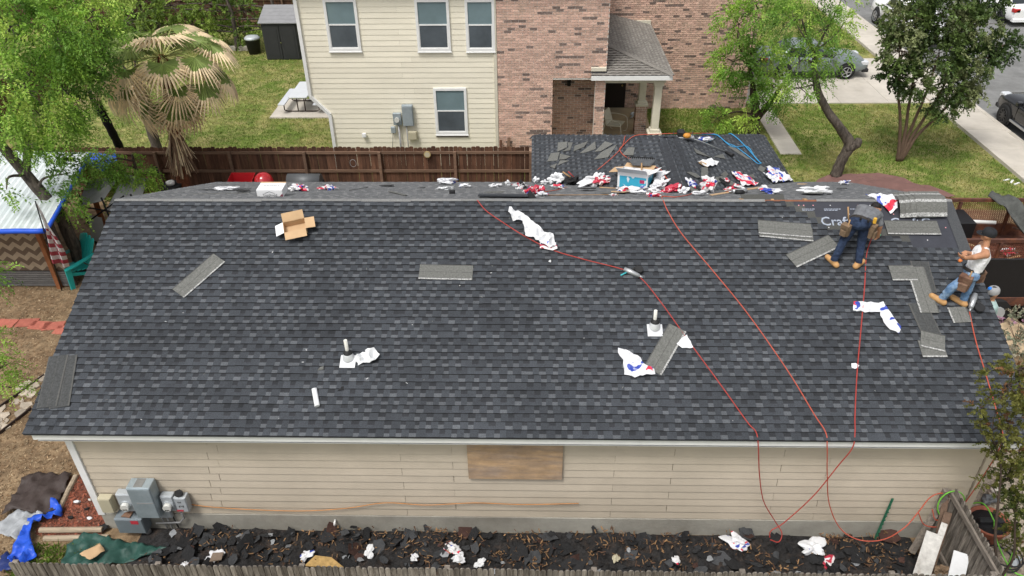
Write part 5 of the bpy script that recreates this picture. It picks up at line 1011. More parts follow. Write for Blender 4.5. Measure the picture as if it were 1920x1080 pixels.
HP=[(6.217,8.547,.62,.3,.17,m_wrb,'wadded wrapper with a red tip behind the ridge, left of the black roll'),(6.406,6.960,.5,.25,.08,m_paper,'flat white wrapper in front of the red tipped one behind the ridge'),(7.515,7.720,.36,.2,.10,m_wr,'small greyish wrapper behind the ridge above the dark strip'),(7.807,8.208,.16,.16,.14,m_paper,'tiny white paper wad behind the ridge above the dark strip'),
 (3.132,6.525,.55,.25,.18,m_wrr,'white wrapper with dark print right of the white logo carton'),(3.721,6.808,.45,.2,.12,m_wrr,'flat white wrapper with red tip, second right of the logo carton'),(1.431,6.660,.62,.25,.12,m_wr,'silvery wrapper behind the ridge at the far left'),
 (8.494,5.756,.34,.3,.22,m_red,'red and white wrapper wad at the end of the pale red hose'),(9.090,8.672,.45,.4,.32,m_paper,'standing white paper bag by the left edge of the wing'),(8.510,8.901,.22,.2,.18,m_paper,'white paper wad at the left foot of the wing'),(8.737,8.548,.2,.2,.12,m_wr,'small white wrapper beside the standing paper bag'),
 (9.967,7.944,.75,.5,.26,m_wr,'large pale plastic wrapper between the tool bag and the carton'),(10.106,7.771,.42,.35,.25,m_red,'red wrapper with white lettering left of the open carton'),(10.461,6.017,.55,.3,.18,m_wrr,'red and blue wrapper in front of the open carton'),(10.712,5.766,.45,.2,.10,m_paper,'white flat wrapper just behind the ridge in front of the carton'),(11.279,6.588,.55,.35,.22,m_wr,'white bag with blue spots right of the open carton'),(11.505,6.250,.55,.3,.16,m_red,'bright red cloth-like wrapper right of the carton'),(11.725,6.021,.25,.2,.15,m_wrb,'white and blue wad at the right end of the red wrapper'),(10.896,5.169,.4,.15,.10,m_red,'red edged scrap on the ridge beside the orange hose'),
 (12.275,6.154,.42,.35,.40,m_wrr,'tall white wad with red inside at the foot of the wing cap'),(13.096,7.122,.35,.2,.12,m_red,'small red wrapper above the nail gun behind the ridge'),(14.379,5.781,.85,.35,.20,m_paper,'spread white plastic sheet on the rear slope at the right'),(16.128,8.383,.32,.25,.14,m_wrb,'small red and blue wad at the far right of the rear slope'),
 (10.487,6.687,.35,.15,.12,m_felt,'small black tool case in front of the open carton')]
for i,(x,t,sx_,sy_,sz_,m,lab) in enumerate(HP): heap('wrapper' if m is not m_felt else 'tool_case',lab,'wrapper' if m is not m_felt else 'tool case',CMx(x,t)@RZ(random.Random(i).uniform(-15,15)),sx_*1.1,sy_*1.1,sz_*1.15,m,20+i)
tb=empty('tool_bag','black tool bag with sticks poking out behind the ridge','bag',CMx(9.435,8.326)); o=heap('bag_body','x','x',T(0,0,0),.48,.4,.28,m_felt,61); 
for k in ('label','category'): del o[k]
o.parent=tb; mb=MB(); mb.tube([(.05,.05,.1),(-.12,.0,.42)],.02,6); mb.build('tool_handle',m_raw,tb); mb=MB(); mb.tube([(.1,.05,.1),(.0,.05,.36)],.015,6); mb.build('tool_handle',m_hr,tb)
def wfilm(label,pts,m,h,seedv):
    c,loc=poly2(pts); x=c.x; k=1/CA
    return film('wrapper',label,'wrapper','W',[((p[0]-c.x)*k+c.x,p[1]) for p in pts],m,h,.07,seedv,base=.03)
wfilm('ragged white plastic sheet high on the right plane of the wing',[(12.331,7.994),(12.735,8.413),(12.988,8.577),(12.859,8.219),(12.553,7.833),(12.414,7.800)],m_paper,.08,31)
wfilm('white wrapper with a red edge on the right plane of the wing',[(13.184,8.082),(13.473,8.330),(13.902,8.101),(13.769,7.848),(13.389,7.564),(13.237,7.836)],m_wrr,.10,32)
wfilm('white, blue and red wrapper at the right eave of the wing',[(14.487,9.579),(14.781,9.673),(14.993,9.470),(15.136,9.245),(14.379,8.525),(14.176,8.838),(14.399,9.028)],m_wrb,.12,33)
# loose scraps filling the clutter between ridge and wing
rc=random.Random(55); CM=[(m_wr,'white wrapper scrap'),(m_wrb,'blue printed wrapper scrap'),(m_wrr,'red printed wrapper scrap'),(m_felt,'black felt scrap'),(m_lsh,'grey shingle scrap'),(m_card,'tan cardboard scrap')]
for i in range(44):
    x=rc.gauss(11.2,1.5) if i<34 else rc.uniform(1.5,15.5); x=min(max(x,1),15.8); t=RUN+CA*(rc.uniform(.6,3.6) if i<34 else rc.uniform(.8,4.2)); m,nm=CM[rc.choices(range(6),(5,3,3,4,5,2))[0]]; s_=rc.uniform(.12,.32)
    if m in (m_felt,m_lsh,m_card): o=scrap('x','0.0',torn_(0,0,s_,rc),m,.03+rc.uniform(0,.04),.008,'scrap','scrap','scraps in the clutter behind the ridge'); o.matrix_local=CMx(x,t)
    else: o=heap('wrapper','x','wrapper',CMx(x,t)@RZ(rc.uniform(0,180)),s_*1.6,s_,s_*.6,m,300+i,'scraps in the clutter behind the ridge')
    o['label']='small '+nm+' in the clutter behind the ridge'
# small things on the far hip of the wing
mb=MB(); mb.bbox(-.28,.28,-.08,.08,0,.05,.01); q=mb.build('nail_magazine',m_alu,None,T(*W(12.2,9.3,.02))@RZ(4)); tag(q,'grey metal bracket lying at the top of the rear wing','bracket')
for i in range(4):
    mb=MB(); mb.box(-.25+i*.16,-.235+i*.16,-.01,.01,.05,.17); mb.build('tine',m_steel,q)
heap('wrapper','blue and white wrapper at the top of the wing beside the blue hose','wrapper',T(*W(12.85,9.75,.02)),.6,.25,.12,m_wrb,71)

# ================================================================ PEOPLE
m_skin=mat('skin_tan',(.44,.22,.125),.55,.06,10); m_jeand=mat('dark_blue_denim',(.013,.022,.048),.9,.3,14,.9,18,rgb2=(.026,.042,.082)); m_jeanl=mat('light_blue_denim',(.10,.18,.31),.9,.3,14,.9,18,rgb2=(.22,.31,.43))
m_shirtg=mat('grey_tee',(.15,.155,.165),.9,.22,9,.9,16); m_tank=mat('white_tank_top',(.70,.70,.71),.85,.1,9,.8,18); m_boot=mat('tan_work_boot',(.46,.26,.11),.75,.15,12); m_hair=mat('black_hair',(.012,.010,.009),.6,.2,30,.5,80)
m_leather=mat('brown_tool_leather',(.13,.065,.042),.75,.3,10,.4,40,rgb2=(.2,.12,.08)); m_canvas=mat('tan_tool_pouch',(.17,.115,.072),.85,.3,10,.4,40); m_capb=mat('black_cap_cloth',(.016,.017,.02),.8,.1,10); m_capw=mat('grey_white_cap_cloth',(.30,.30,.30),.8,.1,10); m_teal2=mat('pale_teal_shirt',(.34,.46,.44),.9,.1,8); m_belt=mat('dark_belt',(.03,.025,.022),.6); m_watch=mat('green_watch',(.10,.55,.28),.4); m_orange=mat('orange_tape',(.7,.2,.05),.5); m_yel=mat('yellow_tool',(.75,.42,.05),.5); m_blu=mat('blue_lens',(.04,.25,.8),.2)
def V3(*a): return Vector(a)
def person(label,base,segs,mats,voxel=.0125):
    """one continuous body: tapered limbs fused by voxel remesh, then coloured by nearest limb"""
    root=empty('person',label,'person',base); org=Vector(base); bm=bmesh.new()
    segs=[(A,Bq,ra*(1.13 if mi in (1,2) else 1.05),rb*(1.13 if mi in (1,2) else 1.05),mi) for (A,Bq,ra,rb,mi) in segs]
    for (A,Bq,ra,rb,mi) in segs:
        A,Bq=Vector(A),Vector(Bq); d=Bq-A; L=max(d.length,1e-4); n=10; q=d.to_track_quat('Z','Y').to_matrix().to_4x4() if d.length>1e-4 else Matrix.Identity(4); rings=[]
        for k in range(-4,5):
            if k<=0: th=(k+4)/4*math.pi/2; r_=ra*math.sin(th); z=-ra*math.cos(th)
            if k<=0: rings.append((max(r_,ra*.02),z))
        for k in range(5): th=k/4*math.pi/2; rings.append((max(rb*math.cos(th),rb*.02),L+rb*math.sin(th)))
        vs=[]
        for r_,z in rings: vs.append([bm.verts.new(Matrix.Translation(A-org)@q@Vector((r_*math.cos(2*math.pi*j/n),r_*math.sin(2*math.pi*j/n),z))) for j in range(n)])
        for i in range(len(vs)-1):
            for j in range(n): bm.faces.new((vs[i][j],vs[i][(j+1)%n],vs[i+1][(j+1)%n],vs[i+1][j]))
        bm.faces.new(list(reversed(vs[0]))); bm.faces.new(vs[-1])
    me=bpy.data.meshes.new('tmp'); bm.to_mesh(me); bm.free(); tmp=bpy.data.objects.new('tmp',me); COL.objects.link(tmp)
    md=tmp.modifiers.new('r','REMESH'); md.mode='VOXEL'; md.voxel_size=voxel; sm=tmp.modifiers.new('s','SMOOTH'); sm.factor=.5; sm.iterations=3
    dg=bpy.context.evaluated_depsgraph_get(); me2=bpy.data.meshes.new_from_object(tmp.evaluated_get(dg)); bpy.data.objects.remove(tmp,do_unlink=True)
    C=np.array([p.center[:] for p in me2.polygons])+np.array(org); best=np.full(len(C),9.); mi_=np.zeros(len(C),int)
    for (A,Bq,ra,rb,mi) in segs:
        A,Bq=np.array(A,float),np.array(Bq,float); d=Bq-A; t=np.clip(((C-A)@d)/max(d@d,1e-8),0,1); ds=np.linalg.norm(C-(A+t[:,None]*d),axis=1)-(ra+(rb-ra)*t)
        b=ds<best; best[b]=ds[b]; mi_[b]=mi
    cloth=np.zeros(len(me2.vertices),bool)      # creases in the cloth
    for p,k in zip(me2.polygons,mi_):
        if k in (1,2): cloth[list(p.vertices)]=True
    nv=[v.normal.copy() for v in me2.vertices]; cv=[v.co.copy() for v in me2.vertices]
    for i,q in enumerate(cv):
        if cloth[i]: cv[i]=q+nv[i]*(.008*noise.noise(q*9)-.012*abs(noise.noise(Vector((q.x*10,q.y*10,q.z*17))))+.005)
    me2.vertices.foreach_set('co',[c for q in cv for c in q]); me2.update()
    me2.materials.clear(); finish(me2,mats,mi_,None,np.ones(len(C),bool)); ob('body',me2,root); return root,org
def limb(a,b,c,r,mi,mi2=None): return [(a,b,r[0],r[1],mi),(b,c,r[1],r[2],mi if mi2 is None else mi2)]
def hand(w,dirv,palmn,mi,curl=.5,sc=1.):
    """palm, four unequal curled fingers and a thumb from the side of the palm"""
    d=Vector(dirv).normalized(); n=Vector(palmn).normalized(); s=d.cross(n).normalized(); w=Vector(w); out=[]
    for k in (-1,0,1): out.append((w+s*.022*k,w+d*.075*sc+s*.026*k,.017,.015,mi))
    for i,l in enumerate((.062,.074,.07,.052)):
        b=w+d*.085*sc+s*(-.036+.024*i); m=b+(d*(1-curl*.4)+n*curl*.6).normalized()*l*.55; e=m+(d*(1-curl)+n*curl).normalized()*l*.5; out+=[(b,m,.0105,.0095,mi),(m,e,.0095,.0085,mi)]
    b=w+d*.025-s*.032; m=b+(d*.6-s*.7+n*.3).normalized()*.04; out+=[(b,m,.013,.011,mi),(m,m+(d*.8+n*.4).normalized()*.032,.011,.009,mi)]; return out
def head(c,face,up_,mi,neck):
    f=Vector(face).normalized(); u=Vector(up_); u=(u-f*u.dot(f)).normalized(); s=f.cross(u); c=Vector(c); o=[]
    o+=[(c+u*.035-f*.015,c+u*.035+f*.012,.085,.085,mi),(c-u*.045+f*.03,c-u*.075+f*.045,.058,.045,mi),(c+s*.028,c-s*.028,.072,.072,mi)]
    o+=[(c+f*.092+u*.01,c+f*.108-u*.018,.010,.014,mi),(c+f*.085-u*.055+s*.016,c+f*.085-u*.055-s*.016,.011,.011,mi),(c+f*.075+u*.03+s*.03,c+f*.075+u*.03-s*.03,.016,.016,mi)]
    for k in (-1,1): o+=[(c+s*.082*k-f*.012+u*.012,c+s*.086*k-f*.015-u*.02,.013,.011,mi)]
    o+=[(c-u*.06-f*.02,neck,.05,.056,mi)]; return o,f,u,s
def face_bits(root,org,c,f,u,s):
    c=Vector(c)-org
    for k in (-1,1): mb=MB(); mb.sphere(tuple(c+f*.089+s*.031*k+u*.006),.0095,8,6); mb.build('eye',m_hair,root)
    mb=MB(); mb.tube([c+f*.097-u*.052+s*.02,c+f*.1-u*.053,c+f*.097-u*.052-s*.02],.005,5); mb.build('mouth',mat('lip',(.3,.11,.08),.5),root)
def hairdo(root,org,c,f,u,s,m,name='hair',back=.0):
    bm=bmesh.new(); bmesh.ops.create_icosphere(bm,subdivisions=3,radius=1); M=Matrix((s,f,u)).transposed()
    for v in bm.verts:
        q=v.co.copy(); k=1+.08*noise.noise(q*4); 
        if q.y>.35 and q.z<.45: q=q*.72
        if q.z<-.35: q=q*.75
        v.co=(Vector(c)-org)+u*.035-f*.012+M@Vector((q.x*.098*k,q.y*.108*k,q.z*.098*k))
    me=bpy.data.meshes.new(name); bm.to_mesh(me); bm.free(); finish(me,m); return ob(name,me,root)
def cap(root,org,c,f,u,s,mc,mb_):
    M=Matrix((s,f,u)).transposed().to_4x4(); M.translation=(Vector(c)-org)+u*.040-f*.005
    mb=MB(); mb.loft([[(math.cos(a)*.103*k,math.sin(a)*.115*k,z) for a in [j*math.pi/10 for j in range(20)]] for k,z in ((1.0,-.03),(1.01,.0),(.96,.035),(.8,.068),(.5,.085),(.08,.09))],0,1,False,True,M,True); o=mb.build('cap',mc,root)
    mb=MB(); pr=[(math.cos(a)*.092,math.sin(a)*.1+.06) for a in [math.pi*.06+j*math.pi*.88/10 for j in range(11)]]+[(-.085,.05),(.085,.05)]
    pr=[(x,y+(.035 if y>.1 else 0)) for x,y in pr]; mb.prism(pr,-.03,-.022,0,1,M@RX(-10)); mb.build('cap_brim',mb_,o); return o
def pouch(root,org,p,out,m,sx=.2,sy=.1,sz=.26,name='tool_pouch'):
    o_=Vector(out); o_.z=0; o_.normalize(); s=Vector((-o_.y,o_.x,0)); M=Matrix((s,o_,Vector((0,0,1)))).transposed().to_4x4(); M.translation=Vector(p)-org
    mb=MB(); mb.loft([[(-sx*.4,0,-sz),(sx*.4,0,-sz),(sx*.4,sy*.8,-sz),(-sx*.4,sy*.8,-sz)],[(-sx*.5,0,-sz*.5),(sx*.5,0,-sz*.5),(sx*.5,sy*1.1,-sz*.5),(-sx*.5,sy*1.1,-sz*.5)],[(-sx*.5,0,0),(sx*.5,0,0),(sx*.52,sy*1.25,-.02),(-sx*.52,sy*1.25,-.02)]],0,1,True,True,M); q=mb.build(name,m,root)
    mb=MB(); mb.bbox(-sx*.38,sx*.38,sy*.95,sy*1.5,-sz*.95,-sz*.45,.015,0,1,M); mb.build('front_pocket',m,q)
    mb=MB(); mb.tube([M@Vector((sx*.2,sy*.6,-.1)),M@Vector((sx*.22,sy*.5,.1))],.013,6); mb.build('tool_handle',m_raw,q); return q
# ---- roofer bending over the underlayment, seen from behind
fl,fr_=F(14.005,3.468),F(14.435,3.421); hx_,hz_=14.374,4.853; sx_,sz_=14.679,4.868; hdx,hdz=14.866,4.839
hip=V3(hx_,3.40,hz_); sh=V3(sx_,3.78,sz_); hd=V3(hdx,3.96,hdz)
hl,hr=hip+V3(-.10,0,-.02),hip+V3(.11,.02,-.02); al,ar=fl+V3(.0,-.0,.12),fr_+V3(.0,.0,.12)
kl=(hl+al)/2+V3(.02,.07,.0); kr=(hr+ar)/2+V3(.03,.08,0)
bx_=(sh-hip).normalized(); lat=V3(.93,-.25,-.25).normalized(); shl,shr=sh-lat*.17,sh+lat*.17
wx,wz=14.952,4.359; hr_w=V3(wx,3.75,wz); ex_,ez_=14.898,4.629; elr=V3(ex_,3.68,ez_); hl_w=sh+V3(.02,.30,-.42); ell=sh+V3(-.16,.2,-.22)
S1=[]
S1+=[(hl,kl,.098,.072,1),(kl,al,.07,.056,1),(hr,kr,.098,.072,1),(kr,ar,.07,.056,1)]
for f0,a0,tw in ((fl,al,V3(-.10,.16,0)),(fr_,ar,V3(.13,.10,0))):
    t=Vector((tw.x,tw.y*CA,tw.y*SA+.0)); S1+=[(a0-V3(0,0,.02),f0+V3(0,0,.05),.062,.056,3),(f0-t*.35+V3(0,0,.055),f0+t*.85+V3(0,0,.05),.056,.05,3)]
S1+=[(hl,hr,.115,.115,1),(hip+V3(-.07,-.04,.0),hip+V3(.07,-.04,.0),.105,.105,1)]
for k in (-1,0,1): S1.append((hip+lat*.065*k+bx_*.09,sh+lat*.10*k-bx_*.04,.115,.12,2))
S1+=[(shl,shr,.078,.078,2)]+limb(shl,ell,hl_w,(.062,.05,.036),2,0)+[(shr,shr+(elr-shr)*.75,.064,.058,2),(shr+(elr-shr)*.7,elr,.05,.046,0),(elr,hr_w,.046,.033,0)]
S1+=hand(hr_w,V3(-.1,.35,-.9),V3(-.6,.6,0),0,.6)+hand(hl_w,V3(.3,.5,-.8),V3(.5,.2,-.5),0,.6)
hs,f_,u_,s_=head(hd,V3(.35,.65,-.62),V3(.1,.5,.8),0,sh+V3(0,.02,.05)); S1+=hs
p1,o1=person('roofer in grey tee and dark jeans bending over the black underlayment',(fl+fr_)/2,S1,[m_skin,m_jeand,m_shirtg,m_boot])
hairdo(p1,o1,hd,f_,u_,s_,m_hair); face_bits(p1,o1,hd,f_,u_,s_)
def belt_ring(root,org,c,axis,rx_,ry_,m,hh=.05,name='belt'):
    a=Vector(axis).normalized(); q=a.to_track_quat('Z','Y').to_matrix().to_4x4(); q.translation=Vector(c)-org; mb=MB(); mb.loft([[(math.cos(j*math.pi/10)*rx_*k,math.sin(j*math.pi/10)*ry_*k,z) for j in range(20)] for k,z in ((1,-hh/2),(1.04,0),(1,hh/2))],0,1,False,False,q,True); return mb.build(name,m,root)
belt_ring(p1,o1,hip+bx_*.07,bx_+V3(0,0,.6),.20,.165,m_belt)
pouch(p1,o1,hip+V3(-.22,-.05,.02),V3(-.8,-.5,0),m_canvas,.16,.08,.24); pouch(p1,o1,hip+V3(.20,-.02,.0),V3(.7,-.6,0),m_canvas,.16,.09,.27)
mb=MB(); mb.tube([hip+V3(-.2,.0,.0)-o1,hip+V3(-.26,.05,.30)-o1],.014,6); mb.build('hammer_handle',m_raw,p1); mb=MB(); mb.tube([hr_w+V3(0,-.0,.035)-o1,hr_w+V3(.0,.0,.06)-o1],.042,10); mb.build('wrist_watch',m_watch,p1)
mb=MB(); mb.bbox(-.03,.03,-.02,.02,0,.11,.01,0,1,T(*(hip+V3(.24,-.04,.02)-o1))); mb.build('yellow_tool',m_yel,p1)
for k in (-1,1): mb=MB(); mb.tube([hip+lat*.07*k+V3(0,-.155,.12)-o1,hip+lat*.07*k+V3(0,-.135,.2)-o1],.018,6); mb.build('belt_strap',m_belt,p1)
# ---- roofer in white tank top standing at the right rake
fl,fr_=F(15.713,2.641),F(16.071,2.608); hx_,hz_=16.121,4.366; sx_,sz_=16.216,4.826; hdx,hdz=16.209,5.084
hip=V3(hx_,2.5,hz_); sh=V3(sx_,2.55,sz_); hd=V3(hdx,2.58,hdz); kx,kz=15.805,4.105; kx2,kz2=16.127,4.142
fd=V3(-.93,.30,0).normalized(); lat=V3(-.30,-.93,0).normalized()   # lat: his left side, toward the camera
hl,hr=hip+lat*.09,hip-lat*.09; kl=V3(kx,2.40,kz); kr=V3(kx2,2.44,kz2); al,ar=fl+V3(.03,0,.12),fr_+V3(.03,0,.12)
bx_=(sh-hip).normalized(); shl,shr=sh+lat*.17-bx_*.02,sh-lat*.17-bx_*.02
S2=[(hl,kl,.095,.07,1),(kl,al,.068,.056,1),(hr,kr,.095,.07,1),(kr,ar,.068,.056,1),(hl,hr,.11,.11,1)]
for f0,a0 in ((fl,al),(fr_,ar)):
    t=V3(-.11,.10*CA,.10*SA)*1.1; S2+=[(a0-V3(0,0,.02),f0+V3(0,0,.05),.062,.056,3),(f0-t*.4+V3(0,0,.055),f0+t*.95+V3(0,0,.05),.056,.052,3)]
for k in (-1,0,1): S2.append((hip+lat*.06*k+bx_*.10,sh+lat*.085*k-bx_*.12,.108,.118,2))
S2+=[(sh+lat*.07-bx_*.08,sh-lat*.07-bx_*.08,.10,.10,2),(shl,shr,.068,.068,0),(sh+lat*.085+bx_*.0,sh+lat*.06-bx_*.12-fd*.05,.05,.07,2),(sh-lat*.085,sh-lat*.06-bx_*.12-fd*.05,.05,.07,2)]
exl,ezl=15.942,4.807; wxl,wzl=15.875,4.711; el=V3(exl,2.30,ezl); wl=V3(wxl,2.42,wzl); er=sh-lat*.22+V3(.06,.0,-.30); wr=wl+V3(.06,.16,.02)
S2+=limb(shl,el,wl,(.062,.05,.034),0)+limb(shr,er,wr,(.062,.05,.034),0)+hand(wl,V3(-.8,.5,.1),V3(.1,.6,.5),0,.7)+hand(wr,V3(-.7,-.6,0),V3(0,-.3,.6),0,.7)
hs,f_,u_,s_=head(hd,V3(-.82,.55,.12),V3(-.1,0,1),0,sh+V3(0,0,.06)); S2+=hs
p2,o2=person('roofer in white tank top, light jeans and black cap standing at the right roof edge',(fl+fr_)/2,S2,[m_skin,m_jeanl,m_tank,m_boot])
hairdo(p2,o2,hd,f_,u_,s_,m_hair); face_bits(p2,o2,hd,f_,u_,s_); cp=cap(p2,o2,hd,f_,u_,s_,m_capb,m_capb)
belt_ring(p2,o2,hip+bx_*.07,bx_,.165,.185,m_belt,.06)
pouch(p2,o2,hip+lat*.15+fd*.08+V3(0,0,.04),lat+fd*.5,m_leather,.20,.10,.30); pouch(p2,o2,hip-fd*.12-lat*.12+V3(0,0,.03),-fd-lat*.3,m_leather,.18,.09,.26)
mb=MB(); mb.tube([wl+V3(-.05,.03,-.05)-o2,wl+V3(-.07,.04,-.09)-o2],.03,8); mb.build('tape_roll',m_orange,p2)
# ---- third roofer on a ladder beyond the rake, only cap and shoulder clear the roof
hd=V3(16.98,3.0,3.60); base=V3(17.02,3.02,1.93); hip=base+V3(0,0,.92); sh=base+V3(0,0,1.42); lat=V3(-.2,-.95,0).normalized()
S3=[]
for k in (-1,1): h0=hip+lat*.09*k; S3+=[(h0,base+lat*.1*k+V3(-.03,0,.5),.095,.07,1),(base+lat*.1*k+V3(-.03,0,.5),base+lat*.1*k+V3(0,0,.1),.068,.055,1),(base+lat*.1*k+V3(.05,0,.04),base+lat*.1*k+V3(-.15,.02,.035),.046,.04,3)]; S3+=limb(sh+lat*.18*k,sh+lat*.25*k+V3(-.08,0,-.28),sh+lat*.2*k+V3(-.30,0,-.30),(.062,.05,.036),2,0)+hand(sh+lat*.2*k+V3(-.30,0,-.30),V3(-1,0,0),V3(0,0,-1),0,.6)
S3+=[(hip+lat*.09,hip-lat*.09,.11,.11,1),(sh+lat*.17,sh-lat*.17,.075,.075,2)]+[(hip+lat*.06*k+V3(0,0,.08),sh+lat*.09*k-V3(0,0,.05),.11,.12,2) for k in (-1,0,1)]
hs,f_,u_,s_=head(hd,V3(-.85,-.2,-.15),V3(0,0,1),0,sh+V3(0,0,.04)); S3+=hs
p3,o3=person('man in grey and white cap whose head shows beyond the right roof edge',base,S3,[m_skin,m_jeand,m_teal2,m_boot],.016)
hairdo(p3,o3,hd,f_,u_,s_,m_hair); face_bits(p3,o3,hd,f_,u_,s_); cp=cap(p3,o3,hd,f_,u_,s_,m_capw,m_capb); mb=MB(); mb.bbox(-.035,.035,-.02,.02,0,.05,.015,0,1,T(*(hd+f_*.09+u_*.11-o3))); mb.build('sunglasses',m_blu,cp)
ld=empty('ladder','aluminium ladder standing against the right roof edge under the third man','ladder',(17.55,3.02,0))
for y in (-.22,.22): mb=MB(); mb.tube([(.0,y,0),(-.62,y,2.55)],.03,4); mb.build('rail',m_alu,ld)
for i in range(9): mb=MB(); z=.25+i*.26; mb.tube([(-.243*z,-.22,z),(-.243*z,.22,z)],.018,6); mb.build('rung',m_alu,ld)

# ================================================================ ELECTRICAL GEAR ON THE TAN WALL
def ebox(name,label,cat,x0,x1,z0,z1,d,m,extra=None,y=.285):
    e=empty(name,label,cat,(x0,y,z0)); w,h=x1-x0,z1-z0
    mb=MB(); mb.bbox(0,w,-d,0,0,h,.008); mb.build('cabinet',m,e)
    mb=MB(); mb.bbox(.012,w-.012,-d-.014,-d,.012,h*.97,.004); mb.build('cover',m,e)
    if extra: extra(e,w,h,d)
    return e
m_galv=mat('galvanised_box',(.36,.42,.45),.45,.12,2.5,metal=.35,rgb2=(.28,.335,.36)); m_galv2=mat('light_grey_box',(.44,.47,.49),.5,.1,3,metal=.2); m_stick=mat('red_sticker',(.5,.04,.06),.5,.1,20); m_inkb=mat('black_paint',(.01,.01,.01),.7)
def meter(e,w,h,d):
    mb=MB(); mb.cyl((w/2,-d-.10,h*.42),.075,.10,18,axis='Y'); q=mb.build('meter_dome',m_glw,e); mb=MB(); mb.cyl((w/2,-d-.03,h*.42),.10,.03,18,axis='Y'); mb.build('meter_ring',m_galv2,q); mb=MB(); mb.box(w/2-.04,w/2+.04,-d-.103,-d-.1,h*.42-.05,h*.42-.03); mb.build('meter_dial',m_inkb,q)
ebox('utility_box','beige utility box leftmost on the tan wall','utility box',.60,.84,.62,.98,.13,m_beige)
ebox('electric_meter','left grey meter box with white round meter on the tan wall','electric meter',.98,1.26,.68,1.12,.14,m_galv2,meter)
def ptop(e,w,h,d):
    mb=MB(); mb.box(.12,.28,-d*.9,-.02,h+.001,h+.004); mb.build('grime_patch',mat('grey_grime',(.2,.2,.19),.9),e); mb=MB(); mb.box(.1,w-.02,-d-.0175,-d-.0145,h*.5,h*.53); mb.build('hasp_plate',m_conduit,e)
ebox('breaker_panel','tall galvanised electrical panel between the two meters','electrical box',1.30,1.72,.62,1.40,.24,m_galv,ptop)
ebox('electric_meter','right grey meter box with white round meter on the tan wall','electric meter',1.76,1.99,.68,1.06,.12,m_galv2,meter)
def num(e,w,h,d):
    text_mesh('number','2',.13,m_inkb,e,T(w*.5,-d-.015,h*.42)@RX(90)@RZ(90),.0006); text_mesh('number','E',.09,m_inkb,e,T(w*.44,-d-.015,h*.72)@RX(90)@RZ(90),.0006)
    mb=MB(); mb.box(.0,w*.55,-d-.0165,-d-.0145,.02,.06); mb.build('sticker',m_stick,e)
ebox('disconnect_box','grey box with black painted marks, rightmost on the tan wall','electrical box',2.01,2.23,.68,1.04,.14,m_galv2,num)
def low(e,w,h,d):
    mb=MB(); mb.box(w*.58,w*.85,-d-.0165,-d-.0145,h*.68,h*.92); mb.build('sticker',m_stick,e)
    mb=MB(); mb.tube([(w*.86,-d*.5,0),(w*.9,-d*.45,-.16)],.055,12); mb.build('conduit',m_conduit,e); mb=MB(); mb.tube([(w*.3,-d*.5,0),(w*.34,-d*.5,-.15)],.008,6); mb.build('wire',m_hr,e)
ebox('electrical_box','wide dark grey electrical box hung lowest at the wall corner','electrical box',.82,1.34,.17,.55,.22,mat('dark_grey_box',(.22,.255,.28),.5,.1,3,metal=.3),low)
def sm(e,w,h,d):
    mb=MB(); mb.tube([(w+.18,-.05,.14),(w+.2,-.06,-.02),(w+.1,-.07,-.13),(-.1,-.08,-.14)],.018,8); mb.build('conduit',m_conduit,e)
    for x in (.0,.1,.22): mb=MB(); mb.tube([(x,-.03,0),(x+.05,-.03,-.5)],.013,7); mb.build('conduit',m_conduit if x<.2 else m_rub,e)
ebox('junction_box','small grey junction box with conduits below the right meter','electrical box',1.58,1.82,.42,.60,.07,m_galv2,sm)
scr=random.Random(4)
def torn(cx,cy,r,rr,n=7): return [(cx+math.cos(2*math.pi*k/n)*r*rr.uniform(.5,1.15),cy+math.sin(2*math.pi*k/n)*r*rr.uniform(.45,1.0)) for k in range(n)]
scrap('black felt scrap caught on the box with black marks','1.05',torn(2.12,.2,.10,scr),m_felt,.01,.006,'felt_scrap','scrap',None,.6); scrap('brown torn scrap on top of the wide dark grey box','0.56',torn(1.05,.15,.12,scr),m_leather,.008,.006,'felt_scrap','scrap')
hose('slack orange wire pinned along the lower tan siding',[Vector((x,.262,z)) for x,z in ((2.217,0.732),(2.614,0.666),(3.388,0.606),(4.269,0.591),(5.064,0.676),(5.780,0.831),(6.529,0.786),(7.399,0.856),(8.261,0.827),(9.263,0.872))],mat('orange_wire',(.50,.22,.07),.5),.008,'wire')
mb=MB(); mb.tube([(0,0,0),(0,-.06,0),(0,-.08,-.05)],.022,8); tag(mb.build('drain_spout',m_nwhite,None,T(4.80,.285,.32)),'small white drain spout on the foundation','pipe')
mb=MB(); mb.box(-.02,.02,-.005,.005,0,1.12); mb.box(-.005,.005,-.03,-.005,0,1.12); 
for k in range(9): mb.box(-.012,.012,-.04,-.03,.1+k*.1,.13+k*.1)
tag(mb.build('t_post',mat('green_enamel',(.03,.14,.08),.6,.2,10),None,T(14.66,.18,0)@RY(4)@RX(-3)),'green metal T-post leaning against the tan wall','post')
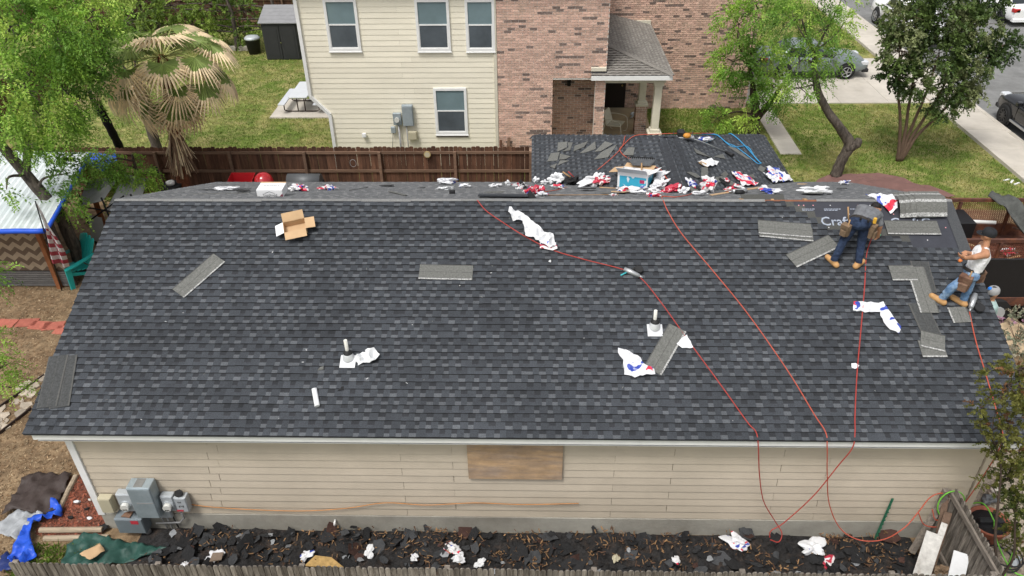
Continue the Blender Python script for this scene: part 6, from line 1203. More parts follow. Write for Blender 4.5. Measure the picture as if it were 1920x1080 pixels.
# ================================================================ DEBRIS STRIP
m_deb=mat('black_debris_mound',(.022,.021,.021),.95,.5,9,.9,30,rgb2=(.045,.033,.026),w2=(.5,.68))
nx,ny=300,40; mb=MB(); vs=[]; fs=[]
for j in range(ny+1):
    for i in range(nx+1):
        x=1.15+14.2*i/nx; y=-1.55+1.82*j/ny; q=Vector((x*1.7,y*1.7,2)); e=min(1,(x-1.15)/.6,(15.35-x)/.5,(.27-y)/.12+.25); z=.02+max(0,e)*(.10+.12*noise.noise(q)+.07*noise.noise(q*3.1)+.04*noise.noise(q*8)+.03*noise.noise(q*16)); vs.append((x,y,max(.004,z)))
for j in range(ny):
    for i in range(nx): a=j*(nx+1)+i; fs.append((a,a+1,a+nx+2,a+nx+1))
mb.add(vs,fs); DZ={}
tag(stuff(mb.build('debris_mound',m_deb)),'mound of torn black roofing debris along the foot of the tan wall','debris')
def dz(x,y): 
    q=Vector((x*1.7,y*1.7,2)); return .02+(.10+.12*noise.noise(q)+.07*noise.noise(q*3.1)+.04*noise.noise(q*8))
m_tf=[mat('torn_shingle_black',(.02,.02,.021),.9,.3,20,.5,80,rnd=.3),mat('torn_shingle_grey',(.05,.052,.055),.9,.3,20,.5,80,rnd=.3),mat('torn_felt_brown',(.055,.028,.022),.9,.3,20,.4,60,rnd=.3),mat('torn_underlayer_silver',(.25,.26,.27),.7,.3,12,.4,40,rnd=.3)]
rd=random.Random(99); TM=[]
for i in range(14):
    c=[Vector((math.cos(2*math.pi*k/9)*rd.uniform(.45,1.15),math.sin(2*math.pi*k/9)*rd.uniform(.4,1.0),0)) for k in range(9)]; mb=MB(); ctr=(0,0,rd.uniform(-.12,.2)); top=[(p.x,p.y,rd.uniform(-.14,.18)) for p in c]
    mb.add(top+[ctr],[(k,(k+1)%9,9) for k in range(9)]); mb.add([(x,y,z-.05) for x,y,z in top]+[(0,0,ctr[2]-.05)],[((k+1)%9,k,9) for k in range(9)]); mb.add(top+[(x,y,z-.05) for x,y,z in top],[(k,9+k,9+(k+1)%9,(k+1)%9) for k in range(9)]); TM.append(mb)
TMM=[[t.mesh('torn_shingle',m) for t in TM] for m in m_tf]
GN=('torn black shingle scrap in the debris heap along the tan wall','torn grey shingle scrap in the debris heap along the tan wall','torn brown felt scrap in the debris heap along the tan wall','crumpled silvery scrap in the debris heap along the tan wall')
for i in range(285):
    x=rd.uniform(1.7,15.0); y=rd.uniform(-.75,.2); k=rd.choices((0,1,2,3),(62,22,8,8))[0]; s=rd.choice((rd.uniform(.05,.12),rd.uniform(.08,.2))) if k!=3 else rd.uniform(.04,.09)
    o=ob('torn_shingle' if k<2 else 'felt_scrap' if k==2 else 'foil_scrap',TMM[k][rd.randrange(14)],None,T(x,y,dz(x,y)+.03+rd.uniform(0,.05))@RZ(rd.uniform(0,360))@RX(rd.gauss(0,17))@RY(rd.gauss(0,14))@Matrix.Diagonal((s*rd.uniform(.8,1.5),s,s*.7,1))); tag(o,GN[k],'scrap','torn roofing scraps in the debris strip')
# shreds of tan wood fibre, too many to count
r=np.random.default_rng(4); n=1300; cx=r.uniform(1.6,15.2,120); cy=r.uniform(-.7,.2,120); ci=r.integers(0,120,n); X=cx[ci]+r.normal(0,.16,n); Yv=np.minimum(cy[ci]+r.normal(0,.10,n),.22); Z=np.array([dz(a,b) for a,b in zip(X,Yv)])+r.uniform(.02,.11,n)
a=r.uniform(0,2*np.pi,n); l=r.uniform(.012,.05,n); wd=r.uniform(.004,.014,n); d=np.stack([np.cos(a),np.sin(a),r.normal(0,.4,n)],1)*l[:,None]; s=np.stack([-np.sin(a),np.cos(a),r.normal(0,.4,n)],1)*wd[:,None]; c=np.stack([X,Yv,Z],1)
tag(stuff(quads('wood_shreds',np.stack([c-d-s,c+d-s*.6,c+d+s*.6,c-d+s],1),[mat('tan_shred',(.23,.135,.066),.9,.2,5,tint=True),mat('dark_shred',(.10,.055,.033),.9,.2,5,tint=True)],r.uniform(.6,1.3,n),(r.random(n)<.4).astype(np.int32))),'tan wood shreds strewn over the black debris','shreds')
def gfilm(label,pts,z,m,h,step,seedv,name='tarp',cat='tarp',fr=4.): return film(name,label,cat,'%.3f'%z,pts,m,h,step*.65,seedv,base=.02,fr=fr,smooth=True)
WD=[(2.741,-0.411,.42,m_wrb,'blue printed wrapper leftmost in the debris near the green tarp'),(4.414,-0.386,.34,m_wrb,'blue and white wrapper in the debris left of the plywood offcut'),(5.526,-0.348,.32,m_paper,'clean white paper in the debris right of the plywood offcut'),(6.346,-0.414,.22,m_wr,'narrow white wrapper in the debris left of the red one'),(7.025,-0.251,.40,m_wrr,'red and blue wrapper in the debris below the boarded window'),(7.135,-0.436,.36,m_wr,'white wrapper lying under the red and blue one'),(7.515,-0.486,.28,m_paper,'white scrap near the fence below the boarded window'),(9.916,-0.362,.25,m_beige,'cream plate with a hole in the debris'),(10.992,-0.380,.24,m_wrr,'white and red wrapper in the debris right of the cream plate'),(12.087,-0.030,.55,m_wrb,'long blue and white wrapper in the debris against the wall'),(13.415,-0.181,.62,m_wr,'large white wrapper with a blue edge in the debris at the right'),(13.614,-0.386,.36,m_red,'red printed wrapper beside the large white one'),(2.292,-0.658,.3,m_wr,'silver white wrapper near the left end of the front fence')]
for i,(x,y,s,m,lab) in enumerate(WD): heap('wrapper',lab,'wrapper' if 'plate' not in lab else 'plate',T(x,y,dz(x,y)+.02)@RZ(i*37),s*.95,s*.7,s*.34,m,80+i,fr=1.2)
x,y=4.788,-0.559; scrap('raw plywood offcut with an oval hole in the debris','0.22',[(x-.34,y-.1),(x+.36,y-.12),(x+.1,y+.08),(x-.2,y+.12)],mat('osb_tan',(.40,.26,.10),.9,.3,14),.03,.02,'plywood_offcut','plywood')
x,y=2.848,-0.499; scrap('small grey-brown board in the debris near the green tarp','0.2',[(x-.1,y-.1),(x+.1,y-.06),(x+.09,y+.1),(x-.1,y+.08)],mat('brown_grey_board',(.19,.145,.11),.9),.06,.02,'board','board')
for i,(u,wv) in enumerate((((4.988,-0.842),3.4),((8.545,-0.720),2.0))): mb=MB(); mb.bbox(-wv/2,wv/2,-.045,.045,0,.02,.003); tag(mb.build('board',mat('dark_wet_board',(.05,.038,.03),.9,.3,6,.3,40),None,T(u[0],-1.4,.9+i*.1)@RX(30)@RZ(1.5)),('long dark board lying behind the front fence at the left' if i==0 else 'dark board lying behind the front fence at the centre'),'board')
# ================================================================ LEFT FRONT CORNER: MULCH, TARPS
litter('mulch_chips',[(-.85,.42,.12,1.55,1.)],5200,.045,[mat('red_mulch',(.27,.085,.05),.9,.2,4,tint=True),mat('brown_mulch',(.15,.06,.04),.9,.2,4,tint=True)],21,'red wood mulch in the bed at the left front corner',z=.02,cat='mulch')
m_tim=mat('weathered_timber',(.36,.29,.21),.9,.25,6,.3,40,stretch=(.4,3,3))
for (p,q,lab,z) in (((-0.755,0.163),(0.417,0.191),'upper landscape timber along the front of the mulch bed',.09),((-0.618,0.020),(0.573,0.073),'lower landscape timber along the front of the mulch bed',.03),((-0.671,0.587),(-0.763,1.526),'landscape timber along the left side of the mulch bed',.05)):
    a,b=Vector((*p,z)),Vector((*q,z)); mb=MB(); mb.tube([Vector((0,0,0)),(b-a)],.055,8,sm=False); tag(mb.build('landscape_timber',m_tim,None,T(*a)),lab,'timber')
for i,(u,s,m,lab) in enumerate((((-0.392,0.863),.07,m_paper,'flat white stone highest in the mulch bed'),((-0.193,0.931),.05,m_glw,'round pale stone with a ring in the mulch bed'),((-0.132,0.697),.06,m_felt,'black stone in the middle of the mulch bed'),((-0.368,0.502),.06,m_felt,'black stone at the left of the mulch bed'),((0.023,0.483),.055,m_paper,'white stone lowest in the mulch bed'))): heap('stone',lab,'stone',T(u[0],u[1],.03),s*2.2,s*1.6,s*1.2,m,120+i,fr=.6)
m_tbr=mat('brown_tarp',(.05,.036,.032),.6,.15,5,.2,30); m_tsl=mat('silver_tarp',(.33,.345,.36),.4,.12,5,.2,30); m_tbl=mat('blue_tarp',(.02,.09,.55),.4,.12,5,.25,30); m_tgr=mat('green_tarp',(.025,.075,.06),.5,.2,5,.25,30)
gfilm('dark brown tarp spread left of the mulch bed',[(-1.691,0.497),(-1.770,1.386),(-1.645,1.557),(-0.857,1.581),(-0.690,0.664),(-0.868,0.508),(-1.505,0.627)],.02,m_tbr,.14,.10,41)
gfilm('silver grey tarp bunched below the brown tarp',[(-1.663,0.272),(-1.373,0.578),(-0.881,0.533),(-0.935,0.344),(-0.987,0.159),(-1.012,-0.105),(-1.422,0.032)],.03,m_tsl,.16,.08,42)
gfilm('bright blue tarp trailing from the mulch bed to the front fence',[(-0.811,0.857),(-0.546,0.627),(-0.509,0.475),(-0.915,0.307),(-0.819,-0.019),(-0.501,-0.421),(-0.546,-0.591),(-0.658,-0.703),(-0.944,-0.541),(-1.021,0.038),(-1.070,0.367),(-0.850,0.534)],.06,m_tbl,.20,.08,43)
gfilm('dark blue crumpled tarp corner at the lower left',[(-1.022,-0.741),(-1.154,-0.431),(-1.092,-0.316),(-0.830,-0.483),(-0.735,-0.737)],.02,mat('navy_tarp',(.012,.025,.12),.4,.2,5,.2,30),.15,.08,44)
gfilm('dark green tarp lying beside the lower timber under the debris',[(0.080,-0.637),(-0.052,-0.185),(-0.059,0.028),(0.218,0.080),(0.870,-0.030),(1.415,-0.140),(1.961,-0.271),(1.253,-0.452),(0.665,-0.650)],.02,m_tgr,.16,.09,45)
gfilm('torn tan cardboard sheet on the green tarp',[(0.341,-0.446),(0.599,-0.213),(0.776,-0.383),(0.598,-0.576)],.20,m_card,.03,.1,46,'cardboard_sheet','cardboard')
gfilm('black felt piece at the wall corner in the mulch bed',[(0.283,0.153),(0.315,0.300),(0.466,0.327),(0.507,0.217),(0.410,0.143)],.05,m_felt,.06,.07,47,'felt_scrap','scrap')
o=blades('weed_grass',[(-.9,.5,-.9,-.1,1.)],1600,.10,8); tag(o,'green weeds between the blue and green tarps','grass')
# ---- paver path, stones and edging in the side yard
pv=struct(ob('paver_path',None)); mb=MB(); mb.bbox(-.26,.26,-.17,.17,0,.04,.01); pvm=mb.mesh('paver',mat('red_concrete_paver',(.38,.12,.085),.9,.15,8,.3,40,rnd=.12))
for (u,rz) in (((-5.188,6.706),-3),((-4.641,6.733),4),((-4.244,6.621),-6),((-3.885,6.601),8),((-3.501,6.422),-4),((-5.747,6.771),2)): ob('paver',pvm,pv,T(u[0],u[1],-.005)@RZ(rz))
ep=struct(ob('stone_path',None)); rs=random.Random(6)
for i in range(26):
    t=i/25; a=Vector((*(-3.148,4.557),0)); b=Vector((*(-3.264,2.322),0)); p=a.lerp(b,t)+Vector((rs.uniform(-.28,.28),rs.uniform(-.2,.2),0)); n=rs.randint(5,8); q=[(math.cos(2*math.pi*k/n)*rs.uniform(.08,.17),math.sin(2*math.pi*k/n)*rs.uniform(.08,.16)) for k in range(n)]
    mb=MB(); mb.prism(q,0,rs.uniform(.02,.05)); mb.build('stone',[mat('pale_flagstone',(.40,.34,.27),.9,.2,6,.3,40,rnd=.25)],ep,T(p.x,p.y,.003))
for (p,q,lab) in (((-3.075,4.634),(-3.509,3.532),'upper dark steel edging strip beside the stone path'),((-2.765,3.505),(-3.036,2.718),'lower dark steel edging strip beside the stone path')):
    a,b=Vector((*p,0)),Vector((*q,0)); d=(b-a); s=d.cross(Vector((0,0,1))).normalized()*.012; mb=MB(); mb.loft([[-s,s,s+Vector((0,0,.08)),-s+Vector((0,0,.08))],[d-s,d+s,d+s+Vector((0,0,.08)),d-s+Vector((0,0,.08))]]); tag(mb.build('edging_strip',mat('rusty_edging',(.05,.035,.03),.8),None,T(*a)),lab,'edging')
# ---- metal-roofed shelter at the left
shd=empty('shelter','open shelter with corrugated silver roof and chevron screen in the left yard','shelter',(-6.5,9.5,0))
m_cor=mat('corrugated_silver',(.72,.77,.77),.4,.06,2,metal=.25,rgb2=(.62,.68,.68)); m_bluet=m_tbl
def rp(u,v):  # u across 0..1 left->right, v near->far
    nl,nr,fl2,fr2=Vector((-9.6,7.5,2.28)),Vector((-3.85,7.62,2.30)),Vector((-10.0,12.2,2.46)),Vector((-4.75,11.9,2.46)); return nl.lerp(nr,u).lerp(fl2.lerp(fr2,u),v)-Vector((-6.5,9.5,0))
for i in range(8):
    mb=MB(); n=16; a=[rp((i+j/n)/8,0)+Vector((0,0,.014*math.sin(j*math.pi/2)+.004*(i%2))) for j in range(n+1)]; b=[rp((i+j/n)/8,1)+Vector((0,0,.014*math.sin(j*math.pi/2)+.004*(i%2))) for j in range(n+1)]
    mb.add(a+b,[(j,j+1,n+2+j,n+1+j) for j in range(n)]); o=mb.build('roof_sheet',m_cor,shd); md=o.modifiers.new('t','SOLIDIFY'); md.thickness=.006; md.offset=-1
mb=MB(); pts=[rp(u/24,-.004)+Vector((0,-.03,-.03+.02*noise.noise(Vector((u*.8,0,0))))) for u in range(25)]; mb.tube(pts,[.07+.02*noise.noise(Vector((u,3,0))) for u in range(25)],7); mb.build('blue_tarp_edge',m_bluet,shd)
mb=MB(); pts=[rp(1.005,v/10)+Vector((.03,0,-.02)) for v in range(11)]; mb.tube(pts,[.05+.015*noise.noise(Vector((v,7,0))) for v in range(11)],7); mb.build('blue_tarp_edge',m_bluet,shd)
m_ch1=mat('chevron_tan',(.34,.27,.19),.9,.12,6,.2,60); m_ch2=mat('chevron_brown',(.14,.10,.07),.9,.12,6,.2,60)
mb=MB(); x0,x1=-9.6,-4.35; z0,z1=.52,1.85; per=.33; am=.14; band=.155; nz=11
k=0; x=x0
while x<x1:
    up_=(k%2==0); xa,xb=x,min(x+per/2,x1); ya,yb=(0,am) if up_ else (am,0)
    for j in range(-1,nz):
        def cl(z): return min(max(z,z0),z1)
        a0,a1=z0+j*band+ya,z0+(j+1)*band+ya; b0,b1=z0+j*band+yb,z0+(j+1)*band+yb
        q=[(xa+6.5,8.45-9.5,cl(a0)),(xb+6.5,8.45-9.5,cl(b0)),(xb+6.5,8.45-9.5,cl(b1)),(xa+6.5,8.45-9.5,cl(a1))]
        if q[0][2]<q[3][2] or q[1][2]<q[2][2]: mb.add(q,[(0,1,2,3)],j%2)
    x+=per/2; k+=1
mb.build('chevron_screen',[m_ch1,m_ch2],shd)
for i in range(7): mb=MB(); mb.bbox(-9.7+6.5,-4.3+6.5,8.40-9.5,8.43-9.5,.05+i*.068,.05+i*.068+.05,.004); mb.build('skirt_slat',mat('grey_slat',(.15,.145,.14),.7,.2,5,rnd=.25),shd)
for (x,y) in ((-4.62,8.36),(-9.4,8.3),(-4.8,11.5),(-9.4,11.7)): mb=MB(); mb.bbox(x+6.5-.06,x+6.5+.06,y-9.5-.06,y-9.5+.06,0,2.3,.008); mb.build('post',mat('orange_stained_post',(.26,.10,.04),.8,.25,6),shd)
mb=MB(); mb.box(-9.8+6.5,-4.2+6.5,8.46-9.5,8.50-9.5,0,2.25); mb.build('back_panel',mat('shelter_dark_panel',(.06,.05,.045),.9),shd)
# second shelter with blue tarp
t2=empty('tarp_shelter','dark framed grey canopy with a blue tarp beside the feathery tree','canopy',(-3.7,11.2,0)); m_gp=mat('grey_canopy_cloth',(.30,.30,.30),.8,.1,4)
for (x,y) in ((-.75,-.9),(.75,-.9),(-.75,.9),(.75,.9)): mb=MB(); mb.tube([(x,y,0),(x,y,1.9)],.03,6); mb.build('post',m_felt,t2)
for q in ([(-.9,-1.0,1.55),(-.05,-1.0,1.75),(-.1,.3,1.9),(-.95,.1,1.85)],[(.0,-1.05,1.5),(.55,-.9,1.1),(.7,.4,1.75),(.0,.4,1.9)],[(-.7,-1.1,.5),(-.3,-1.1,.4),(-.25,-1.0,1.2),(-.65,-1.0,1.3)]): mb=MB(); mb.add(q,[(0,1,2,3)]); o=mb.build('canopy_panel',m_gp,t2); md=o.modifiers.new('t','SOLIDIFY'); md.thickness=.012
for (a,b) in (((-.9,-1.,1.6),(.75,-.9,1.2)),((0,-1.1,1.9),(.1,-1.1,.5)),((-.8,-1.,1.0),(.6,-1.,1.9))): mb=MB(); mb.tube([a,b],.025,6); mb.build('frame_bar',m_felt,t2)
film('blue_tarp','blue tarp draped over the canopy behind the metal shelter','tarp','2.0',[(-5.497,12.282),(-5.525,12.672),(-4.440,12.670),(-4.148,12.280),(-4.208,11.459),(-4.865,11.827),(-4.837,10.651),(-5.091,10.997)],m_tbl,.12,.12,51)
# ---- flag on a leaning pole
px0,py0=-4.514,8.235; tx,tz=-3.540,3.278; fg=empty('flag_pole','striped red and white flag hanging on a leaning pole','flag',(px0,py0,0)); top=Vector((tx-px0,7.25-py0,tz))
mb=MB(); mb.tube([(0,0,0),top],.016,8); mb.build('pole',m_trimb,fg)
mb=MB(); n,mz=10,26; 
for j in range(mz):
    for i in range(n):
        def P(i,j):
            v=j/mz; p=top.lerp(Vector((0,0,0)),.02+.62*v); wd=.06+.26*math.sin(min(1,v*1.3)*math.pi*.55); u=i/n
            return p+Vector((u*wd+.03*math.sin(v*5+u*4),.06*math.sin(u*11+v*3)*(.3+v),-.30*u*(1-v*.3)))
        mb.add([P(i,j),P(i+1,j),P(i+1,j+1),P(i,j+1)],[(0,1,2,3)],1 if j<9 else ((j//2+i//5)%2))
mb.build('flag_cloth',[mat('flag_red',(.30,.05,.07),.85,.15,9),mat('flag_white',(.55,.54,.55),.85,.1,9)],fg).modifiers.new('t','SOLIDIFY').thickness=.003
# ---- teal adirondack chair
m_tc=mat('teal_resin',(.025,.42,.39),.45,.08,6); cx,cy=-4.123,8.528; ch=empty('garden_chair','teal plastic adirondack chair at the left rake of the roof','chair',T(cx-.22,cy+.30,.006)@RZ(-32)@Matrix.Scale(1.15,4))
for i in range(5): 
    x=-.24+i*.105; hh=.78-.10*abs(i-2)**1.4*.35; mb=MB(); mb.loft([[(x*.8,.26,.34),(x*.8+.088,.26,.34),(x*.8+.088,.29,.34),(x*.8,.29,.34)],[(x*1.1,.50,.34+hh*.8),(x*1.1+.10,.50,.34+hh*.8),(x*1.1+.10,.53,.34+hh*.8),(x*1.1,.53,.34+hh*.8)],[(x*1.1+.02,.53,.34+hh*.88),(x*1.1+.08,.53,.34+hh*.88),(x*1.1+.08,.555,.34+hh*.88),(x*1.1+.02,.555,.34+hh*.88)]]); mb.build('back_slat',m_tc,ch)
for i in range(5): mb=MB(); y=-.3+i*.115; mb.bbox(-.27,.27,y,y+.10,.40-.03*i,.425-.03*i,.008); mb.build('seat_slat',m_tc,ch)
for sd_ in (-1,1):
    mb=MB(); mb.loft([[(sd_*.36-.06,-.36,.54),(sd_*.36+.06,-.36,.54),(sd_*.36+.06,-.36,.565),(sd_*.36-.06,-.36,.565)],[(sd_*.37-.07,-.1,.56),(sd_*.37+.07,-.1,.56),(sd_*.37+.07,-.1,.585),(sd_*.37-.07,-.1,.585)],[(sd_*.33-.04,.42,.60),(sd_*.33+.04,.42,.60),(sd_*.33+.04,.42,.625),(sd_*.33-.04,.42,.625)]]); mb.build('armrest',m_tc,ch)
    mb=MB(); mb.loft([[(sd_*.33-.02,-.38,0),(sd_*.33+.02,-.38,0),(sd_*.33+.02,-.28,0),(sd_*.33-.02,-.28,0)],[(sd_*.33-.02,-.36,.54),(sd_*.33+.02,-.36,.54),(sd_*.33+.02,-.22,.54),(sd_*.33-.02,-.22,.54)]]); mb.build('leg',m_tc,ch)
    mb=MB(); mb.loft([[(sd_*.28-.02,.52,0),(sd_*.28+.02,.52,0),(sd_*.28+.02,.64,0),(sd_*.28-.02,.64,0)],[(sd_*.28-.02,-.30,.33),(sd_*.28+.02,-.30,.33),(sd_*.28+.02,-.30,.42),(sd_*.28-.02,-.30,.42)]]); mb.build('leg',m_tc,ch)
# ---- things along the brown fence
kg=empty('kettle_grill','red dome of a kettle grill in front of the brown fence','grill',(.08,12.5,0)); m_kr=mat('red_enamel',(.40,.015,.02),.2,.05,3,spec=.7)
mb=MB(); mb.lathe([(.30,1.08),(.31,1.12),(.30,1.26),(.24,1.40),(.13,1.49),(.02,1.51)],20); mb.build('lid',m_kr,kg); mb=MB(); mb.lathe([(.1,.84),(.24,.92),(.30,1.07)],20); mb.build('bowl',m_trimb,kg)
for a in (90,210,330): mb=MB(); mb.tube([(.2*math.cos(rad(a)),.2*math.sin(rad(a)),.8),(.33*math.cos(rad(a)),.33*math.sin(rad(a)),0)],.014,6); mb.build('leg',m_alu,kg)
mb=MB(); mb.cyl((-.1,-.27,1.3),.03,.03,10,axis='Y'); mb.build('vent_cap',m_alu,kg); mb=MB(); mb.bbox(.1,.17,-.33,-.28,1.12,1.34,.01); mb.build('tag',m_cardw,kg)
gg=empty('gas_grill','long grey barrel lid of a gas grill by the brown fence','grill',(1.28,12.75,0)); m_gl=mat('grey_grill_lid',(.11,.115,.12),.5,.08,4,metal=.3)
mb=MB(); mb.loft([[(x,-.26*math.cos(t),1.05+.30*math.sin(t)) for t in [k*math.pi/10 for k in range(11)]] for x in (-.52,.52)],0,1,True,True,None,True); mb.build('lid',m_gl,gg); mb=MB(); mb.bbox(-.55,.55,-.28,.28,.72,1.05,.02); mb.build('firebox',m_trimb,gg)
for x in (-.5,.5):
    for y in (-.22,.22): mb=MB(); mb.box(x-.02,x+.02,y-.02,y+.02,0,.72); mb.build('leg',m_trimb,gg)
mb=MB(); mb.cyl((0,-.29,1.2),.025,.02,10,axis='Y'); mb.build('thermometer',m_chrome,gg)
x,z=-0.581,1.313; wb=empty('wheelbarrow','red wheelbarrow tray piled with grey scraps by the brown fence','wheelbarrow',(x,12.4,0)); mb=MB(); mb.loft([[(-.22,-.2,.55),(.22,-.2,.55),(.22,.2,.55),(-.22,.2,.55)],[(-.38,-.3,z+.0),(.38,-.3,z),(.38,.3,z+.12),(-.38,.3,z+.12)]],0,1,True,False); mb.build('tray',m_kr,wb).modifiers.new('t','SOLIDIFY').thickness=.015
for y in (-.2,.2): mb=MB(); mb.tube([(-.8,y,.75),(.3,y*.5,.5),(.55,0,.2)],.018,6); mb.build('handle',m_raw,wb)
mb=MB(); mb.cyl((.55,-.04,.2),.2,.08,16,axis='Y'); mb.build('wheel',m_tyre,wb)
x,z=-3.025,0.987; bk=empty('bucket','black tub with a white round lid by the brown fence','bucket',(x,12.8,0)); mb=MB(); mb.lathe([(.22,0),(.30,z-.06),(.32,z-.05),(.32,z-.02),(.29,z-.03)],20); mb.build('tub',m_trimb,bk); mb=MB(); mb.lathe([(.12,z-.02),(.14,z+.06),(.12,z+.09),(.02,z+.1)],16); mb.build('lid',m_nwhite,bk)
for i in range(5): heap('shingle_scraps',('grey scrap pile by the brown fence, leftmost','grey scrap pile by the wheelbarrow','grey scrap pile between the wheelbarrow and kettle grill','grey scrap pile between the two grills','grey covered box at the left foot of the rear wing')[i],'scrap pile',T((-1.9,-.85,-.25,.62,7.9)[i],12.55,(.6,.6,.7,.7,.5)[i]),.5 if i<4 else .55,.4,.35 if i<4 else .55,m_lsh if i<4 else m_gl,140+i)
for i in range(5): mb=MB(); mb.bbox(-.22,.22,-.2,.2,0,(.62,.62,.72,.72,.52)[i],.01); tag(mb.build('crate',m_fr,None,T((-1.9,-.85,-.25,.62,7.9)[i],12.55,0)),('wooden crate under the leftmost scrap pile by the fence','wooden crate under the scrap pile by the wheelbarrow','wooden crate left of the kettle grill','wooden crate between the two grills','wooden crate under the covered box by the wing')[i],'crate')
x,z=5.059,1.577; mb=MB(); mb.cyl((0,0,0),.11,.03,18,axis='Y'); q=mb.build('wall_clock',mat('brass_ring',(.42,.32,.14),.5),None,T(x,13.70,z)); tag(q,'round brass ornament hanging on the brown fence','ornament'); mb=MB(); mb.cyl((0,-.006,0),.085,.01,18,axis='Y'); mb.build('face',m_beige,q)
for (u,v,lab) in ((662,306,'coil of wire hanging on the brown fence at the left'),(940,302,'coil of wire hanging on the brown fence near the wing')):
    pass
x,z=2.653,1.301; mb=MB(); mb.tube([(math.cos(t)*.1,0,math.sin(t)*.13) for t in [k*.6 for k in range(22)]],.006,5); tag(mb.build('wire_coil',m_conduit,None,T(x,13.66,z)),'coil of wire hanging on the brown fence','wire')
# ---- neighbour yard: shed, barrel, picnic table, porch chair
x,y=-3.740,28.453; sd2=empty('storage_shed','dark grey storage shed with double doors beside the cream house','shed',(x-.05,y,0)); m_sh=mat('dark_shed_resin',(.035,.036,.037),.6,.08,4); m_shr=mat('grey_shed_roof',(.24,.24,.245),.7,.1,4)
mb=MB(); mb.bbox(-.85,.85,0,1.2,0,1.75,.02); mb.build('cabinet',m_sh,sd2)
for a,b in ((-.8,-.02),(.02,.8)): mb=MB(); mb.bbox(a,b,-.03,0,.06,1.68,.015); q=mb.build('door',m_sh,sd2); mb=MB(); mb.bbox((a+b)/2-.28,(a+b)/2+.28,-.04,-.03,.2,1.45,.01); mb.build('panel',m_sh,q)
mb=MB(); mb.cyl((0,-.06,.85),.03,.03,10,axis='Y'); mb.build('lock',m_chrome,sd2)
for i in range(5): mb=MB(); mb.loft([[(-.95,-.1+i*.28,1.76+i*.10),(.95,-.1+i*.28,1.76+i*.10),(.95,-.1+i*.28,1.80+i*.10),(-.95,-.1+i*.28,1.80+i*.10)],[(-.95,.2+i*.28,1.86+i*.10),(.95,.2+i*.28,1.86+i*.10),(.95,.2+i*.28,1.90+i*.10),(-.95,.2+i*.28,1.90+i*.10)]]); mb.build('roof_panel',m_shr,sd2)
x,y=-5.564,29.503; br=empty('waste_bin','black bin with a grey lid left of the dark shed','bin',(x,y,0)); mb=MB(); mb.lathe([(.28,0),(.36,.7),(.38,.72)],16); mb.build('bin_body',m_trimb,br); mb=MB(); mb.lathe([(.38,.72),(.39,.78),(.3,.86),(.05,.9)],16); mb.build('lid',m_galv2,br)
mb=MB(); mb.bbox(-.9,.9,-.1,.1,0,.22,.02); tag(mb.build('concrete_block',m_conc,None,T(x-.9,y+.5,0)),'low concrete block row left of the black bin','block')
mb=MB(); mb.bbox(-1.3,1.6,-.9,1.2,0,.06,.01); x,y=-1.023,21.675; q=mb.build('patio_slab',m_conc,None,T(x,y,0)); tag(q,'small concrete slab under the picnic table','slab')
pt_=empty('picnic_table','white topped picnic table with brown metal frame beside the cream house','picnic table',(x-.1,y+.3,.06)); m_fb2=mat('brown_metal_frame',(.05,.03,.022),.5)
mb=MB(); mb.bbox(-.38,.38,-.95,.95,.70,.745,.012); mb.build('tabletop',mat('pale_table_top',(.58,.60,.62),.5,.06,5),pt_)
for sd_ in (-1,1): mb=MB(); mb.bbox(sd_*.72-.14,sd_*.72+.14,-.95,.95,.40,.44,.01); mb.build('bench',mat('pale_bench_top',(.55,.57,.60),.5,.06,5),pt_)
for y_ in (-.6,.6): mb=MB(); mb.tube([(-.72,y_,.40),(-.72,y_,.08),(-.6,y_,.03),(.6,y_,.03),(.72,y_,.08),(.72,y_,.40)],.024,7); mb.tube([(-.15,y_,.03),(-.15,y_,.70)],.024,7); mb.tube([(.15,y_,.03),(.15,y_,.70)],.024,7); mb.build('frame',m_fb2,pt_)
x,y=11.528,19.530; pc=empty('patio_chair','cream metal glider chair on the brick porch','chair',T(x+.05,y-.6,.12)@RZ(65)); m_pc=mat('cream_metal_chair',(.66,.63,.52),.5,.06,6)
mb=MB(); mb.loft([[(-.3,-.28,.40),(.3,-.28,.40),(.3,-.28,.42),(-.3,-.28,.42)],[(-.32,.22,.36),(.32,.22,.36),(.32,.22,.38),(-.32,.22,.38)]]); mb.build('seat',m_pc,pc); mb=MB(); mb.loft([[(-.32,.24,.38),(.32,.24,.38),(.32,.26,.38),(-.32,.26,.38)],[(-.30,.36,.80),(.30,.36,.80),(.30,.38,.80),(-.30,.38,.80)],[(-.2,.38,.90),(.2,.38,.90),(.2,.40,.90),(-.2,.40,.90)]]); mb.build('backrest',m_pc,pc)
for sd_ in (-1,1): mb=MB(); mb.tube(spline([(sd_*.36,.36,.62),(sd_*.37,.1,.64),(sd_*.37,-.26,.60),(sd_*.37,-.34,.4),(sd_*.37,-.3,.02),(sd_*.37,.3,.02),(sd_*.36,.3,.5)],5),.016,6); mb.build('arm_frame',m_pc,pc)
x,y=12.450,20.407; heap('porch_bundle','small grey bundle on the porch floor behind the columns','bundle',T(x,y,.12),.35,.3,.35,m_galv2,151)
mb=MB(); mb.bbox(-.05,.05,-.02,.02,0,1.25,.005); tag(mb.build('board',m_fr,None,T(7.5,15.72,0)@RX(-8)@RY(5)),'brown board leaning against the pink brick wall','board'); mb=MB(); mb.bbox(-.04,.04,-.02,.02,0,1.15,.005); tag(mb.build('board',m_fb,None,T(7.33,15.75,0)@RX(-7)),'dark board leaning beside the brown board on the brick wall','board')
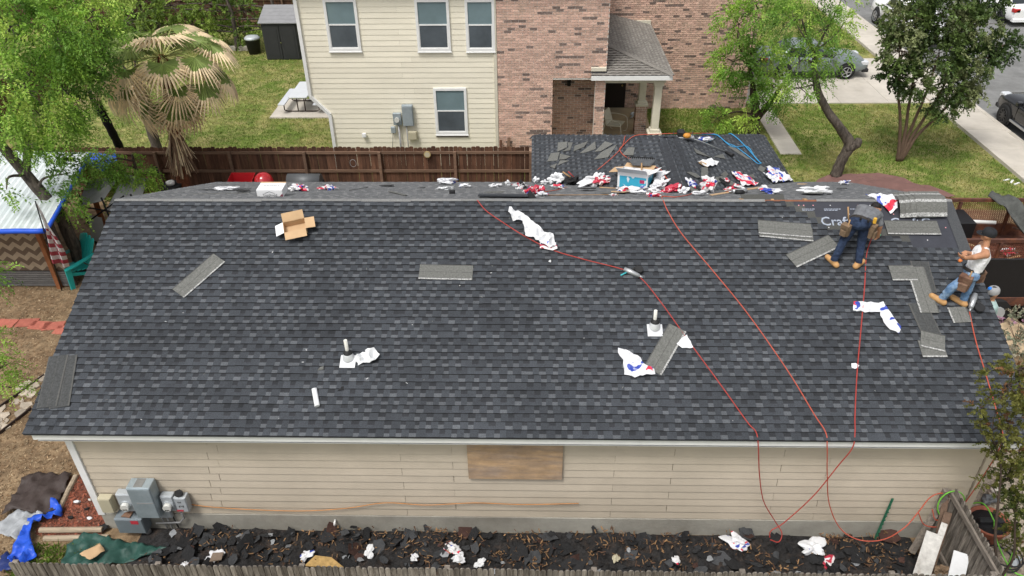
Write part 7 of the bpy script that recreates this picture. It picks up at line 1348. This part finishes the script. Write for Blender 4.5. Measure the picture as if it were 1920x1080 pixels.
# ================================================================ RIGHT SIDE: TRAILER, CORNER CLUTTER
m_rust=mat('brown_trailer_steel',(.10,.045,.032),.7,.3,6,.2,40,rgb2=(.16,.06,.03)); m_pblk=mat('black_trailer_panel',(.012,.012,.013),.5,.15,4)
tr=empty('utility_trailer','brown mesh-sided dump trailer full of debris beyond the right roof edge','trailer',(20.9,8.6,0))
def tb(x0,x1,y0,y1,z0,z1,name,m): mb=MB(); mb.bbox(x0-20.9,x1-20.9,y0-8.6,y1-8.6,z0,z1,.008); return mb.build(name,m,tr)
tb(18.7,23.8,7.05,10.25,.55,.68,'floor',m_rust)
for y,nm in ((10.2,'rail'),(8.0,'rail')): tb(18.7,23.8,y-.04,y+.04,1.74,1.84,nm,m_rust)
tb(18.7,23.8,10.17,10.23,.68,1.05,'side_panel',m_rust); tb(18.7,23.8,7.98,8.03,.68,1.0,'side_panel',m_rust); tb(18.7,23.8,7.0,7.06,.75,1.85,'side_panel',m_pblk); tb(18.7,18.78,7.0,10.25,.68,1.80,'end_panel',m_rust); tb(18.7,23.8,6.98,7.08,.5,.75,'chassis_beam',m_rust)
tb(18.95,20.3,9.3,10.1,.9,1.55,'tool_chest',m_pblk)
for x in (18.75,20.2,21.6,23.0): tb(x,x+.07,10.15,10.25,.68,1.75,'stake',m_rust); tb(x,x+.07,7.95,8.05,.68,1.75,'stake',m_rust)
ms=MB()
for y in (10.2,8.0):
    for i in range(-14,104):
        for sg in (-1,1):
            x=18.75+i*.05; p=(x,1.05 if y>9 else 1.0); q=(x+sg*.34,1.74); 
            if 18.7<q[0]<23.8 and 18.7<x<23.8: ms.box(0,math.hypot(q[0]-p[0],q[1]-p[1]),-.004,.004,-.006,.006,0,1,T(x-20.9,y-8.6,p[1])@RY(-math.degrees(math.atan2(q[1]-p[1],q[0]-p[0]))))
stuff(ms.build('mesh_side',mat('rust_mesh',(.22,.08,.05),.7,.2,6),tr))
for x in (20.0,21.0): mb=MB(); mb.cyl((x-20.9,-1.75,.36),.36,.2,20,axis='Y'); w_=mb.build('wheel',m_tyre,tr); mb=MB(); mb.cyl((x-20.9,-1.77,.36),.2,.03,14,axis='Y'); mb.build('rim',m_galv2,w_)
mb=MB(); mb.tube([(.0,-1.5,0),(.0,-1.5,.6)],.06,8); mb.bbox(-.15,.15,-1.65,-1.35,0,.03,.005); mb.build('jack_leg',m_rust,tr)
rt_=random.Random(31)
for i in range(26):
    x=rt_.uniform(19.0,22.8); y=rt_.choice((rt_.uniform(7.2,7.9),rt_.uniform(8.1,9.9))); l=rt_.uniform(.5,1.5); mb=MB(); mb.box(-l/2,l/2,-.03,.03,0,.022)
    tag(mb.build('lath',[m_raw,mat('pale_lath',(.52,.36,.2),.85,.2,6),m_fr][i%3],None,T(x,y,.72+rt_.uniform(0,.45))@RZ(rt_.gauss(-12,20))@RY(rt_.gauss(0,6))),'wood lath in the trailer load','lath','laths in the trailer load')
for i,(x,y,s,m,lab) in enumerate(((19.6,8.5,.5,m_wr,'white plastic in the trailer behind the mid rail'),(20.9,7.5,.5,m_paper,'white plastic in the trailer near the black panel'),(21.2,9.0,.4,m_wrr,'pale wrapper in the trailer far corner'),(20.6,7.7,.3,m_red,'red scrap in the trailer'),(19.5,9.9,.4,m_felt,'black felt wad in the trailer'),(22.2,9.2,.5,m_card,'cardboard wad in the trailer'))): heap('wrapper' if m not in (m_felt,m_card) else 'scrap_wad',lab,'wrapper',T(x,y,.75),s*1.3,s,s*.7,m,160+i)
mb=MB(); mb.tube([(-.8,0,0),(.8,.0,.02)],.055,10); tag(mb.build('pipe',m_nwhite,None,T(20.35,9.95,1.25)@RZ(-7)),'white plastic pipe leaning inside the far side of the trailer','pipe')
# furniture pad draped over the trailer rail
m_pad=mat('grey_moving_blanket',(.085,.088,.082),.95,.2,7,.5,25); mb=MB(); n,mz=14,16; V=[]
for j in range(mz+1):
    for i in range(n+1):
        u,v=i/n,j/mz; x=21.0+.75*u+.35*v*v; y=10.35-2.1*v+.15*math.sin(u*6+v*2); z=1.93-.05*abs(v-.1)*6*.4-.25*abs(u-.4)*(1+v)+.17*math.sin(u*11+v*4)*(.4+v*.5)+.12*noise.noise(Vector((u*5,v*6,1)))-.18*max(0,v-.5); V.append((x-21.4,y-9.4,z-1.5))
mb.add(V,[(j*(n+1)+i,j*(n+1)+i+1,(j+1)*(n+1)+i+1,(j+1)*(n+1)+i) for j in range(mz) for i in range(n)],0,1,True); o=mb.build('moving_blanket',m_pad,None,T(21.4,9.4,1.5)); o.modifiers.new('t','SOLIDIFY').thickness=.02; tag(o,'quilted grey moving blanket draped over the trailer rail','blanket')
for i in range(3): mb=MB(); mb.bbox(-.9,.9,-.6,.6,0,.012,.002); tag(mb.build('plywood_sheet',mat('fresh_plywood',(.56,.43,.28),.8,.1,3),None,T(20.75-i*.1,6.35-i*.12,.01+i*.014)@RZ(-32+4*i)),('top pale plywood sheet on the ground beside the trailer','middle pale plywood sheet on the ground beside the trailer','bottom pale plywood sheet on the ground beside the trailer')[i],'plywood')
film('brown_tarp','dull red brown tarp spread on the lawn behind the right end of the roof','tarp','0.02',[(18.307,15.205),(19.084,15.370),(20.277,15.411),(20.847,15.245),(21.207,14.796),(21.803,14.322),(22.159,13.749),(20.616,13.747),(19.051,14.204),(17.766,14.596)],mat('red_brown_tarp',(.17,.092,.08),.85,.12,3,.2,30),.10,.22,55)
for i,(u,rz) in enumerate((((24.479,15.079),25),((24.596,14.958),50),((24.673,14.797),30))): mb=MB(); mb.bbox(-.14,.14,-.03,.03,0,.02,.004); tag(mb.build('white_stick',m_nwhite,None,T(u[0],u[1],.01)@RZ(rz)),('white strip on the lawn edge, leftmost by the sidewalk','white strip on the lawn edge, middle one by the sidewalk','white strip on the lawn edge, nearest the sidewalk')[i],'strip')
# pink flowering plant
PKM=[mat('pink_petal',(.52,.30,.42),.7,.1,3,tint=True,trans=.3),mat('grey_green_leaf',(.20,.22,.15),.8,.1,3,tint=True,trans=.2),mat('pale_stem',(.30,.27,.2),.8,.1,3,tint=True)]
x,y=20.272,6.181; fp=empty('flowering_plant','pink flowering plant on the gravel beside the right wall','plant',(x,y,0)); foliage('bloom',[(x,y,.35,.55,.35,110),(x-.2,y-.9,.3,.5,.3,90),(x+.6,y+.2,.35,.5,.35,60)],PKM,fp,(x,y,0),66,per=16,spray=.25,ll=.05,lw=.02,droop=.2,feather=False)
mb=MB()
for k in range(9): mb.tube([(0,0,0),(random.uniform(-.4,.4),random.uniform(-.4,.4),.5)],.008,4)
stuff(mb.build('stem',m_bark3,fp))
# corner: leaning post, planks, pot, hoses, stones
a=Vector((15.12,-.22,.25)); b=Vector((15.60,.18,1.42)); mb=MB(); mb.tube([Vector((0,0,0)),b-a],.06,4,sm=False); tag(mb.build('leaning_post',m_fgr,None,T(*a)),'thick grey wooden post leaning inside the fence corner','post')
m_wpl=mat('peeling_white_plank',(.60,.585,.55),.85,.2,8,.3,40,rgb2=(.36,.31,.26),w2=(.55,.7)); m_bpl=mat('brown_plank',(.13,.085,.06),.9,.3,7,.3,40)
for i,(x,y,z,l,wd,m,ry,rz,lab) in enumerate(((15.12,-.62,.55,1.0,.13,m_wpl,-58,62,'wide white painted plank leaning in the fence corner, leftmost'),(15.28,-.52,.62,1.1,.05,m_wpl,-56,60,'narrow white plank leaning in the fence corner, second'),(15.36,-.42,.7,1.2,.06,m_bpl,-55,62,'dark brown plank leaning in the fence corner'),(15.44,-.2,.85,1.1,.05,m_bpl,-52,70,'second dark brown plank behind the white ones'),(15.44,-.95,.75,.6,.12,m_paper,-48,66,'short bright white panel leaning at the fence corner'))):
    mb=MB(); mb.bbox(-l/2,l/2,-wd,wd,-.012,.012,.003); tag(mb.build('plank',m,None,T(x,y,z)@RZ(rz)@RY(ry)),lab,'plank')
heap('insulation_wad','brown insulation wad among the corner planks','insulation',T(15.3,-.85,.45),.3,.3,.3,m_canvas,171)
x,y=16.692,0.349; pot=empty('plant_pot','large terracotta rimmed black pot with a green hose in the gravel','pot',(x,y,0)); mb=MB(); mb.lathe([(.24,0),(.33,.38),(.35,.40),(.35,.43),(.32,.43),(.30,.36),(.1,.34)],24); mb.build('pot_body',mat('terracotta_rim',(.30,.10,.06),.8,.15,8),pot); mb=MB(); mb.lathe([(.305,.30),(.30,.37),(.02,.372)],20); mb.build('soil',m_felt,pot); mb=MB(); mb.bbox(-.2,.25,-.05,.06,.38,.46,.02); mb.build('hose_reel',m_trimb,pot)
hose('bright green garden hose winding through the pot and gravel',[Vector((x-.35,y+.45,.2)),Vector((x-.05,y+.3,.55)),Vector((x+.05,y,.46)),Vector((x+.0,y-.15,.45)),Vector((x-.05,y-.45,.35)),Vector((x+.1,y-.8,.1)),Vector((x+.35,y-.95,.06)),Vector((x+.2,y-1.15,.05)),Vector((x-.1,y-1.0,.05)),Vector((x+.25,y-.5,.1)),Vector((x+.42,y-.25,.2))],m_hg,.012,'garden_hose')
hose('green hose loop hanging over the corner fence',[Vector((15.6+.22*math.cos(t),.0+.05*math.sin(t),1.25+.28*math.sin(t))) for t in [k*.55 for k in range(13)]],m_hg,.011,'garden_hose')
hose('coiled black hose lying beside the pot',[Vector((x+.05+.24*math.cos(t)*(1+.02*t),y-.55+.3*math.sin(t),.05+.012*t)) for t in [k*.5 for k in range(40)]],m_rub,.014,'garden_hose',3)
for i,(u,s,m,lab) in enumerate((((17.379,1.231),.2,m_conc,'grey stone behind the pot'),((17.487,1.103),.16,m_beige,'pale stone behind the pot'),((17.133,1.098),.18,m_gl,'dark stone behind the pot'))): heap('stone',lab,'stone',T(u[0],u[1],.0),s*2,s*1.6,s*1.6,m,180+i,fr=.7)
mb=MB(); mb.bbox(-.14,.14,-.04,.04,0,.012,.003); tag(mb.build('metal_strip',m_galv2,None,T(17.015,-0.221,.03)@RZ(40)),'pale metal strip in the gravel at the lower right','strip')
litter('gravel_stones',[(15.2,18.5,-3,3.2,1.)],5000,.022,[mat('gravel_tan',(.40,.34,.26),.9,.2,4,tint=True),mat('gravel_grey',(.27,.24,.21),.9,.2,4,tint=True)],23,'loose river gravel in the bed at the right corner',z=.02,cat='gravel')
